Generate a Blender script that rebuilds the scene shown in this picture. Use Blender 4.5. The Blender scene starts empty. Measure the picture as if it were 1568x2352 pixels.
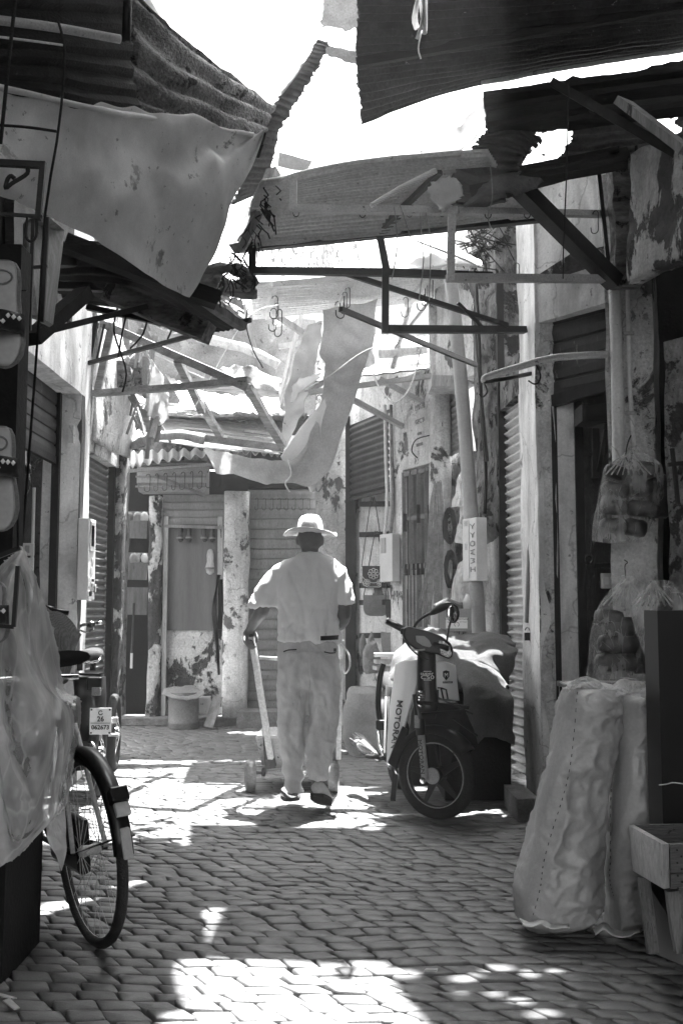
import bpy, bmesh, math, random
import numpy as np
from mathutils import Vector, Matrix, noise as mn
R = math.radians
scene = bpy.context.scene
col = scene.collection
random.seed(7)
# ------------------------------------------------------------------ camera
PITCH = math.atan(224/2400); FPX = 2400.0; CH = 1.17
cd = bpy.data.cameras.new('camera'); cam = bpy.data.objects.new('camera', cd); col.objects.link(cam)
cd.sensor_fit = 'VERTICAL'; cd.sensor_height = 36; cd.lens = FPX/2352*36
cd.clip_start = .05; cd.clip_end = 2000
cam.location = (0, 0, CH); cam.rotation_euler = (math.pi/2+PITCH, 0, 0)
scene.camera = cam
# ------------------------------------------------------------------ light
SUN = Vector((.155, .50, 1.72)).normalized()          # towards the sun
w = bpy.data.worlds.new('World'); scene.world = w; w.use_nodes = True
nt = w.node_tree; bg = nt.nodes['Background']
sky = nt.nodes.new('ShaderNodeTexSky'); sky.sky_type = 'NISHITA'; sky.sun_disc = False
sky.sun_elevation = math.asin(SUN.z); sky.sun_rotation = math.atan2(SUN.x, SUN.y)
sky.dust_density = 4
bw = nt.nodes.new('ShaderNodeRGBToBW')
nt.links.new(sky.outputs[0], bw.inputs[0]); nt.links.new(bw.outputs[0], bg.inputs[0]); bg.inputs[1].default_value = .15
sl = bpy.data.lights.new('sun', 'SUN'); sl.energy = 4.5; sl.angle = R(.5)
so = bpy.data.objects.new('sun', sl); col.objects.link(so); so.location = (2, 6, 20)
so.rotation_euler = SUN.to_track_quat('Z', 'Y').to_euler()
scene.view_settings.view_transform = 'Standard'; scene.view_settings.look = 'None'
scene.view_settings.exposure = 3.25
scene.cycles.max_bounces = 12; scene.cycles.diffuse_bounces = 2; scene.cycles.transparent_max_bounces = 24
# ------------------------------------------------------------------ pixel -> world (display units 1568 x 2352)
cp, sp = math.cos(PITCH), math.sin(PITCH)
def ray(X, Y):
    u = (X-784)/FPX; v = (1176-Y)/FPX
    return Vector((u, cp-v*sp, sp+v*cp))
def P(X, Y, d):
    r = ray(X, Y); return Vector((0, 0, CH)) + r*(d/r.y)
def G(X, Y, z=0):
    r = ray(X, Y); return Vector((0, 0, CH)) + r*((z-CH)/r.z)
def PX(X, d, Y=1400): return P(X, Y, d).x
def ZY(Y, d): return P(784, Y, d).z
def W(X, Y, a, b):
    r = ray(X, Y); n = Vector((b[1]-a[1], a[0]-b[0], 0))
    t = (n.x*a[0]+n.y*a[1])/(n.x*r.x+n.y*r.y); return Vector((0, 0, CH))+r*t
# ------------------------------------------------------------------ materials
MATS = {}
def mat(name, lo, hi=None, scale=6, st=(1, 1, 1), rough=.85, metal=0, bump=.25, bscale=50, patch=None, pamt=.5, pscale=2.2, pst=(1, 1, 1),
        fine=.25, streak=0, transl=0, wave=None, emit=0, spec=.4, crack=0, weave=0):
    m = bpy.data.materials.new(name); m.use_nodes = True; MATS[name] = m
    n = m.node_tree.nodes; L = m.node_tree.links; b = n['Principled BSDF']; out = n['Material Output']
    hi = lo if hi is None else hi
    tc = n.new('ShaderNodeTexCoord').outputs['Object']
    def N(t, **k):
        x = n.new('ShaderNode'+t)
        for a, v in k.items():
            if a in x.inputs: x.inputs[a].default_value = v
            else: setattr(x, a, v)
        return x
    def mp(s):
        x = N('Mapping', Scale=s); L.new(tc, x.inputs[0]); return x.outputs[0]
    def noise(s, stv=(1, 1, 1), det=6, dist=0, r=.6):
        x = N('TexNoise', Scale=s, Detail=det, Distortion=dist, Roughness=r); L.new(mp(stv), x.inputs['Vector']); return x.outputs[0]
    def rng(v, a, bb, c=0., d=1.):
        x = N('MapRange'); x.inputs[1].default_value = a; x.inputs[2].default_value = bb; x.inputs[3].default_value = c; x.inputs[4].default_value = d
        L.new(v, x.inputs[0]); return x.outputs[0]
    def M2(op, a, bb):
        x = N('Math', operation=op)
        for i, v in enumerate((a, bb)):
            if isinstance(v, (int, float)): x.inputs[i].default_value = v
            else: L.new(v, x.inputs[i])
        return x.outputs[0]
    def mixf(f, a, bb):
        x = N('Mix'); L.new(f, x.inputs[0])
        for i, v in ((2, a), (3, bb)):
            if isinstance(v, (int, float)): x.inputs[i].default_value = v
            else: L.new(v, x.inputs[i])
        return x.outputs[0]
    v = rng(noise(scale, st), .3, .7, lo, hi)
    fn = noise(bscale*1.3, st, 3)
    v = M2('MULTIPLY', v, rng(fn, .25, .75, 1-fine, 1+fine))
    h = noise(bscale, st, 5)
    if patch is not None:
        pn = noise(pscale, pst, 9, .3, .68)
        pm = rng(pn, 1-pamt-.012, 1-pamt+.012)
        v = mixf(pm, v, M2('MULTIPLY', rng(noise(scale*2.5), .3, .7, patch*.5, patch*1.5), 1.))
        h = M2('ADD', h, M2('MULTIPLY', pm, -1.2))
        ch = rng(noise(pscale*6, pst, 6, .2, .7), .635, .65); v = M2('MULTIPLY', v, rng(ch, 0, 1, 1, .45)); h = M2('ADD', h, M2('MULTIPLY', ch, -.8))
        if streak or name.startswith('plaster') or name.startswith('render'): v = M2('MULTIPLY', M2('MULTIPLY', v, rng(noise(2.1, (1, 1, .55), 8, .6, .62), .42, .66, 1.08, .5)), rng(noise(5, (2.2, 2.2, .16), 3, .2), .5, .75, 1.0, .72))
    if crack:
        vo = N('TexVoronoi', feature='DISTANCE_TO_EDGE', Scale=crack)
        nn = N('TexNoise', Scale=crack*2.2, Detail=5); L.new(tc, nn.inputs['Vector'])
        mx = N('Mix', data_type='VECTOR'); mx.inputs[0].default_value = .35; L.new(tc, mx.inputs[4]); L.new(nn.outputs['Color'], mx.inputs[5]); L.new(mx.outputs[1], vo.inputs['Vector'])
        cm = rng(vo.outputs['Distance'], 0, .006, .62, 1)
        v = M2('MULTIPLY', v, cm); h = M2('ADD', h, cm)
    if wave:
        wv = N('TexWave', Scale=wave[0], Distortion=wave[1], Detail=3); wv.bands_direction = wave[2]
        wv.inputs['Detail Scale'].default_value = 1.5
        L.new(mp((1, 1, 1)), wv.inputs['Vector']); v = M2('MULTIPLY', v, rng(wv.outputs['Fac'], 0, 1, wave[3], 1)); h = M2('ADD', h, M2('MULTIPLY', wv.outputs['Fac'], .5))
    if weave:
        for dr in 'XZ':
            wv = N('TexWave', Scale=weave, Distortion=1.5); wv.bands_direction = dr; L.new(tc, wv.inputs['Vector'])
            h = M2('ADD', h, M2('MULTIPLY', wv.outputs['Fac'], .5))
            v = M2('MULTIPLY', v, rng(wv.outputs['Fac'], 0, 1, .75, 1.1))
    L.new(v, b.inputs['Base Color'])
    b.inputs['Roughness'].default_value = rough; b.inputs['Metallic'].default_value = metal
    b.inputs['Specular IOR Level'].default_value = spec
    if bump:
        bp = N('Bump', Strength=min(1, bump*2), Distance=.012*bump*4); L.new(h, bp.inputs['Height']); L.new(bp.outputs[0], b.inputs['Normal'])
    if transl:
        t = n.new('ShaderNodeBsdfTranslucent'); L.new(v, t.inputs[0]); ms = n.new('ShaderNodeMixShader'); ms.inputs[0].default_value = transl
        L.new(b.outputs[0], ms.inputs[1]); L.new(t.outputs[0], ms.inputs[2]); L.new(ms.outputs[0], out.inputs[0])
    return m
def plastic(name, clear=.55, val=.8, sc=14, tr=.4, rough=.12, vein=1):
    m = bpy.data.materials.new(name); m.use_nodes = True; n = m.node_tree.nodes; L = m.node_tree.links; b = n['Principled BSDF']; out = n['Material Output']
    b.inputs['Base Color'].default_value = (val, val, val, 1); b.inputs['Roughness'].default_value = rough; b.inputs['Specular IOR Level'].default_value = .8
    tc = n.new('ShaderNodeTexCoord'); mp = n.new('ShaderNodeMapping'); mp.inputs['Scale'].default_value = (1.3, 1.3, .55); L.new(tc.outputs['Object'], mp.inputs[0])
    no = n.new('ShaderNodeTexNoise'); no.inputs['Scale'].default_value = sc*.6; no.inputs['Detail'].default_value = 5; L.new(mp.outputs[0], no.inputs[0])
    mx = n.new('ShaderNodeMix'); mx.data_type = 'VECTOR'; mx.inputs[0].default_value = .05; L.new(mp.outputs[0], mx.inputs[4]); L.new(no.outputs['Color'], mx.inputs[5])
    hs = []; es = []
    for k in (1, 2.7):
        vo = n.new('ShaderNodeTexVoronoi'); vo.inputs['Scale'].default_value = sc*k; vo.distance = 'MANHATTAN'; L.new(mx.outputs[1], vo.inputs['Vector']); hs.append(vo.outputs['Distance'])
        ve = n.new('ShaderNodeTexVoronoi'); ve.feature = 'DISTANCE_TO_EDGE'; ve.inputs['Scale'].default_value = sc*k*.8; L.new(mx.outputs[1], ve.inputs['Vector']); es.append(ve.outputs['Distance'])
    def ma(op, a, c):
        x = n.new('ShaderNodeMath'); x.operation = op
        for i, v in enumerate((a, c)):
            if isinstance(v, (int, float)): x.inputs[i].default_value = v
            else: L.new(v, x.inputs[i])
        return x.outputs[0]
    h = ma('ADD', hs[0], ma('MULTIPLY', hs[1], .35))
    bp = n.new('ShaderNodeBump'); bp.inputs['Strength'].default_value = .9; bp.inputs['Distance'].default_value = .03*vein; L.new(h, bp.inputs['Height']); L.new(bp.outputs[0], b.inputs['Normal'])
    t = n.new('ShaderNodeBsdfTranslucent'); t.inputs[0].default_value = (val, val, val, 1); L.new(bp.outputs[0], t.inputs[1])
    m1 = n.new('ShaderNodeMixShader'); m1.inputs[0].default_value = tr; L.new(b.outputs[0], m1.inputs[1]); L.new(t.outputs[0], m1.inputs[2])
    tp = n.new('ShaderNodeBsdfTransparent'); m2 = n.new('ShaderNodeMixShader')
    mr = n.new('ShaderNodeMapRange'); L.new(no.outputs[0], mr.inputs[0]); mr.inputs[1].default_value = .35; mr.inputs[2].default_value = .65; mr.inputs[3].default_value = max(0, clear-.22); mr.inputs[4].default_value = min(1, clear+.22)
    mr2 = n.new('ShaderNodeMapRange'); L.new(es[0], mr2.inputs[0]); mr2.inputs[1].default_value = 0; mr2.inputs[2].default_value = .03; mr2.inputs[3].default_value = .8; mr2.inputs[4].default_value = 1
    L.new(ma('MULTIPLY', mr.outputs[0], mr2.outputs[0]), m2.inputs[0]); L.new(m1.outputs[0], m2.inputs[1]); L.new(tp.outputs[0], m2.inputs[2]); L.new(m2.outputs[0], out.inputs[0])
    return m
paving = mat('paving_stone', .085, .165, 5, bump=.12, bscale=140, fine=.2, rough=.55, spec=.5)
dirt = mat('joint_dirt', .03, .06, 20, bump=.4)
plaster = mat('plaster_white', .56, .8, 3, patch=.13, pamt=.42, pscale=2.6, pst=(1, 1, .7), crack=1.7, bump=.4, bscale=45)
plaster_peel = mat('plaster_peeling', .52, .75, 4, patch=.07, pamt=.5, pscale=3.6, pst=(1, 1, .6), bump=.6, bscale=40)
plaster_clean = mat('plaster_smooth', .74, .9, 2, patch=.3, pamt=.34, pscale=2.4, bump=.2, crack=1.1, fine=.12)
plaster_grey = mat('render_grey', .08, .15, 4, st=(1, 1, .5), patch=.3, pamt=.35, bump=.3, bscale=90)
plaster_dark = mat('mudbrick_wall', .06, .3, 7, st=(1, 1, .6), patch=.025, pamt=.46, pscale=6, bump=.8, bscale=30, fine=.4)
wood = mat('wood_old', .14, .3, 7, st=(3, 3, .35), bump=.3, bscale=50, rough=.8, patch=.05, pamt=.33, pscale=6, pst=(2, 2, .4))
wood_pale = mat('wood_pale', .3, .5, 8, st=(3, 3, .4), bump=.25, bscale=50, patch=.14, pamt=.36, pscale=6, pst=(2, 2, .4))
wood_x = mat('wood_beam', .16, .38, 7, st=(.35, 3, 3), bump=.3, bscale=40, patch=.07, pamt=.35, pscale=6, pst=(.4, 2, 2))
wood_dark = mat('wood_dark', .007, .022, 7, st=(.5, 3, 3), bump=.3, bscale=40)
bark = mat('palm_trunk', .06, .26, 10, st=(.6, 2, 2), bump=.9, bscale=25, patch=.03, pamt=.42, pscale=8)
steel_dark = mat('steel_dark', .006, .02, 10, rough=.5, metal=.2, bump=.15, bscale=90, patch=.08, pamt=.3, pscale=12)
steel_grey = mat('steel_grey', .36, .5, 8, rough=.55, metal=.2, bump=.12, bscale=90, patch=.1, pamt=.36, pscale=9)
chrome = mat('chrome', .7, .8, 5, rough=.15, metal=1, bump=.02)
rust = mat('rusty_sheet', .05, .16, 5, st=(1, 1, 1), rough=.7, metal=.2, bump=.3, patch=.26, pamt=.34, pscale=7)
zinc = mat('zinc_sheet', .5, .66, 3, st=(1, 1, 1), rough=.6, metal=.3, bump=.06, patch=.2, pamt=.27, pscale=5)
zinc_dark = mat('zinc_sheet_dark', .12, .22, 4, rough=.65, metal=.2, bump=.2, patch=.4, pamt=.3, pscale=9)
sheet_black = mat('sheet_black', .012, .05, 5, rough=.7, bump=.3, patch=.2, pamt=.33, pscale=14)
shut_dark = mat('shutter_dark', .03, .08, 4, st=(1, 1, .5), rough=.5, metal=.3, bump=.1, patch=.2, pamt=.34, pscale=5, pst=(3, 3, .7))
shut_mid = mat('shutter_grey', .15, .26, 3, st=(2, 2, .4), rough=.6, metal=.2, bump=.12, patch=.1, pamt=.34, pscale=4, pst=(3, 3, .5))
shut_pale = mat('shutter_pale', .24, .4, 4, rough=.5, metal=.2, bump=.15, patch=.1, pamt=.36, pscale=6)
asbestos = mat('fibre_cement', .1, .34, 6, bump=.6, bscale=60, patch=.06, pamt=.42, pscale=9, fine=.4)
black = mat('black_paint', .004, .008, 5, rough=.35, bump=.02, fine=.1)
blackmatt = mat('black_rubber', .006, .016, 20, rough=.8, bump=.2, bscale=120)
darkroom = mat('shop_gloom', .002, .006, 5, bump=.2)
whitepaint = mat('white_paint', .8, .86, 3, rough=.35, bump=.01, fine=.03, spec=.5)
whiteplas = mat('white_plastic', .55, .7, 4, rough=.4, bump=.03, fine=.06)
greyplas = mat('grey_plastic', .3, .42, 5, rough=.5, bump=.05, fine=.1)
tyre = mat('tyre_rubber', .01, .02, 30, rough=.75, bump=.3, bscale=150)
shirtm = mat('shirt_cotton', .8, .88, 5, rough=.95, bump=.12, bscale=220, fine=.1, st=(1, 1, 2.5))
trousm = mat('trouser_linen', .5, .66, 7, rough=.95, bump=.14, bscale=160, fine=.14, st=(2, 2, .6))
skin = mat('skin', .10, .17, 8, rough=.5, bump=.08, bscale=160, fine=.1)
hatm = mat('straw_hat', .72, .82, 12, rough=.8, bump=.2, bscale=60, fine=.08, wave=(38, 1, 'Z', .72))
canvas = mat('canvas_cloth', .52, .9, 2.6, rough=.95, bump=.1, bscale=120, transl=.25, patch=.4, pamt=.4, pscale=2.6, fine=.08)
tarp = mat('white_tarp', .7, .85, 3, rough=.8, bump=.1, transl=.7, fine=.05)
tarp_old = mat('old_tarp', .16, .4, 2.5, rough=.8, bump=.2, transl=.3, patch=.1, pamt=.36, pscale=3)
tarp_g = mat('thin_cloth', .5, .75, 4, rough=.9, bump=.15, transl=.55, fine=.1)
burlap = mat('burlap', .2, .34, 5, rough=1, bump=.5, bscale=90, weave=70, fine=.2)
burlap_t = mat('jute_band', .6, .8, 4, rough=1, bump=.3, weave=55, transl=.55, fine=.15)
sackm = mat('woven_sack', .36, .46, 5, rough=.42, bump=.12, bscale=60, fine=.1, spec=.7)
card = mat('cardboard', .26, .34, 5, bump=.06, fine=.08, wave=(18, .2, 'X', .93))
leather = mat('leather', .015, .04, 12, rough=.35, bump=.2)
leather_g = mat('leather_grey', .16, .24, 20, rough=.6, bump=.3, bscale=120)
cable = mat('cable_grey', .14, .3, 20, rough=.5, bump=.05)
rope = mat('rope_pale', .5, .7, 20, bump=.2)
ply = mat('plywood', .11, .17, 3, st=(3, 3, .25), bump=.1, fine=.12)
crate_w = mat('crate_wood', .32, .55, 5, st=(3, .5, .4), bump=.3, patch=.1, pamt=.36, pscale=5, pst=(3, 1, .4))
boxw = mat('box_wood', .1, .16, 5, st=(.4, 1, 3), bump=.3, patch=.04, pamt=.4)
brick = mat('brick_paint', .4, .6, 9, bump=.3)
glass = mat('lens_glass', .5, .8, 25, rough=.08, metal=.85, bump=.3, bscale=70)
mirror = mat('mirror_glass', .8, .85, 3, rough=.03, metal=1, bump=0)
stone = mat('kerb_stone', .12, .24, 8, bump=.5)
film = plastic('clear_film', .56, .97, 9, .45, .06, .12)
film2 = plastic('bag_film', .8, .9, 16, .3, .06)
film3 = plastic('bag_white', .18, .85, 20, .5, .25)
# ------------------------------------------------------------------ mesh builder
def frame(t, up=Vector((0, 0, 1))):
    t = t.normalized()
    if abs(t.dot(up)) > .97: up = Vector((0, 1, 0))
    a = t.cross(up).normalized(); b = a.cross(t).normalized(); return a, b
class MB:
    def __init__(s): s.v = []; s.f = []
    def add(s, vs, fs):
        o = len(s.v); s.v += [tuple(x) for x in vs]; s.f += [tuple(i+o for i in f) for f in fs]; return s
    def box(s, c, sz, rz=0, mtx=None):
        c = Vector(c); m = mtx if mtx is not None else Matrix.Rotation(rz, 3, 'Z')
        vs = [c+m @ Vector((sz[0]*i/2, sz[1]*j/2, sz[2]*k/2)) for i in (-1, 1) for j in (-1, 1) for k in (-1, 1)]
        return s.add(vs, [(0, 1, 3, 2), (4, 6, 7, 5), (0, 4, 5, 1), (2, 3, 7, 6), (0, 2, 6, 4), (1, 5, 7, 3)])
    def bar(s, a, b, w, h=None, up=(0, 0, 1), w2=None, seg=1, jit=0):
        a = Vector(a); b = Vector(b); h = h or w; x, y = frame(b-a, Vector(up)); vs = []; fs = []
        n = seg+1
        for i in range(n):
            t = i/seg; k = 1 if w2 is None else 1+(w2/w-1)*t; p = a.lerp(b, t)
            if jit: p = p+x*random.uniform(-jit, jit)+y*random.uniform(-jit, jit)
            for sx, sy in ((-1, -1), (1, -1), (1, 1), (-1, 1)): vs.append(p+x*sx*w/2*k+y*sy*h/2*k)
        for i in range(seg):
            for j in range(4): fs.append((i*4+j, i*4+(j+1) % 4, i*4+4+(j+1) % 4, i*4+4+j))
        fs += [(3, 2, 1, 0), tuple(seg*4+j for j in range(4))]
        return s.add(vs, fs)
    def tube(s, pts, r, n=8, closed=False, cap=True):
        pts = [Vector(p) for p in pts]; m = len(pts); vs = []; fs = []
        rr = r if isinstance(r, (list, tuple)) else [r]*m
        up = Vector((0, 0, 1)); prev = None
        for i, p in enumerate(pts):
            if closed: t = pts[(i+1) % m]-pts[i-1]
            else: t = pts[min(i+1, m-1)]-pts[max(i-1, 0)]
            if t.length < 1e-9: t = Vector((0, 0, 1))
            t.normalize()
            if prev is None: a, b = frame(t)
            else:
                a = prev-t*prev.dot(t)
                if a.length < 1e-6: a, b = frame(t)
                else: a.normalize(); b = a.cross(t).normalized()
            prev = a
            for k in range(n):
                q = 2*math.pi*k/n; vs.append(p+(a*math.cos(q)+b*math.sin(q))*rr[i])
        for i in range(m if closed else m-1):
            j = (i+1) % m
            for k in range(n): fs.append((i*n+k, i*n+(k+1) % n, j*n+(k+1) % n, j*n+k))
        if cap and not closed: fs += [tuple(range(n))[::-1], tuple((m-1)*n+k for k in range(n))]
        return s.add(vs, fs)
    def rings(s, rings, cap=True, closed=True):
        n = len(rings[0]); vs = [p for r in rings for p in r]; fs = []
        for i in range(len(rings)-1):
            for k in range(n if closed else n-1): fs.append((i*n+k, i*n+(k+1) % n, (i+1)*n+(k+1) % n, (i+1)*n+k))
        if cap: fs += [tuple(range(n))[::-1], tuple((len(rings)-1)*n+k for k in range(n))]
        return s.add(vs, fs)
    def ell(s, rows, n=24, pw=2.3, cap=True):
        """rows: (center Vector, half width vector, half depth vector)"""
        rg = []
        for c, a, b in rows:
            r = []
            for k in range(n):
                q = 2*math.pi*k/n; cx, sx = math.cos(q), math.sin(q)
                r.append(c+a*math.copysign(abs(cx)**(2/pw), cx)+b*math.copysign(abs(sx)**(2/pw), sx))
            rg.append(r)
        return s.rings(rg, cap)
    def prism(s, poly, ext):
        n = len(poly); ext = Vector(ext); poly = [Vector(p) for p in poly]
        return s.add(poly+[p+ext for p in poly], [tuple(range(n)), tuple(range(2*n-1, n-1, -1))]+[(i, i+n, (i+1) % n+n, (i+1) % n) for i in range(n)])
    def lathe(s, c, prof, n=24, axis=None):
        c = Vector(c); ax = Vector(axis or (0, 0, 1)).normalized(); a, b = frame(ax, Vector((0, 1, 0)) if abs(ax.y) < .9 else Vector((0, 0, 1)))
        return s.rings([[c+ax*z+(a*math.cos(2*math.pi*k/n)+b*math.sin(2*math.pi*k/n))*r for k in range(n)] for r, z in prof])
    def disp(s, amp, sc, seed=0, st=(1, 1, 1), v0=0, ridge=0):
        for i in range(v0, len(s.v)):
            p = Vector(s.v[i]); q = Vector((p.x*sc*st[0]+seed, p.y*sc*st[1], p.z*sc*st[2]))
            nv = mn.noise_vector(q)+.5*mn.noise_vector(q*2.1)
            if ridge:
                r = 1-abs(mn.noise(q*1.3+Vector((9, 1, 4))))*2.4; nv = nv+Vector((.3, -1, .2))*r*ridge
            s.v[i] = tuple(p+nv*amp)
        return s
    def build(s, name, m, parent=None, smooth=False, solid=0, sub=0, bevel=0, angle=None, wn=False):
        o = Vector((0, 0, 0)); 
        if parent is not None: o = wloc(parent)
        me = bpy.data.meshes.new(name); me.from_pydata([tuple(Vector(v)-o) for v in s.v], [], s.f); me.validate()
        if smooth:
            me.polygons.foreach_set('use_smooth', [True]*len(me.polygons))
        me.materials.append(m)
        ob = bpy.data.objects.new(name, me); col.objects.link(ob)
        if parent is not None: ob.parent = parent
        if bevel:
            b = ob.modifiers.new('b', 'BEVEL'); b.width = bevel; b.segments = 2; b.limit_method = 'ANGLE'
        if sub:
            b = ob.modifiers.new('s', 'SUBSURF'); b.levels = b.render_levels = sub
        if solid:
            b = ob.modifiers.new('t', 'SOLIDIFY'); b.thickness = solid; b.offset = 0
        return ob
def wloc(o):
    l = Vector(o.location)
    while o.parent: o = o.parent; l += o.location
    return l
def tag(o, label=None, cat=None, group=None, kind=None):
    if label: o['label'] = label
    if cat: o['category'] = cat
    if group: o['group'] = group
    if kind: o['kind'] = kind
    return o
def thing(name, label, cat, loc=(0, 0, 0), group=None):
    o = bpy.data.objects.new(name, None); col.objects.link(o); o.location = loc; o.empty_display_size = .1
    return tag(o, label, cat, group)
def one(mb, name, m, label, cat, group=None, **k):
    """single-mesh thing, origin at base centre"""
    a = np.array(mb.v); base = Vector((a[:, 0].mean(), a[:, 1].mean(), a[:, 2].min()))
    mb.v = [tuple(Vector(v)-base) for v in mb.v]
    o = mb.build(name, m, **k); o.location = base
    return tag(o, label, cat, group)
def dup(root, off, label=None):
    r = root.copy(); col.objects.link(r); r.location = Vector(root.location)+Vector(off)
    if label: r['label'] = label
    for ch in list(root.children):
        c = ch.copy(); col.objects.link(c); c.parent = r
        for g in ch.children:
            d = g.copy(); col.objects.link(d); d.parent = c
    return r
def cr(p0, p1, p2, p3, t):
    return .5*((2*p1)+(-p0+p2)*t+(2*p0-5*p1+4*p2-p3)*t*t+(-p0+3*p1-3*p2+p3)*t**3)
def spl(pts, n):
    pts = [Vector(p) for p in pts]; m = len(pts)-1; out = []
    for i in range(n+1):
        t = i/n*m; k = min(int(t), m-1); t -= k
        out.append(cr(pts[max(k-1, 0)], pts[k], pts[k+1], pts[min(k+2, m)], t))
    return out
def PP(l): return [P(*q) for q in l]
def sheet(grid, nu, nv, amp=0, sc=5, seed=0, corr=0, cn=20, along='u', st=(1, 1, 1), ridge=0, rag=0, mb=None):
    """grid rows of world points; nu along row, nv across rows; corr: corrugation amplitude"""
    rows = [spl(r, nu) for r in grid]
    cols = [spl([rows[j][i] for j in range(len(rows))], nv) for i in range(nu+1)]
    mb = mb or MB(); v0 = len(mb.v); vs = []
    for i in range(nu+1):
        for j in range(nv+1):
            p = cols[i][j]
            if rag and (i in (0, nu) or j in (0, nv)):
                p = p+mn.noise_vector(Vector((i*.7+seed, j*.7, 3)))*rag
            if corr:
                du = cols[min(i+1, nu)][j]-cols[max(i-1, 0)][j]; dv = cols[i][min(j+1, nv)]-cols[i][max(j-1, 0)]
                n = du.cross(dv)
                if n.length > 0: n.normalize()
                t = i/nu if along == 'u' else j/nv
                p = p+n*corr*math.sin(2*math.pi*cn*t)
            vs.append(p)
    mb.add(vs, [(i*(nv+1)+j, (i+1)*(nv+1)+j, (i+1)*(nv+1)+j+1, i*(nv+1)+j+1) for i in range(nu) for j in range(nv)])
    if amp: mb.disp(amp, sc, seed, st, v0, ridge)
    return mb
def slab(a, b, z0, z1, t=.15, res=.09, amp=.01, seed=0, mb=None, lean=0):
    """wall between plan points a,b; front = left side of a->b ; displaced front"""
    mb = mb or MB(); a = Vector((*a, 0)); b = Vector((*b, 0)); d = (b-a); L = d.length; d.normalize(); n = Vector((-d.y, d.x, 0))
    nu = max(1, int(L/res)); nv = max(1, int((z1-z0)/res)); vs = []
    for i in range(nu+1):
        for j in range(nv+1):
            z = z0+(z1-z0)*j/nv; p = a+d*(L*i/nu)+Vector((0, 0, z))+n*lean*(z-z0)
            q = Vector((p.x*3+seed, p.y*3, p.z*2.2))
            k = mn.noise(q)+.5*mn.noise(q*2.7)
            p += n*(amp*k-.004) + (d*(amp*.8*mn.noise(q*1.7+Vector((5, 5, 5)))) if i in (0, nu) else Vector((0, 0, 0)))
            vs.append(p)
    o = len(vs)
    fs = [(i*(nv+1)+j, (i+1)*(nv+1)+j, (i+1)*(nv+1)+j+1, i*(nv+1)+j+1) for i in range(nu) for j in range(nv)]
    # rim to the back
    rim = [i*(nv+1) for i in range(nu+1)]+[nu*(nv+1)+j for j in range(1, nv+1)]+[i*(nv+1)+nv for i in range(nu-1, -1, -1)]+[j for j in range(nv-1, 0, -1)]
    for k in rim: vs.append(vs[k]-n*t)
    m = len(rim)
    for k in range(m): fs.append((rim[k], o+k, o+(k+1) % m, rim[(k+1) % m]))
    fs.append(tuple(o+k for k in range(m)))
    return mb.add(vs, fs)
def shutter(a, b, z0, z1, pitch=.08, amp=.012, style='sin', sag=0, mb=None, seed=0):
    mb = mb or MB(); a = Vector((*a, 0)); b = Vector((*b, 0)); d = (b-a); L = d.length; d.normalize(); n = Vector((-d.y, d.x, 0))
    ns = max(1, round((z1-z0)/pitch)); prof = []
    for i in range(ns):
        z = z0+(z1-z0)*i/ns; h = (z1-z0)/ns
        if style == 'sin': prof += [(z+h*q, amp*math.sin(2*math.pi*q)) for q in (0, .17, .33, .5, .67, .83)]
        else: prof += [(z, -amp), (z+h*.05, -amp), (z+h*.1, 0), (z+h*.5, amp*.4), (z+h*.9, 0), (z+h*.95, -amp)]
    prof.append((z1, 0))
    nu = max(2, int(L/.15)); vs = []
    for i in range(nu+1):
        for z, o in prof:
            t = i/nu; j = .002*mn.noise(Vector((t*3+seed, z*2, 1)))
            vs.append(a+d*L*t+Vector((0, 0, z+sag*math.sin(math.pi*t)))+n*(o+j))
    m = len(prof)
    return mb.add(vs, [(i*m+j, (i+1)*m+j, (i+1)*m+j+1, i*m+j+1) for i in range(nu) for j in range(m-1)])
def bez_hang(a, b, sag, n=12):
    a = Vector(a); b = Vector(b); return [a.lerp(b, i/n)-Vector((0, 0, sag*4*(i/n)*(1-i/n))) for i in range(n+1)]
def text(s, size, m, mtx, name='lettering', parent=None, ext=.0015, bold=.0, sx=1):
    c = bpy.data.curves.new('t', 'FONT'); c.body = s; c.size = size; c.extrude = ext; c.offset = bold; c.align_x = 'CENTER'; c.align_y = 'CENTER'; c.resolution_u = 3
    o = bpy.data.objects.new('t', c); col.objects.link(o)
    bpy.context.view_layer.update()
    me = bpy.data.meshes.new_from_object(o.evaluated_get(bpy.context.evaluated_depsgraph_get()))
    bpy.data.objects.remove(o); me.name = name
    off = wloc(parent) if parent is not None else Vector((0, 0, 0))
    for v in me.vertices: v.co = mtx @ Vector((v.co.x*sx, v.co.y, v.co.z))-off
    me.materials.clear(); me.materials.append(m)
    ob = bpy.data.objects.new(name, me); col.objects.link(ob)
    if parent is not None: ob.parent = parent
    return ob
def face_m(o, xd, yd):
    """matrix placing text: x along xd, y along yd"""
    x = Vector(xd).normalized(); y = Vector(yd); y = (y-x*y.dot(x)).normalized(); z = x.cross(y)
    m = Matrix((x, y, z)).transposed().to_4x4(); m.translation = Vector(o); return m
def project(ob, target, solid=.0012, off=.002):
    """press flat lettering onto the surface of a mesh builder as seen along the lettering's own normal"""
    from mathutils.bvhtree import BVHTree
    bv = BVHTree.FromPolygons([Vector(v) for v in target.v], [list(f) for f in target.f]); o = wloc(ob.parent) if ob.parent else Vector()
    ce = Vector((0, 0, CH))
    for v in ob.data.vertices:
        p = v.co+o; d = (p-ce).normalized(); h = bv.ray_cast(ce, d)[0]
        if h is not None: v.co = h-d*off-o
    q = ob.modifiers.new('t', 'SOLIDIFY'); q.thickness = solid; q.offset = 0
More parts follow.
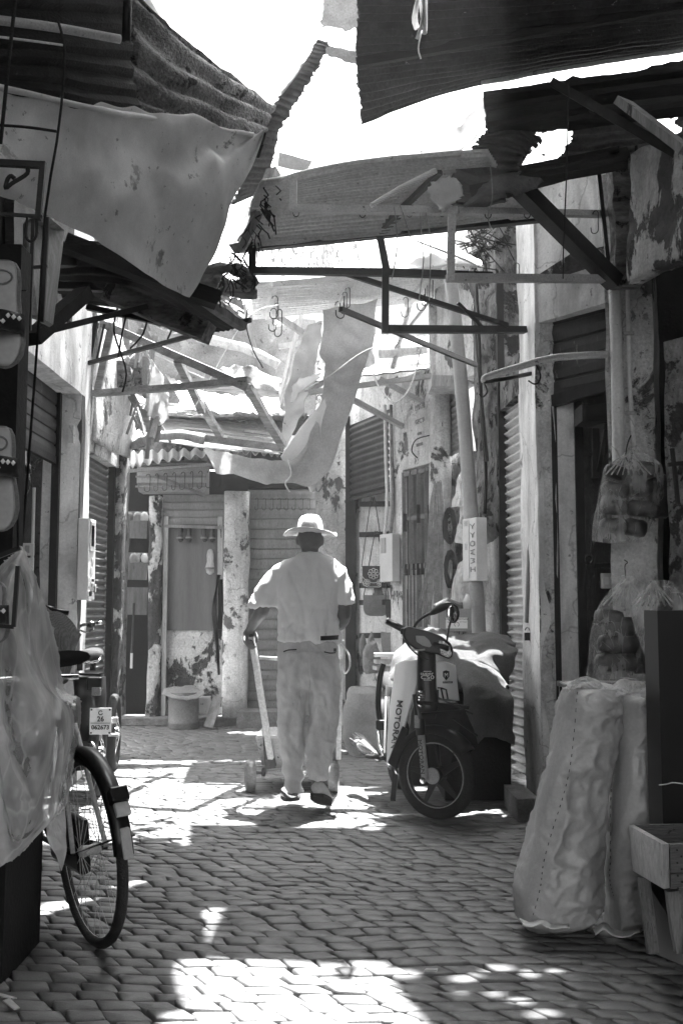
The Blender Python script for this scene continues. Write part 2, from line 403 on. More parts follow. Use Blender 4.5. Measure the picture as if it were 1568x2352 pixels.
def crumple(p, sx=7, sy=7, sz=5, sh=1.5, lim=.22, seed=0):
    q = Vector((p.x*sx+sh*p.z+seed, p.y*sy, p.z*sz-sh*p.x)); q = q+mn.noise_vector(q*.9)*.35
    d = mn.voronoi(q)[0]; return min(d[1]-d[0], lim)/lim
def remesh(mb, voxel, fn=None, name='m', smooth_it=2):
    me = bpy.data.meshes.new(name); me.from_pydata([tuple(v) for v in mb.v], [], mb.f); o = bpy.data.objects.new('tmp', me); col.objects.link(o)
    r = o.modifiers.new('r', 'REMESH'); r.mode = 'VOXEL'; r.voxel_size = voxel
    if smooth_it: q = o.modifiers.new('s', 'SMOOTH'); q.iterations = smooth_it; q.factor = .5
    bpy.context.view_layer.update()
    m2 = bpy.data.meshes.new_from_object(o.evaluated_get(bpy.context.evaluated_depsgraph_get()))
    bpy.data.objects.remove(o)
    out = MB(); out.v = [v.co.copy() for v in m2.vertices]; nr = [v.normal.copy() for v in m2.vertices]; out.f = [tuple(p.vertices) for p in m2.polygons]
    if fn: out.v = [p+n*fn(p) for p, n in zip(out.v, nr)]
    out.v = [tuple(p) for p in out.v]
    return out
# ------------------------------------------------------------------ ground
g = MB().add([(-60, -30, -.022), (60, -30, -.022), (60, 90, -.022), (-60, 90, -.022)], [(0, 1, 2, 3)])
tag(g.build('ground', dirt), kind='structure')
def pavers():
    mb = MB(); rnd = random.Random(3); PY = .076; y = 2.35; row = 0
    while y < 11.4:
        x = -3.4+rnd.uniform(0, .1)
        py = PY*rnd.uniform(.93, 1.07)
        while x < 3.2:
            wd = rnd.choice((.105, .12, .135))*rnd.uniform(.93, 1.08)
            sh = -.45*(y-5); gx = .007; gy = .006
            def warp(px, py_):
                q = Vector((px*1.3, py_*1.3, 0)); return (px+.035*mn.noise(q+Vector((7, 0, 0))), py_+.05*mn.noise(q)+.012*mn.noise(q*4))
            x0, x1, y0, y1 = x+gx/2, x+wd-gx/2, y+gy/2, y+py-gy/2
            sl = -.45*py+rnd.uniform(-.012, .012); c = .0065
            out = [(x0+c, y0), (x1-c*.6, y0), (x1, y0+c*.7), (x1+sl, y1-c), (x1+sl-c, y1), (x0+sl+c*.6, y1), (x0+sl, y1-c*.7), (x0, y0+c)]
            mx, my = (x0+x1+sl)/2, (y0+y1)/2
            tilt = (rnd.uniform(-.035, .035), rnd.uniform(-.05, .05)); hz = rnd.uniform(-.004, .003)
            vs = []
            for kk, z in ((1., -.02), (1.0, -.0045), (.93, .0)):
                for px, py_ in out:
                    qx, qy = mx+(px-mx)*kk+sh, my+(py_-my)*(kk if kk == 1 else .87); wx, wy = warp(qx, qy)
                    vs.append((wx+rnd.uniform(-.0015, .0015), wy, z+hz+.006*mn.noise(Vector((px*2.2+sh, py_*2.2, 1)))+(px-mx)*tilt[0]+(py_-my)*tilt[1]))
            wx, wy = warp(mx+sh, my); vs.append((wx, wy, .0009+hz+.006*mn.noise(Vector((mx*2.2+sh, my*2.2, 1)))))
            fs = []
            for k in range(8):
                j = (k+1) % 8; fs += [(k, j, 8+j, 8+k), (8+k, 8+j, 16+j, 16+k), (16+k, 16+j, 24)]
            if -3.0 < wx < 2.6: mb.add(vs, fs)
            x += wd
        y += py; row += 1
    return mb
tag(pavers().build('paving', paving, smooth=True), kind='structure')
def pl(X, d, Y=1300): return (PX(X, d, Y), d)
# ------------------------------------------------------------------ left building
lb = thing('shop_building', 'whitewashed shop building on the left with a stucco pillar and two roller shutters', 'building', (-2.2, 6.5, 0))
LX = pl(180, 7.15)[0]
C1 = (LX, 7.15); C2 = (LX-.02, 7.5); C3 = (LX-.02, 8.5)
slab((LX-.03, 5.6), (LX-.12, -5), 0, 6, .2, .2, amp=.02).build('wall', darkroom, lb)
zs = 2.66
slab((LX, 7.15), (LX, 5.6), zs, 4.6, .2, amp=.012).build('wall', plaster_clean, lb)
slab((LX+.03, 6.75), (LX+.03, 5.5), 3.05, 4.6, .05).build('darkening_board', wood_dark, lb)  # near-black board added to darken the upper wall here
slab(C2, C1, 0, 4.6, .25, amp=.01).build('pillar', plaster_clean, lb)
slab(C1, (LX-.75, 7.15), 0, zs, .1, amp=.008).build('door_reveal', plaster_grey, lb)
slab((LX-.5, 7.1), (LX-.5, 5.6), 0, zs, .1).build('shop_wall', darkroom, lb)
o = shutter((LX-.16, 7.13), (LX-.16, 5.62), 2.2, zs, .1, .01, 'flat').build('roller_shutter', shut_dark, lb)
MB().bar((LX-.17, 7.12, 2.19), (LX-.17, 5.62, 2.19), .035, .05).build('bottom_bar', steel_dark, o)
MB().bar((LX-.16, 7.12, 0), (LX-.16, 7.12, 2.66), .05).build('guide_rail', steel_dark, lb)
MB().tube([(LX-.3, 7.1, 2.), (LX-.3, 7.1, .8)], .012).build('conduit', whiteplas, lb)
# opening 2
zt = 2.32
slab(C3, C2, zt, 4.0, .25, amp=.02, lean=.03).build('wall', plaster, lb)
shutter((LX-.1, 8.48), (LX-.1, 7.5), .05, zt, .056, .02, 'sin').build('roller_shutter', shut_mid, lb, smooth=True)
MB().bar((LX-.06, 8.42, 0), (LX-.06, 8.42, zt), .05, .05).build('guide_rail', steel_dark, lb)
m = MB(); n = 16
rows = []
for X0, X1, Y in ((243, 275, 1700), (246, 272, 1600), (252, 278, 1500), (248, 284, 1400), (256, 286, 1250), (262, 290, 1150), (266, 298, 1050), (268, 300, 1000)):
    a, b = P(X0, Y, 8.55), P(X1, Y, 8.55); a.z = b.z = P(X0, Y, 8.55).z
    rows.append(((a+b)/2, (b-a)/2, Vector((0, .1, 0))))
rows[0][0].z = -.01
m.ell(rows, 16, 3).disp(.012, 9).build('corner_post', plaster_peel, lb, smooth=True)
# plaster overhang over the second shutter, curving out to the alley
m = sheet([PP([(212, 760, 7.55), (262, 740, 8.0), (306, 880, 8.5)]), PP([(212, 900, 7.55), (262, 880, 8.0), (306, 960, 8.5)]), PP([(214, 1010, 7.55), (255, 1035, 8.0), (298, 1050, 8.5)])], 14, 14, .02, 3)
m.build('wall_bulge', plaster, lb, smooth=True, solid=.04)
# ------------------------------------------------------------------ back building
bb = thing('shop_building', 'low shop row closing the far end of the alley behind the man, with peeling posts', 'building', (-.9, 11, 0))
B = 11.0
def bx(X, d=B): return pl(X, d)
def bz(Y, d=B): return ZY(Y, d)
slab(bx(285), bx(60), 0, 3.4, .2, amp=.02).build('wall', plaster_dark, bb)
slab(bx(760, 11.9), bx(250, 11.9), 0, 2.75, .1).build('shop_wall', darkroom, bb)
for i, (X0, X1, YT, mt, dd) in enumerate(((340, 371, 1140, plaster_peel, 10.95), (512, 570, 1128, plaster, 10.85), (722, 806, 700, plaster, 10.7))):
    a, b = bx(X0, dd), bx(X1, dd); rr = []
    zt_ = bz(YT, dd)
    for k in range(11):
        z = zt_*k/10; c = Vector(((a[0]+b[0])/2+.02*mn.noise(Vector((i, z*2, 0))), dd+.08, z)); wd = (b[0]-a[0])/2*(1+.12*mn.noise(Vector((z*2, i*3, 2)))+(.25 if k == 0 and i == 0 else 0))
        rr.append((c, Vector((wd, 0, 0)), Vector((0, .1, 0))))
    MB().ell(rr, 20, 4).disp(.012, 8, i).build('post', mt, bb, smooth=True)
slab(bx(724, 11.05), bx(568, 11.05), bz(1120, 11), 2.85, .15).build('lintel', wood_dark, bb)
shutter(bx(724, 11.0), bx(568, 11.0), .12, bz(1124), .105, .014, 'flat').build('roller_shutter', shut_mid, bb)
slab(bx(575), bx(280), bz(1070), 2.95, .3, amp=.02).build('lintel', plaster_dark, bb)
# plywood door panel shop
shutter(bx(514, 11.03), bx(372, 11.03), bz(1206), bz(1135), .08, .012, 'flat').build('roller_shutter', shut_mid, bb)
slab(bx(513, 11.1), bx(371, 11.1), 0, bz(1446), .1, amp=.012).build('parapet', plaster_peel, bb)
slab(bx(500, 11.07), bx(384, 11.07), bz(1448), bz(1204), .05, amp=.002).build('door_panel', ply, bb)
MB().bar((bx(380)[0], 11.02, 0), (bx(380)[0], 11.02, 2.15), .045).build('door_frame', wood_pale, bb)
MB().bar((bx(505)[0], 11.04, bz(1330)), (bx(504)[0], 11.04, 2.15), .05).build('door_frame', wood_pale, bb)
MB().bar((bx(376, 10.98)[0], 10.99, bz(1208, 10.98)), (bx(512, 10.98)[0], 10.99, bz(1212, 10.98)), .03).build('door_frame', wood, bb)
MB().box((bx(430)[0], 10.95, .035), (2.6, .5, .07)).disp(.01, 5).build('doorstep', stone, bb)
MB().box((bx(650)[0], 10.7, .08), (.85, .4, .16)).disp(.01, 5).build('doorstep', stone, bb)
# shutter housing
h0 = bx(325, 10.8); h1 = bx(478, 10.8)
m = MB().rings([[Vector((x, 10.7-.22*a_, bz(1105)+.16*b_)) for a_, b_ in ((-.6, 1), (.5, 1), (1, .5), (1, -.5), (.5, -1), (-.6, -1))] for x in (h0[0], h1[0])]); m.build('shutter_housing', shut_pale, bb)
for zf in (.11, -.02, -.12):
    MB().bar((h0[0]-.01, 10.47, bz(1105)+zf), (h1[0]+.01, 10.47, bz(1105)+zf), .018).build('seam', shut_mid, bb)
# ------------------------------------------------------------------ right buildings
rb = thing('shop_building', 'crumbling right hand shop row with metal folding door, pipe and corrugated shutter', 'building', (1.2, 8.6, 0))
q = {k: pl(*v) for k, v in dict(a=(1195, 6.95), b=(1150, 7.6), c=(1090, 8.1), d=(1040, 8.5), e=(1000, 8.8), f=(895, 9.6), g=(800, 10.5)).items()}
HT = 4.2
# leather bag shop (between post and wall)
shutter(q['f'], q['g'], ZY(1140, 10), ZY(958, 10), .065, .012, 'sin').build('roller_shutter', shut_dark, rb, smooth=True)
slab(q['f'], q['g'], ZY(958, 10), ZY(840, 10), .2).build('wall', plaster, rb)
e0 = (q['f'][0]+.1, q['f'][1]+.25); zc_ = ZY(1130, 10)
MB().prism([(*q['f'], zc_), (*q['g'], zc_), (q['g'][0]+.3, q['g'][1]+.6, zc_), (q['f'][0]+.4, q['f'][1]+.6, zc_)], (0, 0, .05)).build('ceiling', wood_dark, rb)
e0 = (q['f'][0]+.1, q['f'][1]+.25); e1 = (q['g'][0]-.2, q['g'][1]+.5)
slab(e0, e1, 0, ZY(1130, 10), .1).build('shop_wall', plaster, rb)
for Y in (1158, 1228, 1345, 1384, 1460, 1535):
    a = P(828, Y, 10.35); b = P(893, Y-1, 9.75); MB().bar(a, b, .035, .05).build('hanging_rail', wood_dark, rb)
MB().bar((q['g'][0]+.02, q['g'][1], 0), (q['g'][0]+.02, q['g'][1], ZY(958, 10.5)), .1).build('guide_rail', steel_dark, rb)
slab((1.75, 8.7), (.3, 11.2), 0, 2.2, .1).build('shop_wall', darkroom, rb)
# wall with folding door
slab(q['e'], q['f'], ZY(1075, 9.2), ZY(860, 9.2), .2, amp=.02).build('wall', plaster, rb)
slab(pl(925, 9.35), q['f'], 0, ZY(1075, 9.4), .2, amp=.02).build('wall', plaster, rb)
fd = MB(); a0, b0 = pl(998, 8.85), pl(928, 9.33)
A = Vector((*a0, 0)); Bv = Vector((*b0, 0)); dv = Bv-A; nn = Vector((-dv.y, dv.x, 0)).normalized()
z1 = ZY(1078, 9.1)
MB().prism([A-nn*.03, Bv-nn*.03, Bv-nn*.03+Vector((0, 0, z1)), A-nn*.03+Vector((0, 0, z1))], -nn*.02).build('folding_door', zinc_dark, rb)
fdo = rb.children[-1]
for k in range(5):
    p = A+dv*(k/4); MB().bar(p, p+Vector((0, 0, z1)), .035, .03).build('door_stile', zinc_dark, fdo)
for zz in (z1-.02, z1-.42, z1-.85, 1.0, .1):
    MB().bar(A+Vector((0, 0, zz))-nn*.005, Bv+Vector((0, 0, zz))-nn*.005, .03, .04).build('door_rail', zinc_dark, fdo)
for k in range(9):
    p = A+dv*((k+.5)/9); MB().bar(p+nn*0, p+Vector((0, 0, z1-.88)), .012, .02).build('door_slat', steel_grey, fdo)
for k in range(7):
    p = A+dv*((k+.6)/7.4)+nn*.012; MB().box(p+Vector((0, 0, 1.52)), (.03, .012, .1)).build('hinge', steel_dark, fdo)
for k, zz in ((.1, 1.98), (.45, 2.0), (.9, 1.94), (.15, .95), (.95, .9)):
    MB().box(A+dv*k+nn*.02+Vector((0, 0, zz)), (.03, .02, .16)).build('hinge', steel_dark, fdo)
# white post + narrow shutter
pm_ = MB(); rr = []
for Y, X0, X1 in ((1560, 985, 1030), (1400, 985, 1032), (1250, 985, 1034), (1120, 986, 1036), (1000, 988, 1036), (890, 990, 1034), (760, 984, 1050), (690, 985, 1060)):
    a, b = P(X0, Y, 8.75), P(X1, Y, 8.75); rr.append(((a+b)/2+Vector((0, .1, 0)), Vector(((b-a).x/2, 0, 0)), Vector((0, .1, 0))))
rr.insert(0, (Vector((rr[0][0].x, 8.85, 0)), rr[0][1], rr[0][2]))
pm_.ell(rr, 20, 4).disp(.02, 6).build('post', plaster, rb, smooth=True)
slab(q['c'], q['e'], ZY(885, 8.5), HT, .2, amp=.03).build('wall', plaster, rb)
MB().box(P(1035, 884, 8.5)+Vector((-.02, .0, 0)), (.3, .3, .09)).disp(.01, 6).build('shelf_ledge', wood_pale, rb)
shutter(pl(1062, 8.5), pl(1032, 8.9), ZY(1040, 8.6), ZY(890, 8.6), .055, .01, 'sin').build('roller_shutter', shut_mid, rb, smooth=True)
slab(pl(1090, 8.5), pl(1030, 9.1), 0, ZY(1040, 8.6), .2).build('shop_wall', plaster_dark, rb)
# mud brick wall behind pipe
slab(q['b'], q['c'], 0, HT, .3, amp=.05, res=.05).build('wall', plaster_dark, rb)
slab(pl(1143, 7.66), pl(1106, 7.95), 0.02, ZY(1190, 7.8), .04, amp=.02, seed=3).build('plaster_patch', plaster, rb)
# corrugated shutter
sa, sb = pl(1212, 6.98), pl(1155, 7.6)
shutter((sa[0]+.03, sa[1]), (sb[0]+.03, sb[1]), .05, 2.62, .062, .021, 'sin').build('roller_shutter', zinc, rb, smooth=True)
for (c_, w_) in ((sb, .05),): MB().bar((*c_, 0), (*c_, 3.6), w_, .07).build('guide_rail', steel_dark, rb)
slab(pl(1195, 6.95), pl(1142, 7.7), 2.62, 2.9, .2).build('lintel', plaster_dark, rb)
# near-right building : pillars, door, wall above
nb = thing('shop_building', 'near right shop with pale stucco pillars round a half raised dark shutter', 'building', (1.5, 6.3, 0))
pc = pl(1236, 6.38); pe = pl(1272, 6.36); ps = pl(1196, 6.97)
slab((pc[0], pc[1]), ps, 0, 3.85, .25, amp=.015).build('pillar', plaster_clean, nb)
slab((pe[0]+.02, pe[1]), pc, 0, 2.95, .25, amp=.012).build('pillar', plaster, nb)
# door recess : shutter roll on top, panel and inner wall behind
da, db = pl(1425, 5.98), pl(1280, 6.33)
shutter((da[0], da[1]+.04), (db[0], db[1]+.04), ZY(905, 6.2), ZY(640, 6.2), .115, .014, 'flat').build('roller_shutter', shut_dark, nb)
sh_ = nb.children[-1]
MB().bar((da[0], da[1]+.02, ZY(897, 6.2)), (db[0], db[1]+.02, ZY(910, 6.2)), .05, .07).build('bottom_bar', steel_dark, sh_)
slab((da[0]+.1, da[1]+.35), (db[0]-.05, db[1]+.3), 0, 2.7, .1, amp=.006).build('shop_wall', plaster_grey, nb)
for X in (1278, 1335): 
    p = pl(X, 6.36); MB().bar((p[0], p[1]+.02, 0), (p[0], p[1]+.02, 2.45), .035 if X < 1300 else .05).build('door_frame', steel_dark, nb)
a, b = pl(1283, 6.42), pl(1330, 6.38)
slab(b, a, .02, 2.4, .03, amp=.002).build('door', plaster_clean, nb)
slab(pl(1405, 5.95), pl(1236, 6.4), 2.95, 3.8, .3, amp=.012).build('wall', plaster_clean, nb)
MB().prism([P(1232, 655, 6.3), P(1400, 600, 5.9), P(1400, 575, 5.9), P(1300, 600, 6.1), P(1232, 640, 6.3)], (0, -.12, 0)).disp(.015, 7).build('lintel', plaster_peel, nb)
slab(pl(1512, 5.8), pl(1402, 5.9), 0, 3.7, .3, amp=.02).build('pillar', plaster, nb)
slab(pl(1620, 6.3), pl(1470, 6.3), 0, 3.6, .2).build('shop_wall', darkroom, nb)
slab(pl(1900, 4.6), pl(1535, 5.3), 0, 2.55, .3, amp=.03).build('wall', plaster_dark, nb)
m = sheet([PP([(1600, 330, 4.6), (1520, 330, 4.9), (1462, 350, 5.2)]), PP([(1600, 470, 4.6), (1520, 480, 4.9), (1458, 520, 5.2)]), PP([(1600, 575, 4.6), (1520, 620, 4.9), (1455, 650, 5.2)])], 16, 16, .02, 4, 2)
m.build('upper_wall', plaster_peel, nb, smooth=True, solid=.08)
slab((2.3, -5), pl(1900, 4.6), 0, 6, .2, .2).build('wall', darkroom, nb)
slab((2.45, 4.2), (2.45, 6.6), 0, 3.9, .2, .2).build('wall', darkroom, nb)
MB().box((pl(1200, 5.95)[0], 6.15, .06), (.12, .5, .13)).disp(.01, 6).build('doorstep', stone, nb)
# ------------------------------------------------------------------ unseen cover added over the near street, cut to shape the sun patches
from mathutils.geometry import tessellate_polygon
def up6(X, Y, z=6.0):
    p = G(X, Y); return p+SUN*(z/SUN.z)
def holed(outer, holes, t=.03):
    mb = MB(); polys = [outer]+holes; flat = [p for q_ in polys for p in q_]
    tris = tessellate_polygon([[Vector(p) for p in q_] for q_ in polys]); n = len(flat)
    mb.add(flat, tris); mb.add([Vector(p)+Vector((0, 0, t)) for p in flat], tris); o = 0
    for q_ in polys:
        m = len(q_)
        vs = list(q_)+[Vector(p)+Vector((0, 0, t)) for p in q_]
        mb.add(vs, [(i, (i+1) % m, (i+1) % m+m, i+m) for i in range(m)])
    return mb
def rough(poly, amp, step=.12):
    out = []; m = len(poly); rn = random.Random(5)
    for i in range(m):
        a = Vector(poly[i]); b = Vector(poly[(i+1) % m]); k = max(1, int((b-a).length/step))
        for j in range(k): 
            p = a.lerp(b, j/k)
            out.append(p+Vector((rn.uniform(-amp, amp), rn.uniform(-amp, amp), 0)))
    return out
def ellh(X, Y, a, b):
    c = up6(X, Y); ex = up6(X+a, Y)-c; ey = up6(X, Y-b)-c; ey = ey*1.3
    return [c+ex*math.cos(k*math.pi/4)*random.uniform(.8, 1.15)+ey*math.sin(k*math.pi/4)*random.uniform(.8, 1.15) for k in range(8)]
P2 = [(410, 2200), (560, 2205), (700, 2212), (800, 2213), (812, 2203), (885, 2205), (880, 2222), (940, 2224), (968, 2233), (960, 2245), (897, 2246), (902, 2264), (935, 2295), (985, 2345), (1060, 2450), (1100, 2800), (320, 2800), (378, 2352), (384, 2328), (428, 2325), (430, 2290), (408, 2278)]
h2 = rough([up6(*p) for p in P2], .012)
edge = [up6(435, 1940), up6(435, 1894), up6(560, 1896), up6(700, 1900), up6(800, 1902), up6(862, 1907), up6(885, 1893)]
x_r = edge[-1]
outer = [Vector((-4, -5, 6)), Vector((4.5, -5, 6)), Vector((4.5, 7.8, 6)), Vector((x_r.x-.12, 7.8, 6))]+edge[::-1]+[Vector((-1.2, edge[0].y, 6)), Vector((-1.25, 8.3, 6)), Vector((-4, 8.3, 6))]
win = [Vector((-.78, 5.45, 6)), Vector((.06, 5.45, 6)), Vector((.08, 6.3, 6)), Vector((-.3, 6.5, 6)), Vector((-.6, 6.3, 6))]
holes = [h2, win]
for a in ((1068, 2243, 42, 5), (1140, 2223, 42, 4), (1216, 2236, 18, 6), (1275, 2229, 16, 4), (1060, 2277, 16, 3), (1135, 2281, 24, 4), (1195, 2298, 28, 5), (1245, 2330, 40, 5), (985, 2020, 92, 5), (870, 2013, 26, 2)):
    holes.append(ellh(*a))
one(holed(outer, holes), 'unseen_shade_cover', wood_dark, 'unseen cover added high above the near alley, its holes shaped for the sun patches', 'shade cover')
# ------------------------------------------------------------------ upper left
m = sheet([PP([(240, -25, 4.85), (500, -25, 4.85), (752, -25, 4.85)]), PP([(330, 20, 5.), (540, 20, 5.), (742, 20, 5.)]), PP([(470, 128, 5.4), (600, 120, 5.4), (718, 110, 5.4)]), PP([(616, 245, 5.9), (622, 247, 5.95), (630, 244, 5.95)])], 28, 28, .012, 6, 1, rag=.01)
one(m, 'roof_tarp', tarp, 'bright white translucent tarp glowing with sun at the top left of the sky gap', 'tarp', smooth=True, solid=.003)
m = sheet([PP([(716, 80, 5.5), (690, 140, 5.6), (650, 200, 5.8), (600, 300, 6.1), (560, 400, 6.4), (535, 470, 6.6)]), PP([(752, 92, 5.5), (735, 150, 5.6), (694, 215, 5.8), (640, 310, 6.1), (618, 400, 6.4), (600, 440, 6.6)])], 150, 6, .01, 5, 2, corr=.018, cn=30, along='u', rag=.02)
one(m, 'corrugated_strip', zinc_dark, 'narrow ragged strip of corrugated roofing hanging at the left edge of the sky', 'roof sheet', smooth=True, solid=.004)
m = sheet([PP([(295, -25, 4.8), (450, 108, 5.1), (628, 243, 5.7)]), PP([(210, -25, 4.7), (350, 150, 4.8), (615, 285, 5.5)]), PP([(110, -25, 4.6), (250, 220, 4.7), (590, 345, 5.1)])], 26, 70, .012, 6, 3, corr=.028, cn=4, along='v', rag=.01)
one(m, 'fibre_roof_sheet', asbestos, 'mottled grey fibre cement sheet sloping under the bright tarp at upper left', 'roof sheet', smooth=True, solid=.012)
m = sheet([PP([(-60, -60, 3.9), (130, -60, 4.1), (300, -60, 4.4)]), PP([(-60, 120, 4.1), (150, 130, 4.3), (300, 150, 4.6)]), PP([(-60, 250, 4.2), (160, 280, 4.4), (330, 320, 4.7)])], 10, 40, .01, 5, 4, corr=.012, cn=9, along='v')
one(m, 'roof_boards', wood_dark, 'dark roof boards in the top left corner behind the grey pipe', 'roof boards', solid=.02)
one(MB().tube(spl(PP([(-40, 42, 3.6), (120, 62, 3.7), (276, 90, 3.85)]), 12), .017, 10), 'roof_pipe', steel_grey, 'grey horizontal pipe across the top left corner', 'pipe', smooth=True)
one(MB().tube(PP([(296, -40, 3.86), (290, 95, 3.87)]), .018, 10), 'roof_post', steel_dark, 'dark upright pipe stub meeting the grey horizontal pipe', 'pipe', smooth=True)
m = sheet([PP([(738, -20, 8.5), (785, -20, 8.5), (832, -20, 8.5)]), PP([(742, 30, 8.6), (785, 36, 8.6), (830, 30, 8.6)]), PP([(738, 62, 8.7), (785, 70, 8.7), (828, 68, 8.7)])], 12, 12, .02, 5, 1, rag=.03)
one(m, 'perforated_tarp', tarp_old, 'thin worn tarp piece at the very top of the sky gap', 'tarp', smooth=True, solid=.003)
m = sheet([PP([(712, 92, 8), (760, 108, 8), (830, 112, 8)]), PP([(722, 108, 8), (765, 135, 8), (828, 150, 8)])], 16, 8, .02, 5, 6, rag=.03)
one(m, 'perforated_tarp', tarp_old, 'narrow tattered tarp strip crossing the sky gap below the top piece', 'tarp', smooth=True, solid=.003)
# sagging canvas
cv = thing('canvas_awning', 'sagging mottled grey canvas awning hanging in a triangle at upper left', 'awning', P(300, 400, 4.2))
m = sheet([PP([(-60, 180, 3.3), (200, 240, 3.75), (400, 274, 4.3), (560, 300, 4.75), (608, 302, 4.9)]),
           PP([(-60, 240, 3.34), (190, 285, 3.77), (390, 315, 4.3), (540, 335, 4.72), (604, 318, 4.9)]),
           PP([(-60, 330, 3.36), (170, 400, 3.76), (370, 440, 4.28), (500, 450, 4.65), (572, 395, 4.85)]),
           PP([(-60, 400, 3.38), (130, 470, 3.75), (330, 560, 4.28), (450, 570, 4.6), (520, 520, 4.8)]),
           PP([(-60, 430, 3.4), (110, 492, 3.75), (290, 600, 4.2), (400, 668, 4.55), (430, 684, 4.7)])], 110, 70, .03, 3.0, 5, ridge=.6)
tip = P(608, 302, 4.9)
for i_ in range(len(m.v)):
    p_ = Vector(m.v[i_]); dd_ = p_-tip; an_ = math.atan2(dd_.z, -dd_.x); ln_ = dd_.length
    k_ = .03*math.sin(an_*17+1.5*mn.noise(p_*2))*math.exp(-((ln_-.45)/.5)**2)+.022*math.sin(p_.z*9+p_.x*3+2*mn.noise(p_*1.5))*(1 if ln_ > .8 else ln_/.8)
    m.v[i_] = tuple(p_+Vector((.2, -1, .1))*k_)
m.build('canvas', canvas, cv, smooth=True, solid=.002)
MB().tube(spl(PP([(-60, 186, 3.29), (200, 246, 3.74), (400, 280, 4.29), (580, 310, 4.8)]), 24), .012, 8).disp(.004, 9).build('hem', canvas, cv, smooth=True)
one(MB().tube(spl(PP([(606, 305, 4.9), (590, 360, 4.95), (600, 330, 4.9)]), 8), .012).disp(.01, 20), 'rag_knot', wood_dark, 'dark knotted rag at the right tip of the canvas awning', 'rag')
# twigs, rags & beam right of canvas
m = MB()
m.bar(P(630, 395, 5.9), P(545, 570, 5.6), .07, .06, seg=6, jit=.006)
one(m, 'roof_beam', wood, 'rough slanting beam end wrapped with rags right of the canvas', 'beam')
m = MB(); rn = random.Random(4)
for k in range(46):
    x = rn.uniform(505, 625); y = 690-(x-505)*1.9+rn.uniform(-60, 50) if x < 600 else rn.uniform(400, 500); y = max(395, min(640, y))
    a = P(x, y, 5.5+rn.uniform(-.2, .2)); L_ = rn.uniform(.05, .16); pts = [a]
    for j in range(3): pts.append(pts[-1]+Vector((rn.uniform(-.03, .03), rn.uniform(-.02, .02), -L_/3)))
    m.tube(pts, rn.uniform(.002, .006), 4)
tag(one(m, 'rag_fringe', wood_dark, 'tattered dark twigs and rags hanging off the roof edge beside the canvas', 'rags'), kind='stuff')
# twisted log under awning
m = MB().tube(spl(PP([(460, 640, 6.3), (510, 615, 6.3), (545, 620, 6.3), (580, 645, 6.3), (530, 655, 6.3), (490, 640, 6.3)]), 20), [.03+.02*math.sin(k*.6)**2 for k in range(21)], 8).tube(spl(PP([(440, 628, 6.4), (520, 668, 6.4), (590, 672, 6.4)]), 8), .035, 8).disp(.012, 12)
one(m, 'twisted_log', bark, 'twisted bundle of bark logs below the tip of the canvas', 'log', smooth=True)
# ------------------------------------------------------------------ top right big roof
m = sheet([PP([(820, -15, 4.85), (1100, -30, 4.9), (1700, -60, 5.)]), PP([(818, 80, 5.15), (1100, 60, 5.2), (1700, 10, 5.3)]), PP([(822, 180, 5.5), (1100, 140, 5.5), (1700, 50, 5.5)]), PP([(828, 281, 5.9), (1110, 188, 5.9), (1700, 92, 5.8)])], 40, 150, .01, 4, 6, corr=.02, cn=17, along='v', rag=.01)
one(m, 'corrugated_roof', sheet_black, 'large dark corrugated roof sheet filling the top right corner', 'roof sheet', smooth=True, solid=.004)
one(MB().bar(P(818, 145, 5.33), P(1700, -10, 5.2), .03, .05), 'roof_batten', wood_dark, 'thin batten across the underside of the large corrugated roof', 'batten')
m = MB()
for k in range(7): m.tube(spl([P(965+random.uniform(-10, 14), -20, 4.6), P(962+random.uniform(-14, 16), 40, 4.65), P(968+random.uniform(-14, 10), 80+random.uniform(-30, 30), 4.7)], 6), .008, 5)
m.tube(spl(PP([(968, 70, 4.7), (960, 110, 4.7), (966, 135, 4.7)]), 6), .004, 5)
one(m, 'rag_knot', tarp_g, 'pale knotted rag dangling under the large corrugated roof', 'rag', smooth=True)
one(MB().tube(spl(PP([(1105, 190, 5.7), (1250, 165, 5.7), (1400, 140, 5.7), (1700, 95, 5.6)]), 20), .012, 8), 'edge_rod', steel_grey, 'pale rod along the bright slit below the large corrugated roof', 'rod', smooth=True)
# planks and broken sheets below
def plank(x0, y0, x1, y1, d0, d1, w_, label, mt=wood_dark, th=.03, jit=.004):
    return one(MB().bar(P(x0, y0, d0), P(x1, y1, d1), w_, th, seg=6, jit=jit), 'roof_plank', mt, label, 'plank', 'planks of the broken right roof')
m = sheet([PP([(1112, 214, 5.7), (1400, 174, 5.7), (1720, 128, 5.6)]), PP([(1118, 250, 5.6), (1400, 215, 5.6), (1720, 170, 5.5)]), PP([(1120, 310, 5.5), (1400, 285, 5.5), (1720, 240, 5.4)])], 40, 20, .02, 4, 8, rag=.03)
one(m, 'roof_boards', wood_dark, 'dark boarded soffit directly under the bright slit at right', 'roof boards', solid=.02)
rp = [(1110, 232, 1720, 150, 5.4, 5.2, .14, 'upper blackened plank directly under the bright slit at right'),
      (1115, 262, 1720, 175, 5.4, 5.2, .13, 'second blackened plank below the bright slit at right'),
      (1120, 300, 1350, 262, 5.3, 5.2, .12, 'short dark plank over the broken corrugated piece'),
      (1300, 285, 1720, 228, 5.1, 4.9, .11, 'long brown plank running out of the right edge'),
      (1080, 440, 1440, 372, 5.3, 5.1, .1, 'dark plank resting on the post head at right'),
      (1150, 402, 1420, 350, 5.5, 5.4, .08, 'thin plank seen through the hole of the right roof')]
for a in rp: plank(*a[:7], a[7])
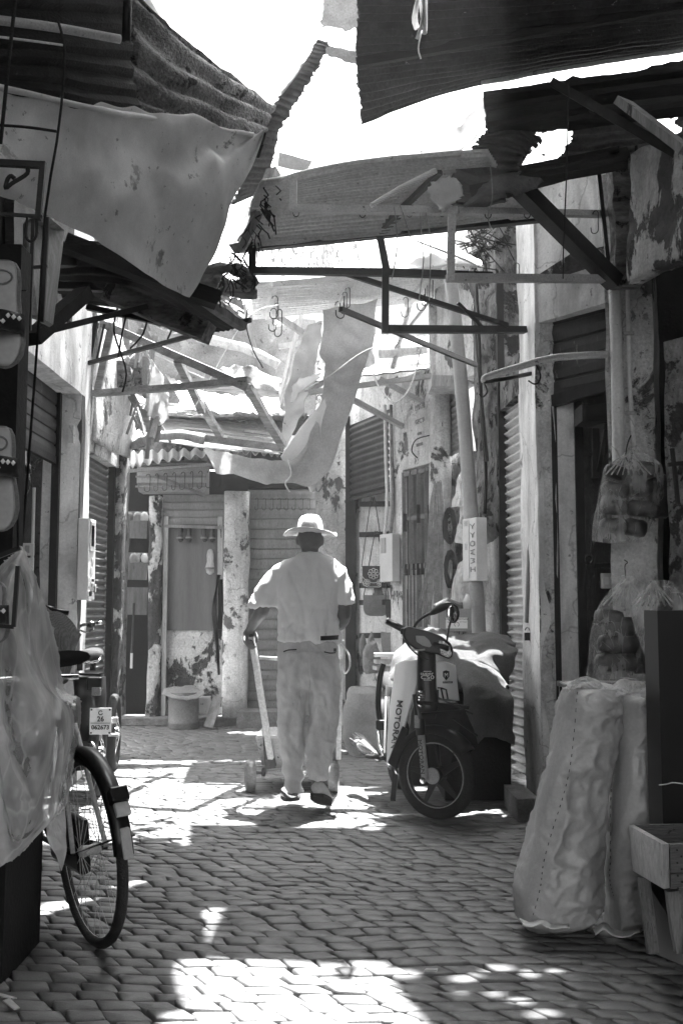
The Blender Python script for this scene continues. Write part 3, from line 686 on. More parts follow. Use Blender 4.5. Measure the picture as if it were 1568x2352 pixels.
m = sheet([PP([(1118, 300, 5.3), (1200, 280, 5.3), (1240, 330, 5.3)]), PP([(1085, 340, 5.35), (1150, 350, 5.35), (1200, 360, 5.35)]), PP([(1040, 400, 5.4), (1100, 420, 5.4), (1180, 405, 5.4)]), PP([(1000, 455, 5.5), (1060, 480, 5.5), (1150, 460, 5.5)])], 8, 60, .02, 6, 8, corr=.016, cn=9, along='v', rag=.03)
one(m, 'broken_corrugated_sheet', rust, 'broken stepped corrugated sheet jutting left from the right roof', 'roof sheet', smooth=True, solid=.004)
def hole_sheet(grid, nu, nv, thr, seed, hs, **k):
    mb = sheet(grid, nu, nv, **k)
    fs = []
    for f in mb.f:
        c = sum((Vector(mb.v[i]) for i in f), Vector())/4
        if mn.noise(c*hs+Vector((seed, 0, 0)))+.35*mn.noise(c*hs*3) < thr: fs.append(f)
    mb.f = fs; return mb
m = hole_sheet([PP([(1180, 300, 5.6), (1300, 270, 5.5), (1480, 250, 5.4), (1640, 230, 5.3)]), PP([(1160, 360, 5.6), (1300, 340, 5.5), (1460, 330, 5.4), (1640, 290, 5.3)]), PP([(1120, 440, 5.7), (1250, 420, 5.6), (1400, 385, 5.5), (1600, 360, 5.4)])], 110, 70, -.12, 3, 4.5, amp=.02, sc=4, corr=.012, cn=8, along='v', rag=.02)
one(m, 'torn_roof_sheet', rust, 'torn rusty roof sheet full of holes over the right shop', 'roof sheet', smooth=True, solid=.004)
m = sheet([PP([(960, 345, 7.5), (1040, 300, 7.5), (1110, 215, 7.5)]), PP([(965, 360, 7.5), (1060, 345, 7.5), (1130, 260, 7.5)])], 12, 8, .03, 5, 4, rag=.03)
one(m, 'plastic_tarp_corner', tarp_g, 'pale crumpled tarp corner rising beside the broken corrugated sheet', 'tarp', smooth=True, solid=.003)
m = sheet([PP([(640, 352, 8), (680, 360, 8), (716, 370, 8)]), PP([(640, 385, 8), (680, 392, 8), (706, 388, 8)])], 8, 4, .01, 5, 4)
one(m, 'roof_flap', steel_grey, 'small grey flap poking up left of the corrugated awning', 'roof flap', solid=.01)
# bamboo
one(MB().tube(spl(PP([(852, 472, 5.0), (915, 435, 5.05), (1000, 392, 5.1)]), 10), [.013]*5+[.015]*6, 10), 'bamboo_pole', hatm, 'pale bamboo pole poking down left from the broken right roof', 'pole', smooth=True)
m = sheet([PP([(988, 420, 5.1), (1020, 410, 5.1), (1055, 425, 5.1)]), PP([(985, 455, 5.05), (1025, 440, 5.1), (1060, 450, 5.1)]), PP([(1000, 480, 5.0), (1030, 482, 5.1), (1058, 460, 5.1)])], 14, 14, .03, 9, 3, ridge=.4, rag=.02)
one(m, 'bunched_rag', canvas, 'bunched grey rag tied at the end of the bamboo pole', 'rag', smooth=True, solid=.004)
m = sheet([PP([(1110, 420, 5.15), (1180, 400, 5.1), (1250, 410, 5.1)]), PP([(1060, 470, 5.1), (1120, 450, 5.1), (1200, 450, 5.1)])], 14, 8, .02, 7, 5, corr=.01, cn=4, along='v', rag=.02)
one(m, 'roof_scrap', rust, 'curled rusty scrap above the light steel bar at right', 'scrap sheet', smooth=True, solid=.004)
# posts and brackets
sq = thing('wooden_post', 'dark weathered post with diagonal braces beside the right pillar', 'post', P(1430, 640, 5.5))
MB().bar(P(1440, 660, 5.55), P(1428, 345, 5.5), .15, .12, seg=10, jit=.008).build('post', bark, sq)
MB().bar(P(1412, 650, 5.5), P(1190, 428, 5.2), .085, .08).build('brace', steel_dark, sq)
MB().bar(P(1395, 600, 5.6), P(1372, 385, 5.5), .022, .022).build('rod', steel_dark, sq)
MB().bar(P(1170, 435, 5.25), P(1430, 355, 5.45), .1, .06, seg=5, jit=.006).build('beam', wood_dark, sq)
MB().bar(P(1580, 370, 4.7), P(1270, 190, 5.2), .05, .045).build('long_brace', steel_dark, sq)
MB().bar(P(1580, 350, 4.6), P(1430, 235, 4.9), .11, .04).build('board', wood, sq)
MB().tube(spl(PP([(1460, 335, 5.3), (1464, 450, 5.3), (1452, 560, 5.3), (1448, 650, 5.3)]), 12), .008, 6).build('cable', blackmatt, sq)
# ------------------------------------------------------------------ awning 1 and frames
aw = thing('corrugated_awning', 'wide corrugated awning spanning the alley in the upper middle', 'awning', P(850, 480, 5.7))
m = sheet([PP([(600, 420, 5.35), (650, 412, 5.3), (820, 375, 5.25), (1000, 358, 5.25), (1120, 350, 5.2)]), PP([(575, 480, 5.7), (700, 465, 5.7), (850, 450, 5.7), (1050, 430, 5.65), (1170, 420, 5.6)]), PP([(535, 568, 6.15), (700, 556, 6.15), (870, 540, 6.1), (1050, 520, 6.1), (1250, 495, 6.0)])], 20, 200, .006, 3, 2, corr=.02, cn=24, along='v')
m.build('sheet', zinc, aw, smooth=True, solid=.003)
MB().tube(spl(PP([(640, 414, 5.3), (700, 395, 5.28), (820, 372, 5.25), (1000, 355, 5.22), (1060, 350, 5.2)]), 16), .012, 8).build('ridge_roll', zinc, aw, smooth=True)
for pts in (((536, 571, 6.18), (1250, 499, 6.02)),):
    MB().bar(P(*pts[0]), P(*pts[1]), .05, .05).build('edge_beam', steel_dark, aw)
MB().bar(P(960, 440, 5.72), P(868, 542, 6.12), .045, .04).build('rafter', steel_dark, aw)
MB().bar(P(1010, 395, 5.4), P(880, 520, 6.0), .03, .03).build('rafter', steel_dark, aw)
fr = thing('steel_gantry', 'light grey square steel frame hanging below the wide corrugated awning', 'frame', P(900, 500, 5.5))
def bars(parent, lst, w_, mt, nm='bar'):
    for a in lst: MB().bar(P(*a[0]), P(*a[1]), w_ if len(a) < 3 else a[2], up=(0, 1, 0)).build(nm, mt, parent)
bars(fr, [((673, 415, 5.2), (673, 488, 5.2)), ((664, 479, 5.2), (1050, 485, 5.15)), ((1050, 485, 5.15), (1390, 492, 5.6), .034), ((1037, 492, 5.12), (1034, 645, 5.15)), ((1026, 638, 5.15), (1405, 641, 5.5))], .038, steel_grey)
fr2 = thing('steel_gantry', 'dark square steel frame with two diagonal struts in the middle of the alley', 'frame', P(800, 640, 6))
bars(fr2, [((580, 566, 6.1), (580, 628, 6.1)), ((575, 622, 6.1), (885, 626, 6.1)), ((885, 626, 6.1), (1130, 634, 6.15)), ((872, 542, 6.1), (887, 620, 6.1)), ((885, 612, 6.08), (884, 765, 6.1)), ((880, 756, 6.1), (1205, 758, 6.7)), ((785, 625, 6.12), (1165, 748, 6.6), .03), ((782, 710, 6.15), (1092, 838, 7.4), .03), ((1050, 695, 6.4), (1110, 755, 6.5), .02)], .042, steel_dark)
aw2 = thing('corrugated_awning', 'second smaller corrugated awning with hooks, lower in the middle', 'awning', P(820, 680, 8.8))
m = sheet([PP([(577, 652, 8.3), (750, 640, 8.3), (950, 622, 8.2), (1150, 602, 8.1)]), PP([(578, 690, 8.8), (750, 680, 8.8), (950, 660, 8.7), (1150, 640, 8.6)]), PP([(580, 730, 9.3), (750, 714, 9.3), (930, 692, 9.2), (1090, 672, 9.1)])], 16, 130, .006, 3, 2, corr=.02, cn=17, along='v')
m.build('sheet', zinc, aw2, smooth=True, solid=.003)
bars(aw2, [((630, 650, 8.35), (614, 728, 9.2), .05), ((805, 640, 8.35), (772, 715, 9.2), .05), ((985, 632, 8.3), (935, 700, 9.1), .05), ((612, 722, 9.35), (1090, 668, 9.1), .04), ((627, 655, 8.25), (800, 638, 8.25), .045)], .05, steel_grey, 'rafter')
# S hooks
def hook_mb(o, L_=.2, r=.0045):
    pts = []
    for k in range(9): t = math.pi*(1-k/8); pts.append(o+Vector((.03*math.cos(t)*.8, 0, -.02+.028*math.sin(t))))
    pts.append(o+Vector((.022, 0, -L_*.5)))
    for k in range(9): t = math.pi*k/8; pts.append(o+Vector((.022-.032+.032*math.cos(t), 0, -L_+.03-.03*math.sin(t))))
    pts.append(o+Vector((-.044, 0, -L_+.06)))
    return MB().tube(pts, r, 5)
hk = one(hook_mb(Vector((0, 0, 0))), 'meat_hook', steel_dark, 'x', 'hook', 'iron hooks hanging under the awnings', smooth=True)
hz = hk.location.copy()
spots = [(630, 680, 8.6, 'left cluster under the smaller awning'), (634, 695, 8.6, 0), (627, 710, 8.8, 0), (640, 722, 8.8, 0), (782, 680, 8.7, 'middle cluster under the smaller awning'), (790, 668, 8.6, 0), (774, 700, 8.9, 0), (797, 655, 8.5, 0), (930, 690, 6.4, 'on the rod right of the dark steel frame'), (975, 650, 8.6, 'right cluster under the smaller awning'), (985, 640, 8.5, 0), (968, 662, 8.7, 0), (1065, 660, 8.4, 0), (1105, 655, 8.2, 0), (1125, 648, 8.2, 0), (1185, 610, 6.1, 'on the wall end of the dark frame'), (1365, 492, 5.5, 'beside the dark brace on the light steel bar')]
first = True; lastlab = ''
for X, Y, d, lab in spots:
    lab = lab or lastlab; lastlab = lab; L_ = 'black iron hook '+('in the '+lab if 'cluster' in lab else lab)
    if first: o = hk; first = False; o['label'] = L_
    else: o = dup(hk, (0, 0, 0), L_)
    o.location = P(X, Y, d)-Vector((0, 0, .11 if d < 6.6 else .2)); o.rotation_euler = (0, 0, random.uniform(-.6, .6))
    s_ = random.uniform(.8, 1.15)*(.55 if d < 6.6 else 1); o.scale = (s_, s_, s_)
rg = MB()
ri = one(MB().tube([Vector((.016*math.cos(k/10*math.pi+math.pi), 0, .022*math.sin(k/10*math.pi+math.pi))) for k in range(11)], .003, 5), 'hook_ring', steel_dark, 'small iron loop under the left end of the light steel bar', 'ring', 'iron loops under the light steel bar')
for i, (X, Y, d) in enumerate(((680, 490, 5.2), (832, 492, 5.2), (940, 491, 5.2), (1015, 490, 5.2), (1120, 494, 5.2), (1210, 494, 5.3), (870, 548, 6.1), (565, 580, 6.15))):
    o = ri if i == 0 else dup(ri, (0, 0, 0)); o.location = P(X, Y, d)-Vector((0, 0, .02))
    o['label'] = 'small iron loop welded under a roof bar'
# cords
def cord(pts, r, label, mt=blackmatt, nm='cord', n=14, grp=None):
    return one(MB().tube(spl(PP(pts), n), r, 5), nm, mt, label, nm if nm != 'hanging_wire' else 'wire', grp, smooth=True)
cord([(905, 475, 5.1), (912, 560, 5.15), (900, 640, 5.2)], .003, 'thin cord hanging left of centre from the light bar', cable)
cord([(918, 470, 5.1), (935, 520, 5.1), (948, 570, 5.2)], .003, 'short cord hanging from the light bar by the rags', cable)
cord([(965, 490, 5.1), (968, 560, 5.1), (972, 600, 5.1), (962, 690, 5.3)], .003, 'long thin cord hanging from the middle of the light bar', cable)
cord([(978, 488, 5.1), (988, 560, 5.1), (985, 690, 5.3)], .003, 'second long cord next to the middle of the light bar', cable)
cord([(1125, 380, 5), (1130, 450, 5), (1120, 500, 5.1), (1135, 540, 5.1)], .003, 'stringy cord with frayed end below the torn roof', cable)
cord([(1305, 190, 4.8), (1300, 400, 4.9), (1293, 560, 5.0), (1292, 640, 5.1)], .0035, 'straight black wire down across the pale upper wall at right')
cord([(600, 480, 5.6), (612, 500, 5.6), (628, 520, 5.6)], .006, 'frayed black rag strip on the beam end')
cord([(855, 850, 8.2), (870, 890, 8.1), (905, 925, 8.0), (935, 900, 8.0), (955, 850, 8.1), (965, 800, 8.2)], .007, 'white cable loop sagging beside the far awning', rope)
cord([(690, 900, 8), (760, 860, 8), (850, 800, 8), (1000, 760, 8.2)], .003, 'thin white line running up to the right above the far awning', rope)
cord([(440, 950, 7.5), (560, 740, 7.5), (640, 700, 7.5)], .004, 'pale string slanting behind the wooden truss', rope)
cord([(575, 690, 6.5), (565, 740, 6.5), (580, 800, 6.5), (604, 845, 6.5)], .004, 'loose black wire curling under the left end of the small awning')
cord([(38, -20, 3.0), (20, 150, 3.0), (2, 330, 3.0)], .006, 'blurred dark cord down the left edge of the picture', wood_dark)
cord([(135, 50, 3.2), (150, 130, 3.2), (135, 300, 3.2), (105, 490, 3.2), (90, 740, 3.3), (65, 1080, 3.4), (50, 1260, 3.4)], .0045, 'long black wire hanging down over the canvas at left')
cord([(0, 85, 3.2), (80, 95, 3.2), (146, 104, 3.2)], .004, 'pale cord tied across under the grey pipe', rope)
cord([(0, 288, 3.2), (60, 292, 3.2), (130, 302, 3.2)], .005, 'dark horizontal wire crossing in front of the canvas')
# ------------------------------------------------------------------ left middle roofs and trusses
lr = thing('lean_to_roof', 'dark lean-to roof of beams and boards below the canvas at left', 'roof', P(300, 650, 6.3))
m = sheet([PP([(120, 560, 5.10), (260, 560, 5.40), (430, 650, 5.30), (500, 700, 5.50), (560, 745, 5.70)]), PP([(120, 640, 5.70), (250, 640, 5.40), (380, 680, 5.80), (450, 730, 6.00), (520, 757, 6.10)]), PP([(150, 690, 6.00), (250, 700, 6.10), (340, 715, 6.20), (400, 740, 6.20), (470, 758, 6.20)])], 30, 60, .008, 4, 3, corr=.01, cn=9, along='v')
m.build('sheet', wood_dark, lr, solid=.01)
for a, b, w_, mt in (((130, 600, 5.30), (250, 602, 5.60), .07, steel_dark), ((120, 655, 5.40), (240, 660, 5.60), .05, steel_dark), ((225, 560, 5.40), (222, 665, 5.60), .06, steel_dark), ((150, 560, 5.10), (500, 690, 5.30), .1, wood_dark), ((250, 672, 5.50), (480, 765, 5.40), .13, bark), ((420, 660, 5.30), (560, 752, 5.60), .05, wood), ((200, 705, 6.00), (480, 762, 6.00), .04, steel_dark), ((330, 715, 6.10), (370, 745, 6.10), .05, wood)):
    MB().bar(P(*a), P(*b), w_, w_*.8, seg=5, jit=.004).build('beam', mt, lr)
MB().bar(P(195, 672, 4.90), P(72, 780, 4.60), .09, .06).build('brace', steel_dark, lr)
MB().bar(P(80, 768, 4.60), P(335, 704, 5.30), .028, .028).build('brace', steel_dark, lr)
m = hole_sheet([PP([(440, 660, 6.4), (500, 690, 6.5), (560, 735, 6.7)]), PP([(470, 650, 6.9), (520, 690, 6.9), (560, 720, 7)])], 30, 14, -.1, 2, 9, amp=.02, sc=8)
m.build('scrap', wood, lr, solid=.006)
m = sheet([PP([(210, 830, 7.5), (280, 800, 7.3), (420, 765, 6.8), (575, 735, 6.3)]), PP([(210, 838, 7.5), (280, 808, 7.3), (420, 773, 6.8), (575, 742, 6.3)])], 2, 2)
one(MB().bar(P(196, 836, 7.4), P(575, 735, 6.2), .026, .026), 'steel_rod', steel_dark, 'thin dark rod slanting up across the wooden truss at left', 'rod')
tr = thing('wooden_truss', 'pale timber truss triangles projecting from the left wall over the alley', 'truss', P(400, 900, 7.2))
for a, b, w_ in (((232, 742, 7.6), (574, 893, 7.0), .07), ((218, 905, 7.5), (572, 874, 7.0), .055), ((258, 742, 7.55), (222, 908, 7.55), .05), ((568, 885, 7.0), (648, 1022, 7.8), .06), ((408, 828, 7.3), (465, 945, 7.9), .055), ((462, 925, 8.0), (506, 1002, 8.4), .055), ((330, 935, 8.), (345, 985, 8.2), .05)):
    MB().bar(P(*a), P(*b), w_, w_*.8, seg=4, jit=.003).build('timber', wood_x, tr)
MB().tube(spl(PP([(305, 1022, 8.5), (360, 1003, 8.3), (420, 1000, 8.2), (470, 1010, 8.2)]), 12), .04, 8).disp(.01, 9).build('log', wood_pale, tr, smooth=True)
one(MB().bar(P(455, 1005, 8.25), P(648, 1030, 8.0), .06, .05, seg=3, jit=.004), 'roof_beam', wood_x, 'horizontal timber tied with cord carrying the sunlit reeds', 'beam')
# steel bracket on left wall
one(MB().bar(P(222, 740, 7.5), P(205, 835, 7.5), .03, .05).bar(P(240, 745, 7.5), P(222, 830, 7.5), .012, .02), 'wall_bracket', steel_dark, 'narrow steel bracket on the left stucco wall above the pillar', 'bracket')
# log ends & clutter
def logend(X, Y, d, r, lab):
    c = P(X, Y, d); m = MB().lathe(c+Vector((0, .35, 0)), [(r*.9, .0), (r, -.3), (r*.97, -.36), (r*.3, -.365)][::-1], 12, (0, 1, 0)).disp(.02, 9)
    return one(m, 'log', bark, lab, 'log', 'logs stacked on the left wall top')
logend(275, 858, 8.0, .11, 'round log end at the left, behind the truss')
logend(318, 852, 8.1, .1, 'round log end at the right, behind the truss')
m = MB(); rn = random.Random(9)
for k in range(42):
    x, y = rn.uniform(280, 345), rn.uniform(760, 985)
    x += (y-760)*.12; a = P(x, y, 8.2+rn.uniform(-.2, .3)); an = rn.uniform(-1, 1); L_ = rn.uniform(.08, .3)
    m.bar(a, a+Vector((math.sin(an)*L_*.5, rn.uniform(-.1, .1), L_*math.cos(an)*rn.choice((1, -1)))), rn.uniform(.008, .05), rn.uniform(.008, .03))
tag(one(m, 'scrap_wood', wood, 'heap of splintered scrap wood jammed on the wall top behind the truss', 'scrap wood'), kind='stuff')
m = sheet([PP([(335, 780, 8.0), (362, 850, 8.0), (388, 905, 8.1)]), PP([(345, 860, 8.0), (365, 900, 8.0), (385, 950, 8.1)]), PP([(330, 930, 8.0), (350, 960, 8.0), (375, 975, 8.1)])], 14, 14, .03, 8, 7, ridge=.3, rag=.03)
one(m, 'torn_cloth', tarp_g, 'torn pale cloth hanging beside the scrap wood heap', 'cloth', smooth=True, solid=.003)
for i, pts in enumerate((((258, 640, 5.8), (270, 700, 5.9), (262, 760, 6.0), (290, 850, 6.2), (282, 900, 6.2)), ((325, 600, 5.8), (340, 690, 6.0), (332, 760, 6.0), (300, 800, 6.1)), ((355, 650, 6), (378, 700, 6.1), (396, 745, 6.1), (385, 780, 6.1)), ((395, 690, 6.), (415, 720, 6.1), (440, 725, 6.1)), ((300, 690, 6.), (284, 750, 6), (272, 820, 6.1)))):
    cord(pts, .006, ['long twisted black wire dangling left in front of the truss', 'crooked black wire hanging in front of the scrap wood', 'loose wire loop under the lean-to roof', 'short bent wire end by the dark log', 'second dangling wire near the log ends'][i], nm='hanging_wire')
# sunlit reeds
m = MB(); rn = random.Random(5)
for k in range(150):
    t = rn.random(); y0 = 925+t*85; x0 = 330+rn.uniform(-15, 60)+t*10; ln = rn.uniform(120, 280); d = 9.9-t*.8
    a = P(x0, y0, d); b = P(min(655, x0+ln), y0+ln*.13+rn.uniform(-4, 4), d-.1); m.tube([a, a.lerp(b, .5)+Vector((0, 0, rn.uniform(-.02, .02))), b], rn.uniform(.006, .013), 5)
tag(one(m, 'reed_bundle', hatm, 'sunlit bundle of pale reeds lying over the back roof', 'reeds'), kind='stuff')
m = sheet([[Vector((-2.1, 9.25, 2.92)), Vector((-1.2, 9.2, 2.9)), Vector((-.35, 9.1, 2.88))], [Vector((-2.1, 9.8, 2.98)), Vector((-1.2, 9.8, 2.95)), Vector((-.2, 9.7, 2.92))], [Vector((-2.1, 10.9, 3.06)), Vector((-1.2, 10.9, 3.03)), Vector((-.1, 10.8, 3.0))]], 40, 30, .02, 4, 3, rag=.06)
one(m, 'reed_mat', wood, 'flat mat of reeds and boards roofing the back of the alley under the sunlit bundle', 'roof mat', solid=.03)
# background luminous tarps, far roofs
def farsheet(g_, nm, mt, lab, **k): return one(sheet([PP(r) for r in g_], 26, 22, **k), nm, mt, lab, 'tarp', smooth=True, solid=.003)
farsheet([[(330, 700, 11), (480, 690, 11), (640, 730, 11)], [(330, 820, 11.5), (480, 830, 11.5), (640, 840, 11.5)], [(330, 930, 12), (480, 925, 12), (660, 920, 12)]], 'tarp_sheet', tarp_old, 'crumpled bright tarp filling the gap behind the wooden truss', amp=.09, sc=2.6, seed=2, ridge=.6, rag=.03)
farsheet([[(590, 760, 12.5), (700, 740, 12.5), (860, 700, 12.5)], [(600, 850, 12.5), (700, 850, 12.5), (860, 830, 12.5)], [(640, 960, 12.5), (740, 980, 12.5), (860, 960, 12.5)]], 'tarp_sheet', tarp_old, 'pale hazy tarp behind the jute band in the middle distance', amp=.07, sc=2.6, seed=5, ridge=.5)
farsheet([[(380, 860, 9.8), (470, 900, 9.8), (640, 915, 9.8)], [(420, 930, 9.4), (520, 960, 9.4), (650, 985, 9.4)]], 'corrugated_sheet', zinc, 'tilted pale corrugated sheet under the bright tarp', corr=.015, cn=12, along='u')
farsheet([[(200, 720, 9.6), (300, 730, 9.6), (420, 760, 9.6)], [(210, 800, 9.8), (310, 830, 9.8), (400, 850, 9.8)], [(300, 900, 10), (350, 930, 10), (420, 940, 10)]], 'tarp_sheet', tarp_old, 'grey torn tarp behind the upper end of the wooden truss', amp=.06, sc=3, seed=8, ridge=.7, rag=.05)
farsheet([[(470, 860, 10.4), (560, 850, 10.4), (655, 880, 10.4)], [(480, 905, 10.2), (560, 900, 10.2), (650, 925, 10.2)], [(560, 965, 10.0), (610, 962, 10.0), (660, 968, 10.0)]], 'tarp_sheet', tarp_old, 'folded grey tarp sagging just right of the sunlit reeds', amp=.07, sc=3, seed=11, ridge=.9, rag=.04)
farsheet([[(395, 690, 9.0), (470, 672, 9.0), (560, 690, 9.0)], [(420, 722, 9.2), (490, 712, 9.2), (556, 735, 9.2)]], 'corrugated_sheet', rust, 'rusty corrugated piece poking out behind the canvas tip', corr=.015, cn=12, along='u', rag=.04)
farsheet([[(860, 700, 11), (930, 690, 11), (1000, 700, 11)], [(860, 770, 11), (930, 775, 11), (1000, 770, 11)]], 'corrugated_sheet', zinc, 'pale corrugated piece behind the post of the far awning', corr=.015, cn=12, along='u', rag=.04)
for i, a in enumerate((((600, 700, 9.4), (700, 770, 9.6), .05), ((640, 795, 10), (760, 778, 10), .045), ((380, 880, 9.9), (640, 905, 9.9), .05), ((560, 700, 10.5), (600, 850, 10.5), .04), ((700, 690, 9.7), (640, 930, 9.9), .035), ((940, 700, 9.4), (900, 850, 9.5), .03), ((985, 690, 9.3), (905, 800, 9.4), .02), ((300, 780, 9.2), (470, 865, 9.4), .04))):
    one(MB().bar(P(*a[0]), P(*a[1]), a[2], seg=4, jit=.006), 'roof_pole', [wood, wood_pale, wood_x][i % 3], 'thin weathered roof pole '+['crossing above the hanging cloth', 'lying level behind the hanging cloth', 'lying level over the sunlit reeds', 'upright among the far tarps', 'slanting down behind the hanging cloth', 'slanting right behind the dark frame corner', 'thinnest one near the downpipe', 'behind the wooden truss at left'][i], 'pole', 'poles of the far roofs')
fb = thing('far_building', 'sun bleached upper storey far behind the awnings', 'building', (0, 14, 0))
slab((2.4, 14), (-1.2, 14), 2.4, 4.4, .2, amp=.03).build('wall', plaster, fb)
MB().bar((-.9, 13.9, 4.42), (2.2, 13.9, 4.44), .12, .1).build('coping', wood_pale, fb)
MB().box((.25, 13.92, 3.7), (.55, .08, .6)).build('window', steel_grey, fb)
one(MB().tube(spl(PP([(455, 775, 10.5), (560, 800, 10.5), (640, 838, 10.5)]), 6), .05, 8).disp(.01, 6), 'timber_pole', wood_pale, 'thick pale pole slanting across the bright tarp', 'pole', smooth=True)
one(MB().tube(spl(PP([(868, 812, 9.5), (930, 806, 9.5), (980, 800, 9.5)]), 6), .055, 8).disp(.01, 6), 'rolled_mat', wood_pale, 'rolled mat lying on the far awning at right', 'mat', smooth=True)
# reeds canopy strip in the frame window
m = MB(); rn = random.Random(12)
for k in range(420):
    X = 590+rn.random()*250; Y = rn.uniform(552, 622); 
    if rn.random() > .25+.75*abs(math.sin(X*.09)): continue
    a = P(X, Y, 9.5+rn.uniform(-.1, .1)); m.bar(a, a+Vector((rn.uniform(-.03, .03), 0, -rn.uniform(.02, .09))), rn.uniform(.004, .014), .006)
tag(one(m, 'palm_leaves', wood, 'speckled dry leaf fringe against the sky inside the dark frame', 'leaves'), kind='stuff')
m = sheet([PP([(720, 548, 9.6), (745, 548, 9.6), (765, 548, 9.6)]), PP([(725, 625, 9.6), (745, 625, 9.6), (768, 625, 9.6)])], 6, 10, .02, 6)
one(m, 'cloth_strip', canvas, 'grey cloth strip hanging among the dry leaves', 'cloth', smooth=True, solid=.003)
m = sheet([PP([(845, 590, 7.4), (940, 560, 7.4), (1035, 560, 7.4), (1095, 600, 7.4)]), PP([(850, 625, 7.2), (940, 622, 7.2), (1040, 612, 7.2), (1100, 612, 7.2)])], 24, 10, .03, 5, 9, ridge=.3)
one(m, 'tarp_roll', canvas, 'slumped grey tarp roll resting on the frame right of centre', 'tarp', smooth=True, solid=.01)
one(MB().tube(spl(PP([(955, 552, 7.2), (1020, 578, 7.1), (1075, 600, 7.0), (1094, 612, 7.0), (1082, 612, 7.0)]), 14), .009, 6), 'curved_rod', steel_grey, 'bright curved metal rod over the tarp roll', 'rod', smooth=True)
m = MB(); rn = random.Random(3)
for k in range(40):
    a = P(rn.uniform(1060, 1125), rn.uniform(520, 600), 7.6); m.tube([a, a+Vector((rn.uniform(-.15, .15), 0, rn.uniform(-.1, .1))), a+Vector((rn.uniform(-.25, .25), 0, rn.uniform(-.25, .05)))], .005, 4)
tag(one(m, 'twigs', wood_dark, 'tangle of twigs and wire against the sky by the downpipe head', 'twigs'), kind='stuff')
# far awning on the right, reading as a roofed stall
fa = thing('far_awning', 'far flat awning with struts over the leather bag shop', 'awning', P(860, 860, 9))
m = sheet([PP([(700, 880, 9.0), (850, 862, 9.0), (1005, 845, 8.8)]), PP([(735, 852, 9.9), (860, 846, 9.8), (990, 840, 9.5)])], 20, 30, .008, 4, 5, corr=.006, cn=12, along='u')
m.build('sheet', zinc_dark, fa, smooth=True, solid=.01)
for a, b in (((700, 903, 8.9), (1000, 862, 8.8)), ((795, 910, 8.9), (925, 980, 9.35)), ((870, 870, 8.9), (990, 935, 9.0)), ((700, 903, 8.9), (745, 875, 9.5))):
    MB().bar(P(*a), P(*b), .045, .04).build('strut', steel_grey, fa)
for i, (X, Y) in enumerate(((732, 905), (742, 903), (751, 901), (757, 899))):
    o = dup(hk, (0, 0, 0), 'black iron hook in the small row below the far awning'); o.location = P(X, Y, 8.9)-Vector((0, 0, .2)); o.scale = (.9, .9, .9)
m = sheet([PP([(672, 880, 8.7), (690, 868, 8.7), (715, 862, 8.7), (738, 852, 8.7)]), PP([(672, 925, 8.7), (684, 905, 8.7), (705, 890, 8.7), (735, 866, 8.7)])], 16, 8, .02, 9, 3, rag=.03)
one(m, 'torn_cloth', tarp, 'ragged white cloth scrap hooked on the left tip of the far awning', 'cloth', smooth=True, solid=.003)
# jute band: vertical strip, swag
m = sheet([PP([(700, 745, 9.1), (718, 742, 9.1), (738, 740, 9.1)]), PP([(668, 850, 9.0), (690, 860, 9.0), (722, 850, 9.0)]), PP([(648, 960, 8.8), (668, 955, 8.8), (700, 930, 8.8)]), PP([(648, 1025, 8.7), (660, 1020, 8.7), (676, 990, 8.7)])], 16, 40, .035, 4, 9, ridge=.8)
one(m, 'hanging_cloth', canvas, 'narrow pale cloth hanging left of the long jute cloth', 'cloth', smooth=True, solid=.004)
m = sheet([PP([(868, 690, 8.9), (852, 800, 8.8), (815, 905, 8.45), (775, 1035, 8.25), (725, 1112, 8.25), (650, 1112, 8.35), (570, 1100, 8.6), (500, 1088, 8.8)]),
           PP([(806, 702, 8.9), (795, 800, 8.8), (778, 900, 8.5), (748, 1010, 8.3), (700, 1085, 8.3), (628, 1088, 8.4), (556, 1078, 8.6), (484, 1060, 8.8)]),
           PP([(745, 715, 8.9), (738, 800, 8.85), (742, 885, 8.55), (718, 985, 8.35), (668, 1056, 8.35), (602, 1054, 8.45), (540, 1044, 8.6), (468, 1034, 8.8)])], 120, 26, .03, 4, 4, ridge=.8)
one(m, 'jute_band', burlap_t, 'long jute cloth falling from the far roofs and sagging across the alley above the man', 'cloth', smooth=True, solid=.005)
m = sheet([PP([(745, 915, 8.35), (690, 985, 8.4), (645, 1050, 8.5)]), PP([(748, 935, 8.3), (722, 1010, 8.35), (660, 1070, 8.45)]), PP([(738, 945, 8.3), (735, 1010, 8.3), (700, 1085, 8.4)])], 16, 14, .01, 5, 4)
one(m, 'white_cloth', tarp, 'blazing white cloth wedge lying in the sagging jute band', 'cloth', smooth=True, solid=.003)
cord([(660, 1055, 8.2), (668, 1090, 8.2), (655, 1110, 8.2), (665, 1130, 8.2)], .006, 'pale string dangling from the sagging jute band', rope)
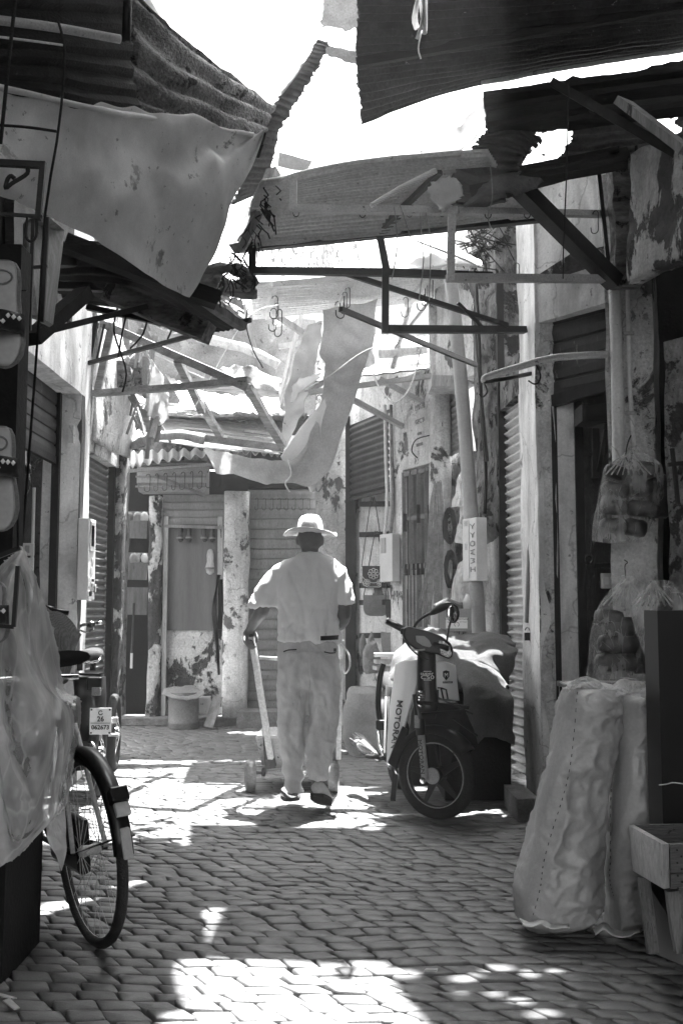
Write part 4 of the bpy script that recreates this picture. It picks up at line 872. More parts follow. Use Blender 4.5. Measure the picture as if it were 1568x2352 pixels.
# back corrugated awning
ba = thing('corrugated_awning', 'wavy edged corrugated awning over the far left shop front', 'awning', P(400, 1050, 10.2))
m = sheet([PP([(296, 1072, 9.9), (400, 1055, 9.9), (540, 1040, 9.9), (640, 1045, 9.9)]), PP([(290, 1040, 10.9), (400, 1035, 10.9), (540, 1030, 10.9), (640, 1030, 10.9)])], 140, 6, 0, 4, 5, corr=.022, cn=16, along='u')
m.build('sheet', zinc, ba, smooth=True, solid=.006)
for a, b in (((298, 1082, 9.95), (480, 1068, 9.95)), ((358, 1092, 10.1), (470, 1138, 10.4)), ((480, 1068, 9.95), (640, 1064, 9.95))):
    MB().bar(P(*a), P(*b), .035, .03).build('strut', shut_mid, ba)
for i in range(9):
    o = dup(hk, (0, 0, 0), 'dark iron hook in the row under the wavy edged far left awning'); o.location = P(340+i*20, 1082-i*1.2, 9.9)-Vector((0, 0, .2)); o.rotation_euler = (0, 0, random.uniform(-.9, .9)); o.scale = (.85, .85, .8)
for i in range(8):
    o = dup(hk, (0, 0, 0), 'faint iron hook in the row at the top of the closed far shutter'); o.location = P(590+i*17, 1128, 10.8)-Vector((0, 0, .2)); o.rotation_euler = (0, 0, random.uniform(-.9, .9)); o.scale = (.6, .6, .6)
# lamp, cables on the tall post
lm = one(MB().ell([(P(717, 1130-6*k, 10.4), Vector((.02+.028*math.sin(min(1, k/3)*1.57), 0, 0)), Vector((0, .03, 0))) for k in range(8)], 10), 'street_lamp', whiteplas, 'small pale oval lamp on the tall post above the hat', 'lamp', smooth=True)
cord([(740, 1060, 10.4), (752, 1075, 10.4), (748, 1100, 10.4), (728, 1130, 10.4), (720, 1080, 10.4)], .008, 'loose cables looping down beside the oval lamp', cable)
# far left shop contents
st = thing('shop_shelf', 'dark shelf of goods inside the far left shop doorway', 'shelf', P(310, 1500, 11.5))
for Y in (1205, 1300, 1380): MB().bar(P(286, Y, 11.5), P(338, Y+1, 11.5), .03, .3).build('shelf_board', wood, st)
rn = random.Random(2)
for k in range(8):
    c = P(293+rn.random()*40, rn.choice((1196, 1291)), 11.3); one(MB().lathe(c, [(.002, -.0), (.045, 0), (.05, .05), (.03, .09), (.002, .1)], 10).disp(.01, 12, k), 'goods_bundle', rn.choice((whiteplas, leather, greyplas)), 'small bundle of goods on the shelf inside the far left shop', 'goods', 'bundles on the far left shop shelf', smooth=True)
pc0 = thing('pull_cord', 'thin cord with pale tip hanging in the far left doorway', 'cord', P(303, 1535, 10.9)); MB().tube(PP([(308, 1385, 10.9), (306, 1440, 10.9), (303, 1500, 10.9)]), .012, 6).build('cord', leather, pc0); MB().tube(PP([(303, 1500, 10.9), (302, 1535, 10.9)]), .014, 6).build('tip', whiteplas, pc0)
# sandals hung in a row & pair on the door panel
def sandal(X, Y, d, lab, s=1, mt=leather):
    t = thing('sandal', lab, 'sandal', P(X, Y, d), 'sandals hanging on the far door panel')
    c = P(X, Y, d); MB().ell([(c+Vector((0, 0, z*s)), Vector((r*s, 0, 0)), Vector((0, .012, 0))) for z, r in ((-.12, .012), (-.1, .035), (-.05, .042), (.0, .03), (.06, .034), (.1, .026), (.115, .01))], 12).build('sole', mt, t, smooth=True)
    MB().tube([c+Vector((.04*s*math.cos(a), -.012-.03*math.sin(a), -.06*s)) for a in (0, .6, 1.2, 1.57, 1.9, 2.5, 3.14)], .012, 6).build('strap', leather_g, t, smooth=True)
    return t
sandal(483, 1290, 11.0, 'single long sandal hanging alone low on the plywood panel', 1.15, wood_pale)
for X, s_ in ((415, 'first sandal from the left in the row over the plywood panel'), (435, 'second sandal from the left in the row over the plywood panel'), (470, 'third sandal from the left in the row over the plywood panel'), (488, 'rightmost sandal in the row over the plywood panel')):
    sandal(X, 1226, 11.0, s_, .75)
m = MB()
for k in range(5): m.tube(spl(PP([(499+k*1.5, 1320, 10.95), (496-k*2, 1400, 10.95), (500-k, 1470, 10.95), (503, 1550, 10.95)]), 8), .012, 6)
one(m, 'hanging_strap', leather, 'dark straps hanging on the door frame right of the plywood panel', 'strap', smooth=True)
# metal drum with cloth
dr = thing('metal_drum', 'dull metal drum against the peeling parapet at the back', 'drum', Vector((P(422, 1640, 10.5).x, 10.5, .0)))
b0 = wloc(dr); rr_ = .15; hgt = ZY(1590, 10.5)
MB().lathe(b0, [(.001, 0), (rr_*.95, 0), (rr_, .015), (rr_, .05), (rr_*1.04, .06), (rr_, .07), (rr_, hgt-.05), (rr_*1.04, hgt-.04), (rr_, hgt-.03), (rr_, hgt), (.001, hgt)], 28).build('drum_body', zinc_dark, dr, smooth=True)
m = sheet([[b0+Vector((-.21, -.05, hgt-.02)), b0+Vector((-.08, -.17, hgt-.04)), b0+Vector((.08, -.17, hgt-.06)), b0+Vector((.2, -.08, hgt+.0))], [b0+Vector((-.19, 0, hgt+.02)), b0+Vector((-.08, 0, hgt+.035)), b0+Vector((.08, 0, hgt+.03)), b0+Vector((.19, 0, hgt+.015))], [b0+Vector((-.14, .14, hgt+.04)), b0+Vector((0, .15, hgt+.05)), b0+Vector((.08, .15, hgt+.05)), b0+Vector((.15, .13, hgt))]], 26, 18, .018, 9, 3, ridge=.3)
one(m, 'folded_cloth', burlap_t, 'grey cloth folded over the top of the metal drum', 'cloth', smooth=True, solid=.012)
one(MB().prism([P(468, 1668, 10.4), P(489, 1672, 10.35), P(512, 1602, 10.55), P(490, 1598, 10.6)], (0, .03, 0)), 'leaning_board', wood, 'small board leaning right of the metal drum', 'board')
one(MB().ell([(P(470, 1640-k*8, 10.75), Vector((.09-.006*k, 0, 0)), Vector((0, .09, 0))) for k in range(6)], 14).disp(.03, 9), 'crumpled_bag', canvas, 'crumpled pale bag between the drum and the leaning board', 'bag', smooth=True)
# big sack at back on a block
def sack(rows, seed, mt, nm, lab, amp=.02, sc=6, ridge=.5, n=36, hh=.16, cat='sack', **k):
    rg_ = []
    for X0, X1, Y, d in rows:
        a, b = P(X0, Y, d), P(X1, Y, d); rg_.append(((a+b)/2, Vector(((b-a).x/2, 0, 0)), Vector((0, min(hh, (b-a).x/2), 0))))
    # resample
    out = []; cs = spl([r[0] for r in rg_], 40); ws = spl([r[1] for r in rg_], 40); ds = spl([r[2] for r in rg_], 40)
    m_ = MB().ell(list(zip(cs, ws, ds)), n, 2.4).disp(amp, sc, seed, ridge=ridge)
    return one(m_, nm, mt, lab, cat, smooth=True, **k)
sack([(810, 850, 1742, 8.65), (800, 872, 1735, 8.65), (790, 886, 1700, 8.65), (786, 888, 1655, 8.65), (792, 884, 1612, 8.65), (800, 874, 1588, 8.65), (806, 868, 1578, 8.7)], 3, burlap_t, 'grain_sack', 'bulging pale cloth sack on a stone block behind the moped', .02, 7, .6)
one(MB().box(P(822, 1745, 8.6)+Vector((.06, 0, -.02)), (.3, .25, .07)).disp(.008, 9), 'stone_block', stone, 'flat stone block under the bulging cloth sack', 'block')
# leather bags
def bag(X0, X1, Y0, Y1, d, lab, mt, top=None, pat=False):
    t = thing('shoulder_bag', lab, 'bag', P((X0+X1)/2, Y1, d)); a, b = P(X0, Y1, d), P(X1, Y0, d); w_ = b.x-a.x; h_ = b.z-a.z; c = (a+b)/2
    def shp(sx, sz, dz, th):
        pts = []
        for px, pz in ((-.5, .5), (-.5, -.2), (-.42, -.42), (-.25, -.5), (.25, -.5), (.42, -.42), (.5, -.2), (.5, .5)): pts.append(c+Vector((px*w_*sx, -.02, pz*h_*sz+dz)))
        return MB().prism(pts, (0, th, 0))
    shp(1, 1, 0, .06).build('pouch', mt, t, bevel=.008)
    mf = MB(); pts = [c+Vector((px*w_, -.028, pz*h_)) for px, pz in ((-.51, .5), (-.5, .1), (-.3, -.15), (0, -.28), (.3, -.15), (.5, .1), (.51, .5))]
    mf.prism(pts, (0, .01, 0)).build('flap', mt, t, bevel=.003)
    if pat:
        mp_ = MB()
        def ring(cx, cz, r, n_=20, th=.0035): mp_.tube([c+Vector((cx+r*math.cos(6.283*k/n_), -.032, cz+r*math.sin(6.283*k/n_))) for k in range(n_)], th, 4, closed=True)
        def flower(cx, cz, r):
            ring(cx, cz, r*.25)
            for k in range(8):
                q_ = k*math.pi/4; ring(cx+math.cos(q_)*r*.68, cz+math.sin(q_)*r*.68, r*.26, 8, .003)
        flower(0, h_*.14, .055); flower(-w_*.27, -h_*.27, .035); flower(w_*.27, -h_*.27, .035)
        mp_.tube([p+Vector((0, -.004, 0)) for p in spl(pts, 24)], .004, 4); mp_.tube([c+Vector((px*w_*.93, -.03, pz*h_*.93)) for px, pz in ((-.5, .5), (-.5, -.2), (-.42, -.42), (-.25, -.5), (.25, -.5), (.42, -.42), (.5, -.2), (.5, .5))], .004, 4)
        mp_.build('embroidery', rope, t)
    if top:
        p = P(*top); MB().tube(spl([c+Vector((-w_*.48, 0, h_*.45)), p+Vector((-.02, 0, 0)), p, p+Vector((.02, 0, 0)), c+Vector((w_*.48, 0, h_*.45))], 24), .005, 5).build('strap', leather, t)
    return t
bag(829, 885, 1300, 1350, 9.9, 'black bag with pale embroidered flowers hanging in the bag shop', leather, (856, 1152, 9.9), True)
bag(834, 893, 1367, 1415, 9.88, 'plain grey leather bag under the embroidered one', leather_g, (864, 1230, 9.9))
bag(885, 900, 1380, 1420, 9.75, 'dark bag half hidden behind the plain grey bag', leather, (895, 1230, 9.75))
m = sheet([PP([(875, 1452, 9.8), (900, 1452, 9.7)]), PP([(878, 1500, 9.8), (900, 1505, 9.7)])], 8, 8, .01, 9)
one(m, 'dark_cloth', leather_g, 'grey leather piece on the lower rail of the bag shop', 'leather', solid=.01)
sack([(828, 832, 1510, 10.0), (824, 842, 1492, 10.0), (826, 840, 1470, 10.0), (831, 836, 1456, 10.0)], 2, leather_g, 'slipper', 'single slipper hanging on the rail beside the net bag', .004, 9, hh=.03, cat='slipper')
sack([(838, 868, 1545, 9.6), (833, 874, 1530, 9.6), (834, 870, 1500, 9.6), (842, 862, 1475, 9.6), (850, 856, 1455, 9.6), (852, 854, 1450, 9.6)], 2, cable, 'net_bag', 'gathered grey net bag hanging low in the bag shop', .012, 9, .9, hh=.08, cat='bag')
# ------------------------------------------------------------------ meter boxes, switches, pipes
def box_on(p0, p1, z0, z1, dep, nm, mt, lab, cat, parts=()):
    """box on a wall between two plan points (p0 near/left ...), protruding dep"""
    a = Vector((*p0, 0)); b = Vector((*p1, 0)); d = (b-a).normalized(); n = Vector((-d.y, d.x, 0)); t = thing(nm, lab, cat, (a+b)/2+Vector((0, 0, z0)))
    MB().prism([a+Vector((0, 0, z0)), b+Vector((0, 0, z0)), b+Vector((0, 0, z1)), a+Vector((0, 0, z1))], n*dep).build('casing', mt, t, bevel=.006)
    def quad(u0, u1, v0, v1, m_, nme, e=.006):
        L_ = b-a; q0 = a+L_*u0+n*(dep+.0005)+Vector((0, 0, z0+(z1-z0)*v0)); q1 = a+L_*u1+n*(dep+.0005)+Vector((0, 0, z0+(z1-z0)*v0)); h_ = Vector((0, 0, (z1-z0)*(v1-v0)))
        MB().prism([q0, q1, q1+h_, q0+h_], n*e).build(nme, m_, t)
    for qd in parts: quad(*qd)
    return t, a, b, n
t, a, b, n = box_on((LX+.0, 7.33), (LX+.0, 7.12), ZY(1378, 7.2), ZY(1192, 7.2), .075, 'electric_meter_box', whiteplas, 'tall pale electric meter box with taped papers on the left stucco pillar', 'meter box', ((.25, .85, .6, .96, greyplas, 'window'), (.35, .75, .66, .92, steel_dark, 'glass'), (.3, .7, .2, .26, whitepaint, 'number_label')))
text('20021', .03, black, face_m((a+b)/2+n*.085+Vector((0, 0, ZY(1333, 7.2))), b-a, (0, 0, 1)), parent=t)
mm = MB(); rn = random.Random(8)
for k in range(9):
    z = ZY(1378, 7.2)+rn.uniform(.02, .3); mm.box((a+b)/2+n*.078+Vector((0, rn.uniform(-.1, .1), z)), (.004, rn.uniform(.06, .1), rn.uniform(.03, .07)))
mm.build('taped_paper', tarp_g, t)
wy = P(1100, 1300, 7.55)
ya, yb = pl(1119, 7.55), pl(1088, 7.75)
t, a, b, n = box_on(ya, yb, ZY(1335, 7.6), ZY(1190, 7.6), .09, 'electric_meter_box', whiteplas, 'white meter box with marker scrawl beside the fat grey pipe', 'meter box', ((.5, .95, .05, .98, whiteplas, 'cover'), (.58, .85, .88, .96, greyplas, 'window'), (.6, .8, .5, .6, greyplas, 'window')))
# scrawl strokes
ms = MB(); rn = random.Random(2)
glyph = {'Y': [[(0, 1), (.5, .5), (1, 1)], [(.5, .5), (.5, 0)]], 'v': [[(0, 1), (.5, 0), (1, 1)]], 'o': [[(0, .2), (0, .8), (.5, 1), (1, .8), (1, .2), (.5, 0), (0, .2)]], '3': [[(0, 1), (1, .8), (.4, .55), (1, .25), (0, 0)]], 'E': [[(1, 1), (0, .8), (.6, .55), (0, .25), (1, 0)]], 'H': [[(0, 0), (0, 1)], [(1, 0), (1, 1)], [(0, .5), (1, .5)]]}
L_ = b-a; hh_ = ZY(1190, 7.6)-ZY(1335, 7.6)
for i, ch in enumerate('YYo3EH'):
    v0 = .86-i*.135
    for st_ in glyph[ch]:
        ms.tube([a+L_*(.08+.3*x)+n*.094+Vector((0, 0, ZY(1335, 7.6)+hh_*(v0+.08*y-.04))) for x, y in st_], .004, 4)
ms.build('lettering', cable, t)
ra_, rb_ = pl(918, 9.35), pl(889, 9.55)
box_on(ra_, rb_, ZY(1336, 9.4), ZY(1226, 9.4), .08, 'electric_meter_box', whiteplas, 'slim pale meter box on the wall left of the folding door', 'meter box', ((.5, .85, .6, .92, greyplas, 'window'),))
a = P(1380, 1318, 6.22); sw = thing('light_switch', 'square double light switch in the right shop doorway', 'switch', P(1395, 1350, 6.2))
cs = P(1396, 1334, 6.2); MB().box(cs, (.09, .02, .09)).build('plate', whiteplas, sw, bevel=.004)
for dx in (-.013, .013): MB().box(cs+Vector((dx, -.012, 0)), (.022, .01, .045)).build('rocker', whitepaint, sw, bevel=.002)
sw = thing('light_switch', 'pair of old light switches low inside the left shop', 'switch', P(66, 1290, 7.1)); cs = P(66, 1262, 7.1)
for dz in (.0, -.1): MB().box(cs+Vector((0, -.01, dz)), (.085, .02, .085)).build('plate', whiteplas, sw, bevel=.004); MB().box(cs+Vector((0, -.025, dz)), (.03, .01, .05)).build('rocker', greyplas, sw)
one(MB().box(P(166, 998, 7.14), (.035, .05, .12)), 'wall_block', plaster_clean, 'small wooden block fixed on the left stucco reveal', 'block')
gl = thing('caged_lamp', 'black caged lamp hanging inside the left shop', 'lamp', P(53, 1140, 6.4)); c = P(53, 1080, 6.4)
MB().lathe(c, [(.001, .12), (.02, .12), (.022, .05), (.05, .03), (.055, -.02), (.001, -.03)], 12).build('lamp_cap', black, gl, smooth=True)
for k in range(5):
    q_ = k*1.257; MB().tube(spl([c+Vector((.03*math.cos(q_), .03*math.sin(q_), 0)), c+Vector((.05*math.cos(q_), .05*math.sin(q_), -.1)), c+Vector((0, 0, -.19))], 8), .003, 4).build('cage_wire', chrome, gl)
# pipes
one(MB().tube(spl(PP([(1026, 590, 7.75), (1040, 690, 7.75), (1060, 900, 7.75), (1074, 1080, 7.75), (1086, 1260, 7.75), (1097, 1400, 7.75), (1102, 1560, 7.75)]), 14), [.052]*15, 18), 'downpipe', greyplas, 'fat grey downpipe leaning along the crumbling wall', 'pipe', smooth=True)
for i, pts in enumerate((((1092, 640, 7.8), (1100, 800, 7.8), (1105, 950, 7.8), (1115, 1080, 7.8), (1112, 1180, 7.7)), ((1086, 700, 7.9), (1112, 1000, 7.7), (1118, 1060, 7.7)))):
    cord(pts, .014, ['dark flexible conduit down the mud brick wall', 'second thin conduit beside the fat downpipe'][i], leather, nm='conduit')
one(MB().tube(spl(PP([(1405, 540, 5.75), (1412, 700, 5.75), (1416, 850, 5.75), (1420, 1090, 5.75)]), 12), .035, 14), 'downpipe', plaster_clean, 'plastered pipe running down the left edge of the right pillar', 'pipe', smooth=True)
pp = thing('conduit_pipe', 'thin painted conduit with clips running down the right pillar', 'pipe', P(1448, 1000, 5.72))
MB().tube(spl(PP([(1440, 640, 5.72), (1443, 800, 5.72), (1446, 900, 5.72), (1456, 1030, 5.72)]), 12), .013, 8).build('pipe', plaster_clean, pp, smooth=True)
for X, Y in ((1443, 765), (1446, 948)): MB().box(P(X, Y, 5.7), (.055, .02, .018)).build('clip', steel_grey, pp)
for i, (X, d) in enumerate(((883, 9.5), (897, 9.5))):
    cord([(X, 930, d), (X+2, 1050, d), (X+5, 1150, d), (X-1, 1230, d)], .016, ['left thin pipe on the post beside the bag shop', 'right thin pipe on the post beside the bag shop'][i], plaster_clean if i == 0 else cable, nm='conduit')
tp_ = thing('awning_arm', 'old round pipe arm with hook reaching left from the right wall', 'pipe', P(1250, 850, 5.9))
MB().tube(spl(PP([(1112, 876, 6.2), (1118, 866, 6.2), (1180, 846, 6.1), (1270, 822, 5.95), (1395, 814, 5.75)]), 18), .022, 10).build('arm', steel_grey, tp_, smooth=True)
MB().tube(PP([(1114, 876, 6.2), (1170, 868, 6.3), (1218, 858, 6.5)]), .014, 8).build('stay', steel_dark, tp_, smooth=True)
MB().tube(spl(PP([(1230, 838, 6.0), (1240, 860, 6.0), (1236, 878, 6.0), (1225, 882, 6.0), (1212, 874, 6.0)]), 12), .005, 5).build('hook', steel_dark, tp_)
MB().tube(spl(PP([(1112, 880, 6.2), (1118, 900, 6.2), (1108, 912, 6.2), (1100, 905, 6.2)]), 10), .005, 5).build('hook', steel_dark, tp_)
cord([(985, 1000, 8.9), (955, 1010, 9.1), (945, 1035, 9.1), (958, 1052, 9.1)], .006, 'curled wire with bulb holder on the wall over the folding door', leather)
# wall writing over folding door
ws_ = thing('wall_writing', 'faint grey hand painted writing on the plaster above the folding door', 'writing', W(975, 1000, q['e'], q['f']))
wd_ = Vector((q['e'][0]-q['f'][0], q['e'][1]-q['f'][1], 0)).normalized(); wn_ = Vector((-abs(wd_.y), -abs(wd_.x), 0)).normalized()
for Y_, s_, z_ in ((905, '11 11', .07), (935, 'MV M', .07), (968, 'GEC 9', .06), (995, 'om', .06), (1020, 'nnnn', .06)):
    text(s_, z_, cable, face_m(W(970, Y_, q['e'], q['f'])+wn_*.03, wd_, (0, 0, 1)), parent=ws_, ext=.004)
# cable bundle
m = MB(); rn = random.Random(6)
for k in range(46):
    x = rn.uniform(-17, 17); o_ = rn.uniform(-24, 20)
    m.tube(spl(PP([(1006+x*.5, 1105+rn.uniform(0, 10), 8.45), (1002+x, 1180, 8.35), (1000+x+o_*.5, 1300, 8.4), (992+x+o_, 1380+rn.uniform(0, 60), 8.4)]), 9), .0052, 5)
one(m, 'rope_bundle', cable, 'long bundle of grey leather cords hanging beside the folding door', 'cords', smooth=True)
for i, (X, Y0, Y1) in enumerate(((1032, 1165, 1250), (1034, 1260, 1355))):
    m = MB()
    for k in range(16):
        a_ = rn.uniform(.5, 1); m.tube([P(X+14*a_*math.cos(q_)+rn.uniform(-2, 2), (Y0+Y1)/2+(Y1-Y0)/2*a_*math.sin(q_), 8.35) for q_ in np.linspace(0, 6.28, 14)], .006, 4)
    one(m, 'coiled_cord', leather, ['upper dark coil of cord hanging by the fat pipe', 'lower dark coil of cord hanging by the fat pipe'][i], 'coil', smooth=True)
def fbag(rows, mt, lab, seed=1, amp=.02, hh=.1, ridge=.9, sc=9): return sack(rows, seed, mt, 'plastic_bag', lab, amp, sc, ridge, hh=hh, cat='bag')
fbag([(1038, 1068, 1165, 8.1), (1046, 1068, 1130, 8.1), (1056, 1066, 1080, 8.1), (1060, 1064, 1060, 8.1)], film3, 'thin white plastic bag corner hanging behind the fat pipe', hh=.05)
fbag([(1046, 1072, 1246, 8.1), (1044, 1072, 1230, 8.1), (1052, 1070, 1200, 8.1), (1058, 1066, 1165, 8.1)], film3, 'white plastic bag hanging left of the fat pipe, middle one', 3)
fbag([(1030, 1070, 1385, 8.0), (1036, 1078, 1360, 8.0), (1044, 1078, 1320, 8.0), (1060, 1078, 1285, 8.0)], film3, 'full white plastic bag hanging left of the fat pipe, lowest one', 5)
# carton
ca = thing('carton', 'cardboard carton with printed label on top of the covered load', 'box', P(1040, 1452, 7.4))
A0, A1 = P(1008, 1450, 7.35), P(1082, 1450, 7.35); zt_ = P(1000, 1398, 7.35).z; zb_ = A0.z
MB().box(((A0.x+A1.x)/2, 7.5, (zt_+zb_)/2), (A1.x-A0.x, .3, zt_-zb_)).build('carton_body', card, ca, bevel=.004)
sidx = A0.x
MB().box((sidx-.02, 7.5, (zt_+zb_)/2), (.03, .28, zt_-zb_-.02)).build('carton_side', tarp_g, ca)
cx_ = (P(1024, 1430, 7.35)+P(1072, 1430, 7.35))/2; cz_ = P(1000, 1431, 7.35).z
MB().box((cx_.x, 7.348, cz_), (.15, .002, .075)).build('label', whitepaint, ca)
for s_, sz, dx, dz in (('COLLE POLYURETHANE', .0155, 0, .027), ('REF : 32', .0125, -.045, .006), ('3x5', .012, -.055, -.022), ('Non Toluene', .009, .045, .008)):
    text(s_, sz, black, face_m((cx_.x+dx, 7.346, cz_+dz), (1, 0, 0), (0, 0, 1)), parent=ca)
MB().tube([Vector((cx_.x+.0+.016*math.cos(q_), 7.346, cz_-.01+.016*math.sin(q_))) for q_ in np.linspace(-1, 4.2, 14)], .0015, 4).build('emblem', black, ca)
for i, (dx, an) in enumerate(((-.09, -.5), (.0, .4))):
    one(MB().box(Vector(((A0.x+A1.x)/2+dx, 7.45, zt_+.05)), (.1, .2, .01), mtx=Matrix.Rotation(an, 3, 'Y')), 'carton_flap', card if i else tarp_g, ['pale paper flap standing up at the left of the carton', 'bent flap standing over the middle of the carton'][i], 'flap')
one(MB().lathe(P(1073, 1398, 7.45), [(.03, 0), (.035, .05), (.02, .08), (.01, .1)], 12), 'white_bottle', whiteplas, 'small white bottle standing on the carton', 'bottle', smooth=True)
# gate bar & lock at corrugated shutter
lk = thing('lock_bar', 'long narrow board with padlock along the corrugated shutter', 'lock', P(1215, 1300, 6.7))
MB().bar(P(1224, 1100, 6.72), P(1212, 1430, 6.78), .04, .05).build('bar', wood, lk)
MB().box(P(1211, 1462, 6.7), (.04, .03, .05)).build('padlock', black, lk); MB().tube([P(1211, 1448, 6.7)+Vector((.014*math.cos(k), 0, .02*math.sin(k))) for k in np.linspace(0, 3.14, 7)], .005, 5).build('shackle', chrome, lk)
# door furniture inside right shop
one(MB().box(P(1384, 1299, 6.2), (.1, .03, .025)), 'wall_slat', wood_dark, 'upper dark slat on the inner wall of the right doorway', 'slat')
one(MB().box(P(1372, 1422, 6.2), (.08, .03, .025)), 'wall_slat', wood_dark, 'lower dark slat on the inner wall of the right doorway', 'slat')
one(MB().tube(spl(PP([(1360, 1180, 6.1), (1354, 1270, 6.1)]), 4), .006, 6).tube([P(1352, 1285, 6.1)+Vector((.02*math.cos(k), 0, .025*math.sin(k))) for k in np.linspace(0, 6.28, 12)], .008, 6), 'hanging_tool', steel_dark, 'dark ring ended tool hanging in the right doorway', 'tool')
bk = thing('shelf_bracket', 'black angled shelf bracket on the inner wall of the right doorway', 'bracket', P(1370, 1050, 6.25))
for a_, b_, w_ in (((1366, 985, 6.2), (1366, 1098, 6.2), .04), ((1348, 972, 6.2), (1392, 980, 6.0), .035), ((1390, 985, 6.0), (1372, 1090, 6.2), .02), ((1352, 1044, 6.2), (1380, 1044, 6.2), .012)):
    MB().bar(P(*a_), P(*b_), w_).build('bar', steel_dark, bk)
one(MB().box(P(1366, 955, 6.05), (.2, .2, .1)), 'roller_motor', wood_dark, 'dark boxed block under the raised shutter at right', 'box')
sh2 = one(MB().tube(spl(PP([(1542, 1030, 5.1), (1548, 1080, 5.1), (1556, 1160, 5.1)]), 6), .012, 6).bar(P(1532, 1068, 5.1), P(1580, 1062, 5.1), .02), 'latch_bar', steel_dark, 'dark latch rod on the wall at the right edge', 'latch')
# ------------------------------------------------------------------ man
MD = 6.4
man = thing('person', 'man in straw hat, white t-shirt and baggy pale trousers walking away pushing a hand cart', 'person', Vector((P(705, 1500, MD).x, MD, 0)))
def prow(rows, hd):
    out = []
    for r in rows:
        X0, X1, Y, d = r[:4]; a, b = P(X0, Y, d), P(X1, Y, d); h = r[4] if len(r) > 4 else hd
        out.append(((a+b)/2, (b-a)/2, Vector((0, h, 0))))
    return out
def resamp(rows, n):
    a = spl([r[0] for r in rows], n); b = spl([r[1] for r in rows], n); c = spl([r[2] for r in rows], n); return list(zip(a, b, c))
# body
bm_ = MB()
bm_.ell(resamp(prow([(704, 720, 1190, MD), (690, 733, 1200, MD, .075), (685, 738, 1222, MD, .09), (684, 739, 1240, MD, .09), (688, 736, 1255, MD, .078), (692, 731, 1262, MD+.01, .06), (690, 733, 1275, MD+.01, .06), (675, 748, 1290, MD, .065)], .03), 22), 24, 2.1)
bm_.ell(resamp(prow([(660, 760, 1292, MD, .07), (645, 772, 1320, MD, .085), (650, 768, 1400, MD, .09), (652, 766, 1470, MD, .09), (648, 770, 1540, MD, .1)], .09), 14), 20, 2.3)
for X in (683, 740):
    c = P(X, 1242, MD-.0); bm_.ell([(c+Vector((0, 0, z)), Vector((w_, 0, 0)), Vector((0, .014, 0))) for z, w_ in ((-.03, .003), (-.02, .009), (0, .011), (.02, .011), (.03, .004))], 10)
bm_.ell([(P(711, 1248+k*4, MD+.09), Vector((.008+.004*k, 0, 0)), Vector((0, .012+.006*k, 0))) for k in range(4)], 8)
# arms
def lim(pts, rad, n=14): bm_.tube(spl([P(*p) for p in pts], 16), [float(np.interp(i/16*(len(rad)-1), range(len(rad)), rad)) for i in range(17)], n)
lim([(650, 1310, MD), (628, 1345, MD), (607, 1385, MD), (600, 1405, MD+.02), (585, 1428, MD+.1), (573, 1448, MD+.16)], [.06, .052, .047, .044, .036, .025])
lim([(768, 1310, MD), (780, 1345, MD), (788, 1390, MD-.02), (788, 1418, MD-.01), (778, 1436, MD+.1), (752, 1440, MD+.26)], [.06, .052, .047, .045, .037, .026])
# left hand closing on the handle, right hand curled in front
hc = P(574, 1458, MD+.18)
bm_.ell([(P(572, 1444, MD+.16), Vector((.022, 0, 0)), Vector((0, .018, 0))), (P(573, 1452, MD+.17), Vector((.04, 0, 0)), Vector((0, .026, 0))), (P(575, 1464, MD+.17), Vector((.046, 0, 0)), Vector((0, .026, 0))), (P(576, 1471, MD+.175), Vector((.04, 0, 0)), Vector((0, .016, 0)))], 14)
for k, (X0, Y0, X1, Y1, X2, Y2) in enumerate(((563, 1462, 563, 1474, 571, 1479), (567, 1466, 567, 1480, 577, 1484), (572, 1469, 572, 1486, 583, 1489), (578, 1470, 579, 1486, 588, 1485))):
    bm_.tube(spl([P(X0, Y0, MD+.15), P(X1, Y1, MD+.115), P(X2, Y2, MD+.12)], 8), [.0125, .0125, .012, .012, .0115, .011, .011, .01, .008], 8)
bm_.tube(spl([P(580, 1450, MD+.16), P(588, 1458, MD+.13), P(590, 1469, MD+.115), P(589, 1478, MD+.12)], 8), [.013, .013, .0125, .012, .012, .011, .011, .01, .007], 8)
h2_ = P(748, 1440, MD+.28)
bm_.ell([(h2_, Vector((.01, .0, .018)), Vector((0, .02, 0))), (h2_+Vector((-.04, .02, 0)), Vector((.01, 0, .035)), Vector((0, .02, 0))), (h2_+Vector((-.075, .03, 0)), Vector((.01, 0, .03)), Vector((0, .016, 0)))], 12)
for k in range(4):
    q0 = h2_+Vector((-.07, .03, .028-.018*k)); bm_.tube([q0, q0+Vector((-.035, .005, -.004)), q0+Vector((-.045, -.02, -.006)), q0+Vector((-.03, -.035, -.006))], .008, 8)
bm_.tube([h2_+Vector((-.03, .0, .03)), h2_+Vector((-.055, -.015, .045)), h2_+Vector((-.075, -.02, .04))], .009, 8)
# legs, ankles
lim([(676, 1560, MD), (672, 1680, MD), (674, 1800, MD), (672, 1826, MD)], [.07, .045, .032, .034]); lim([(742, 1560, MD), (742, 1660, MD), (730, 1780, MD-.2), (726, 1800, MD-.24)], [.07, .045, .032, .034])
body = remesh(bm_, .006, None, smooth_it=1); body.build('body', skin, man, smooth=True)
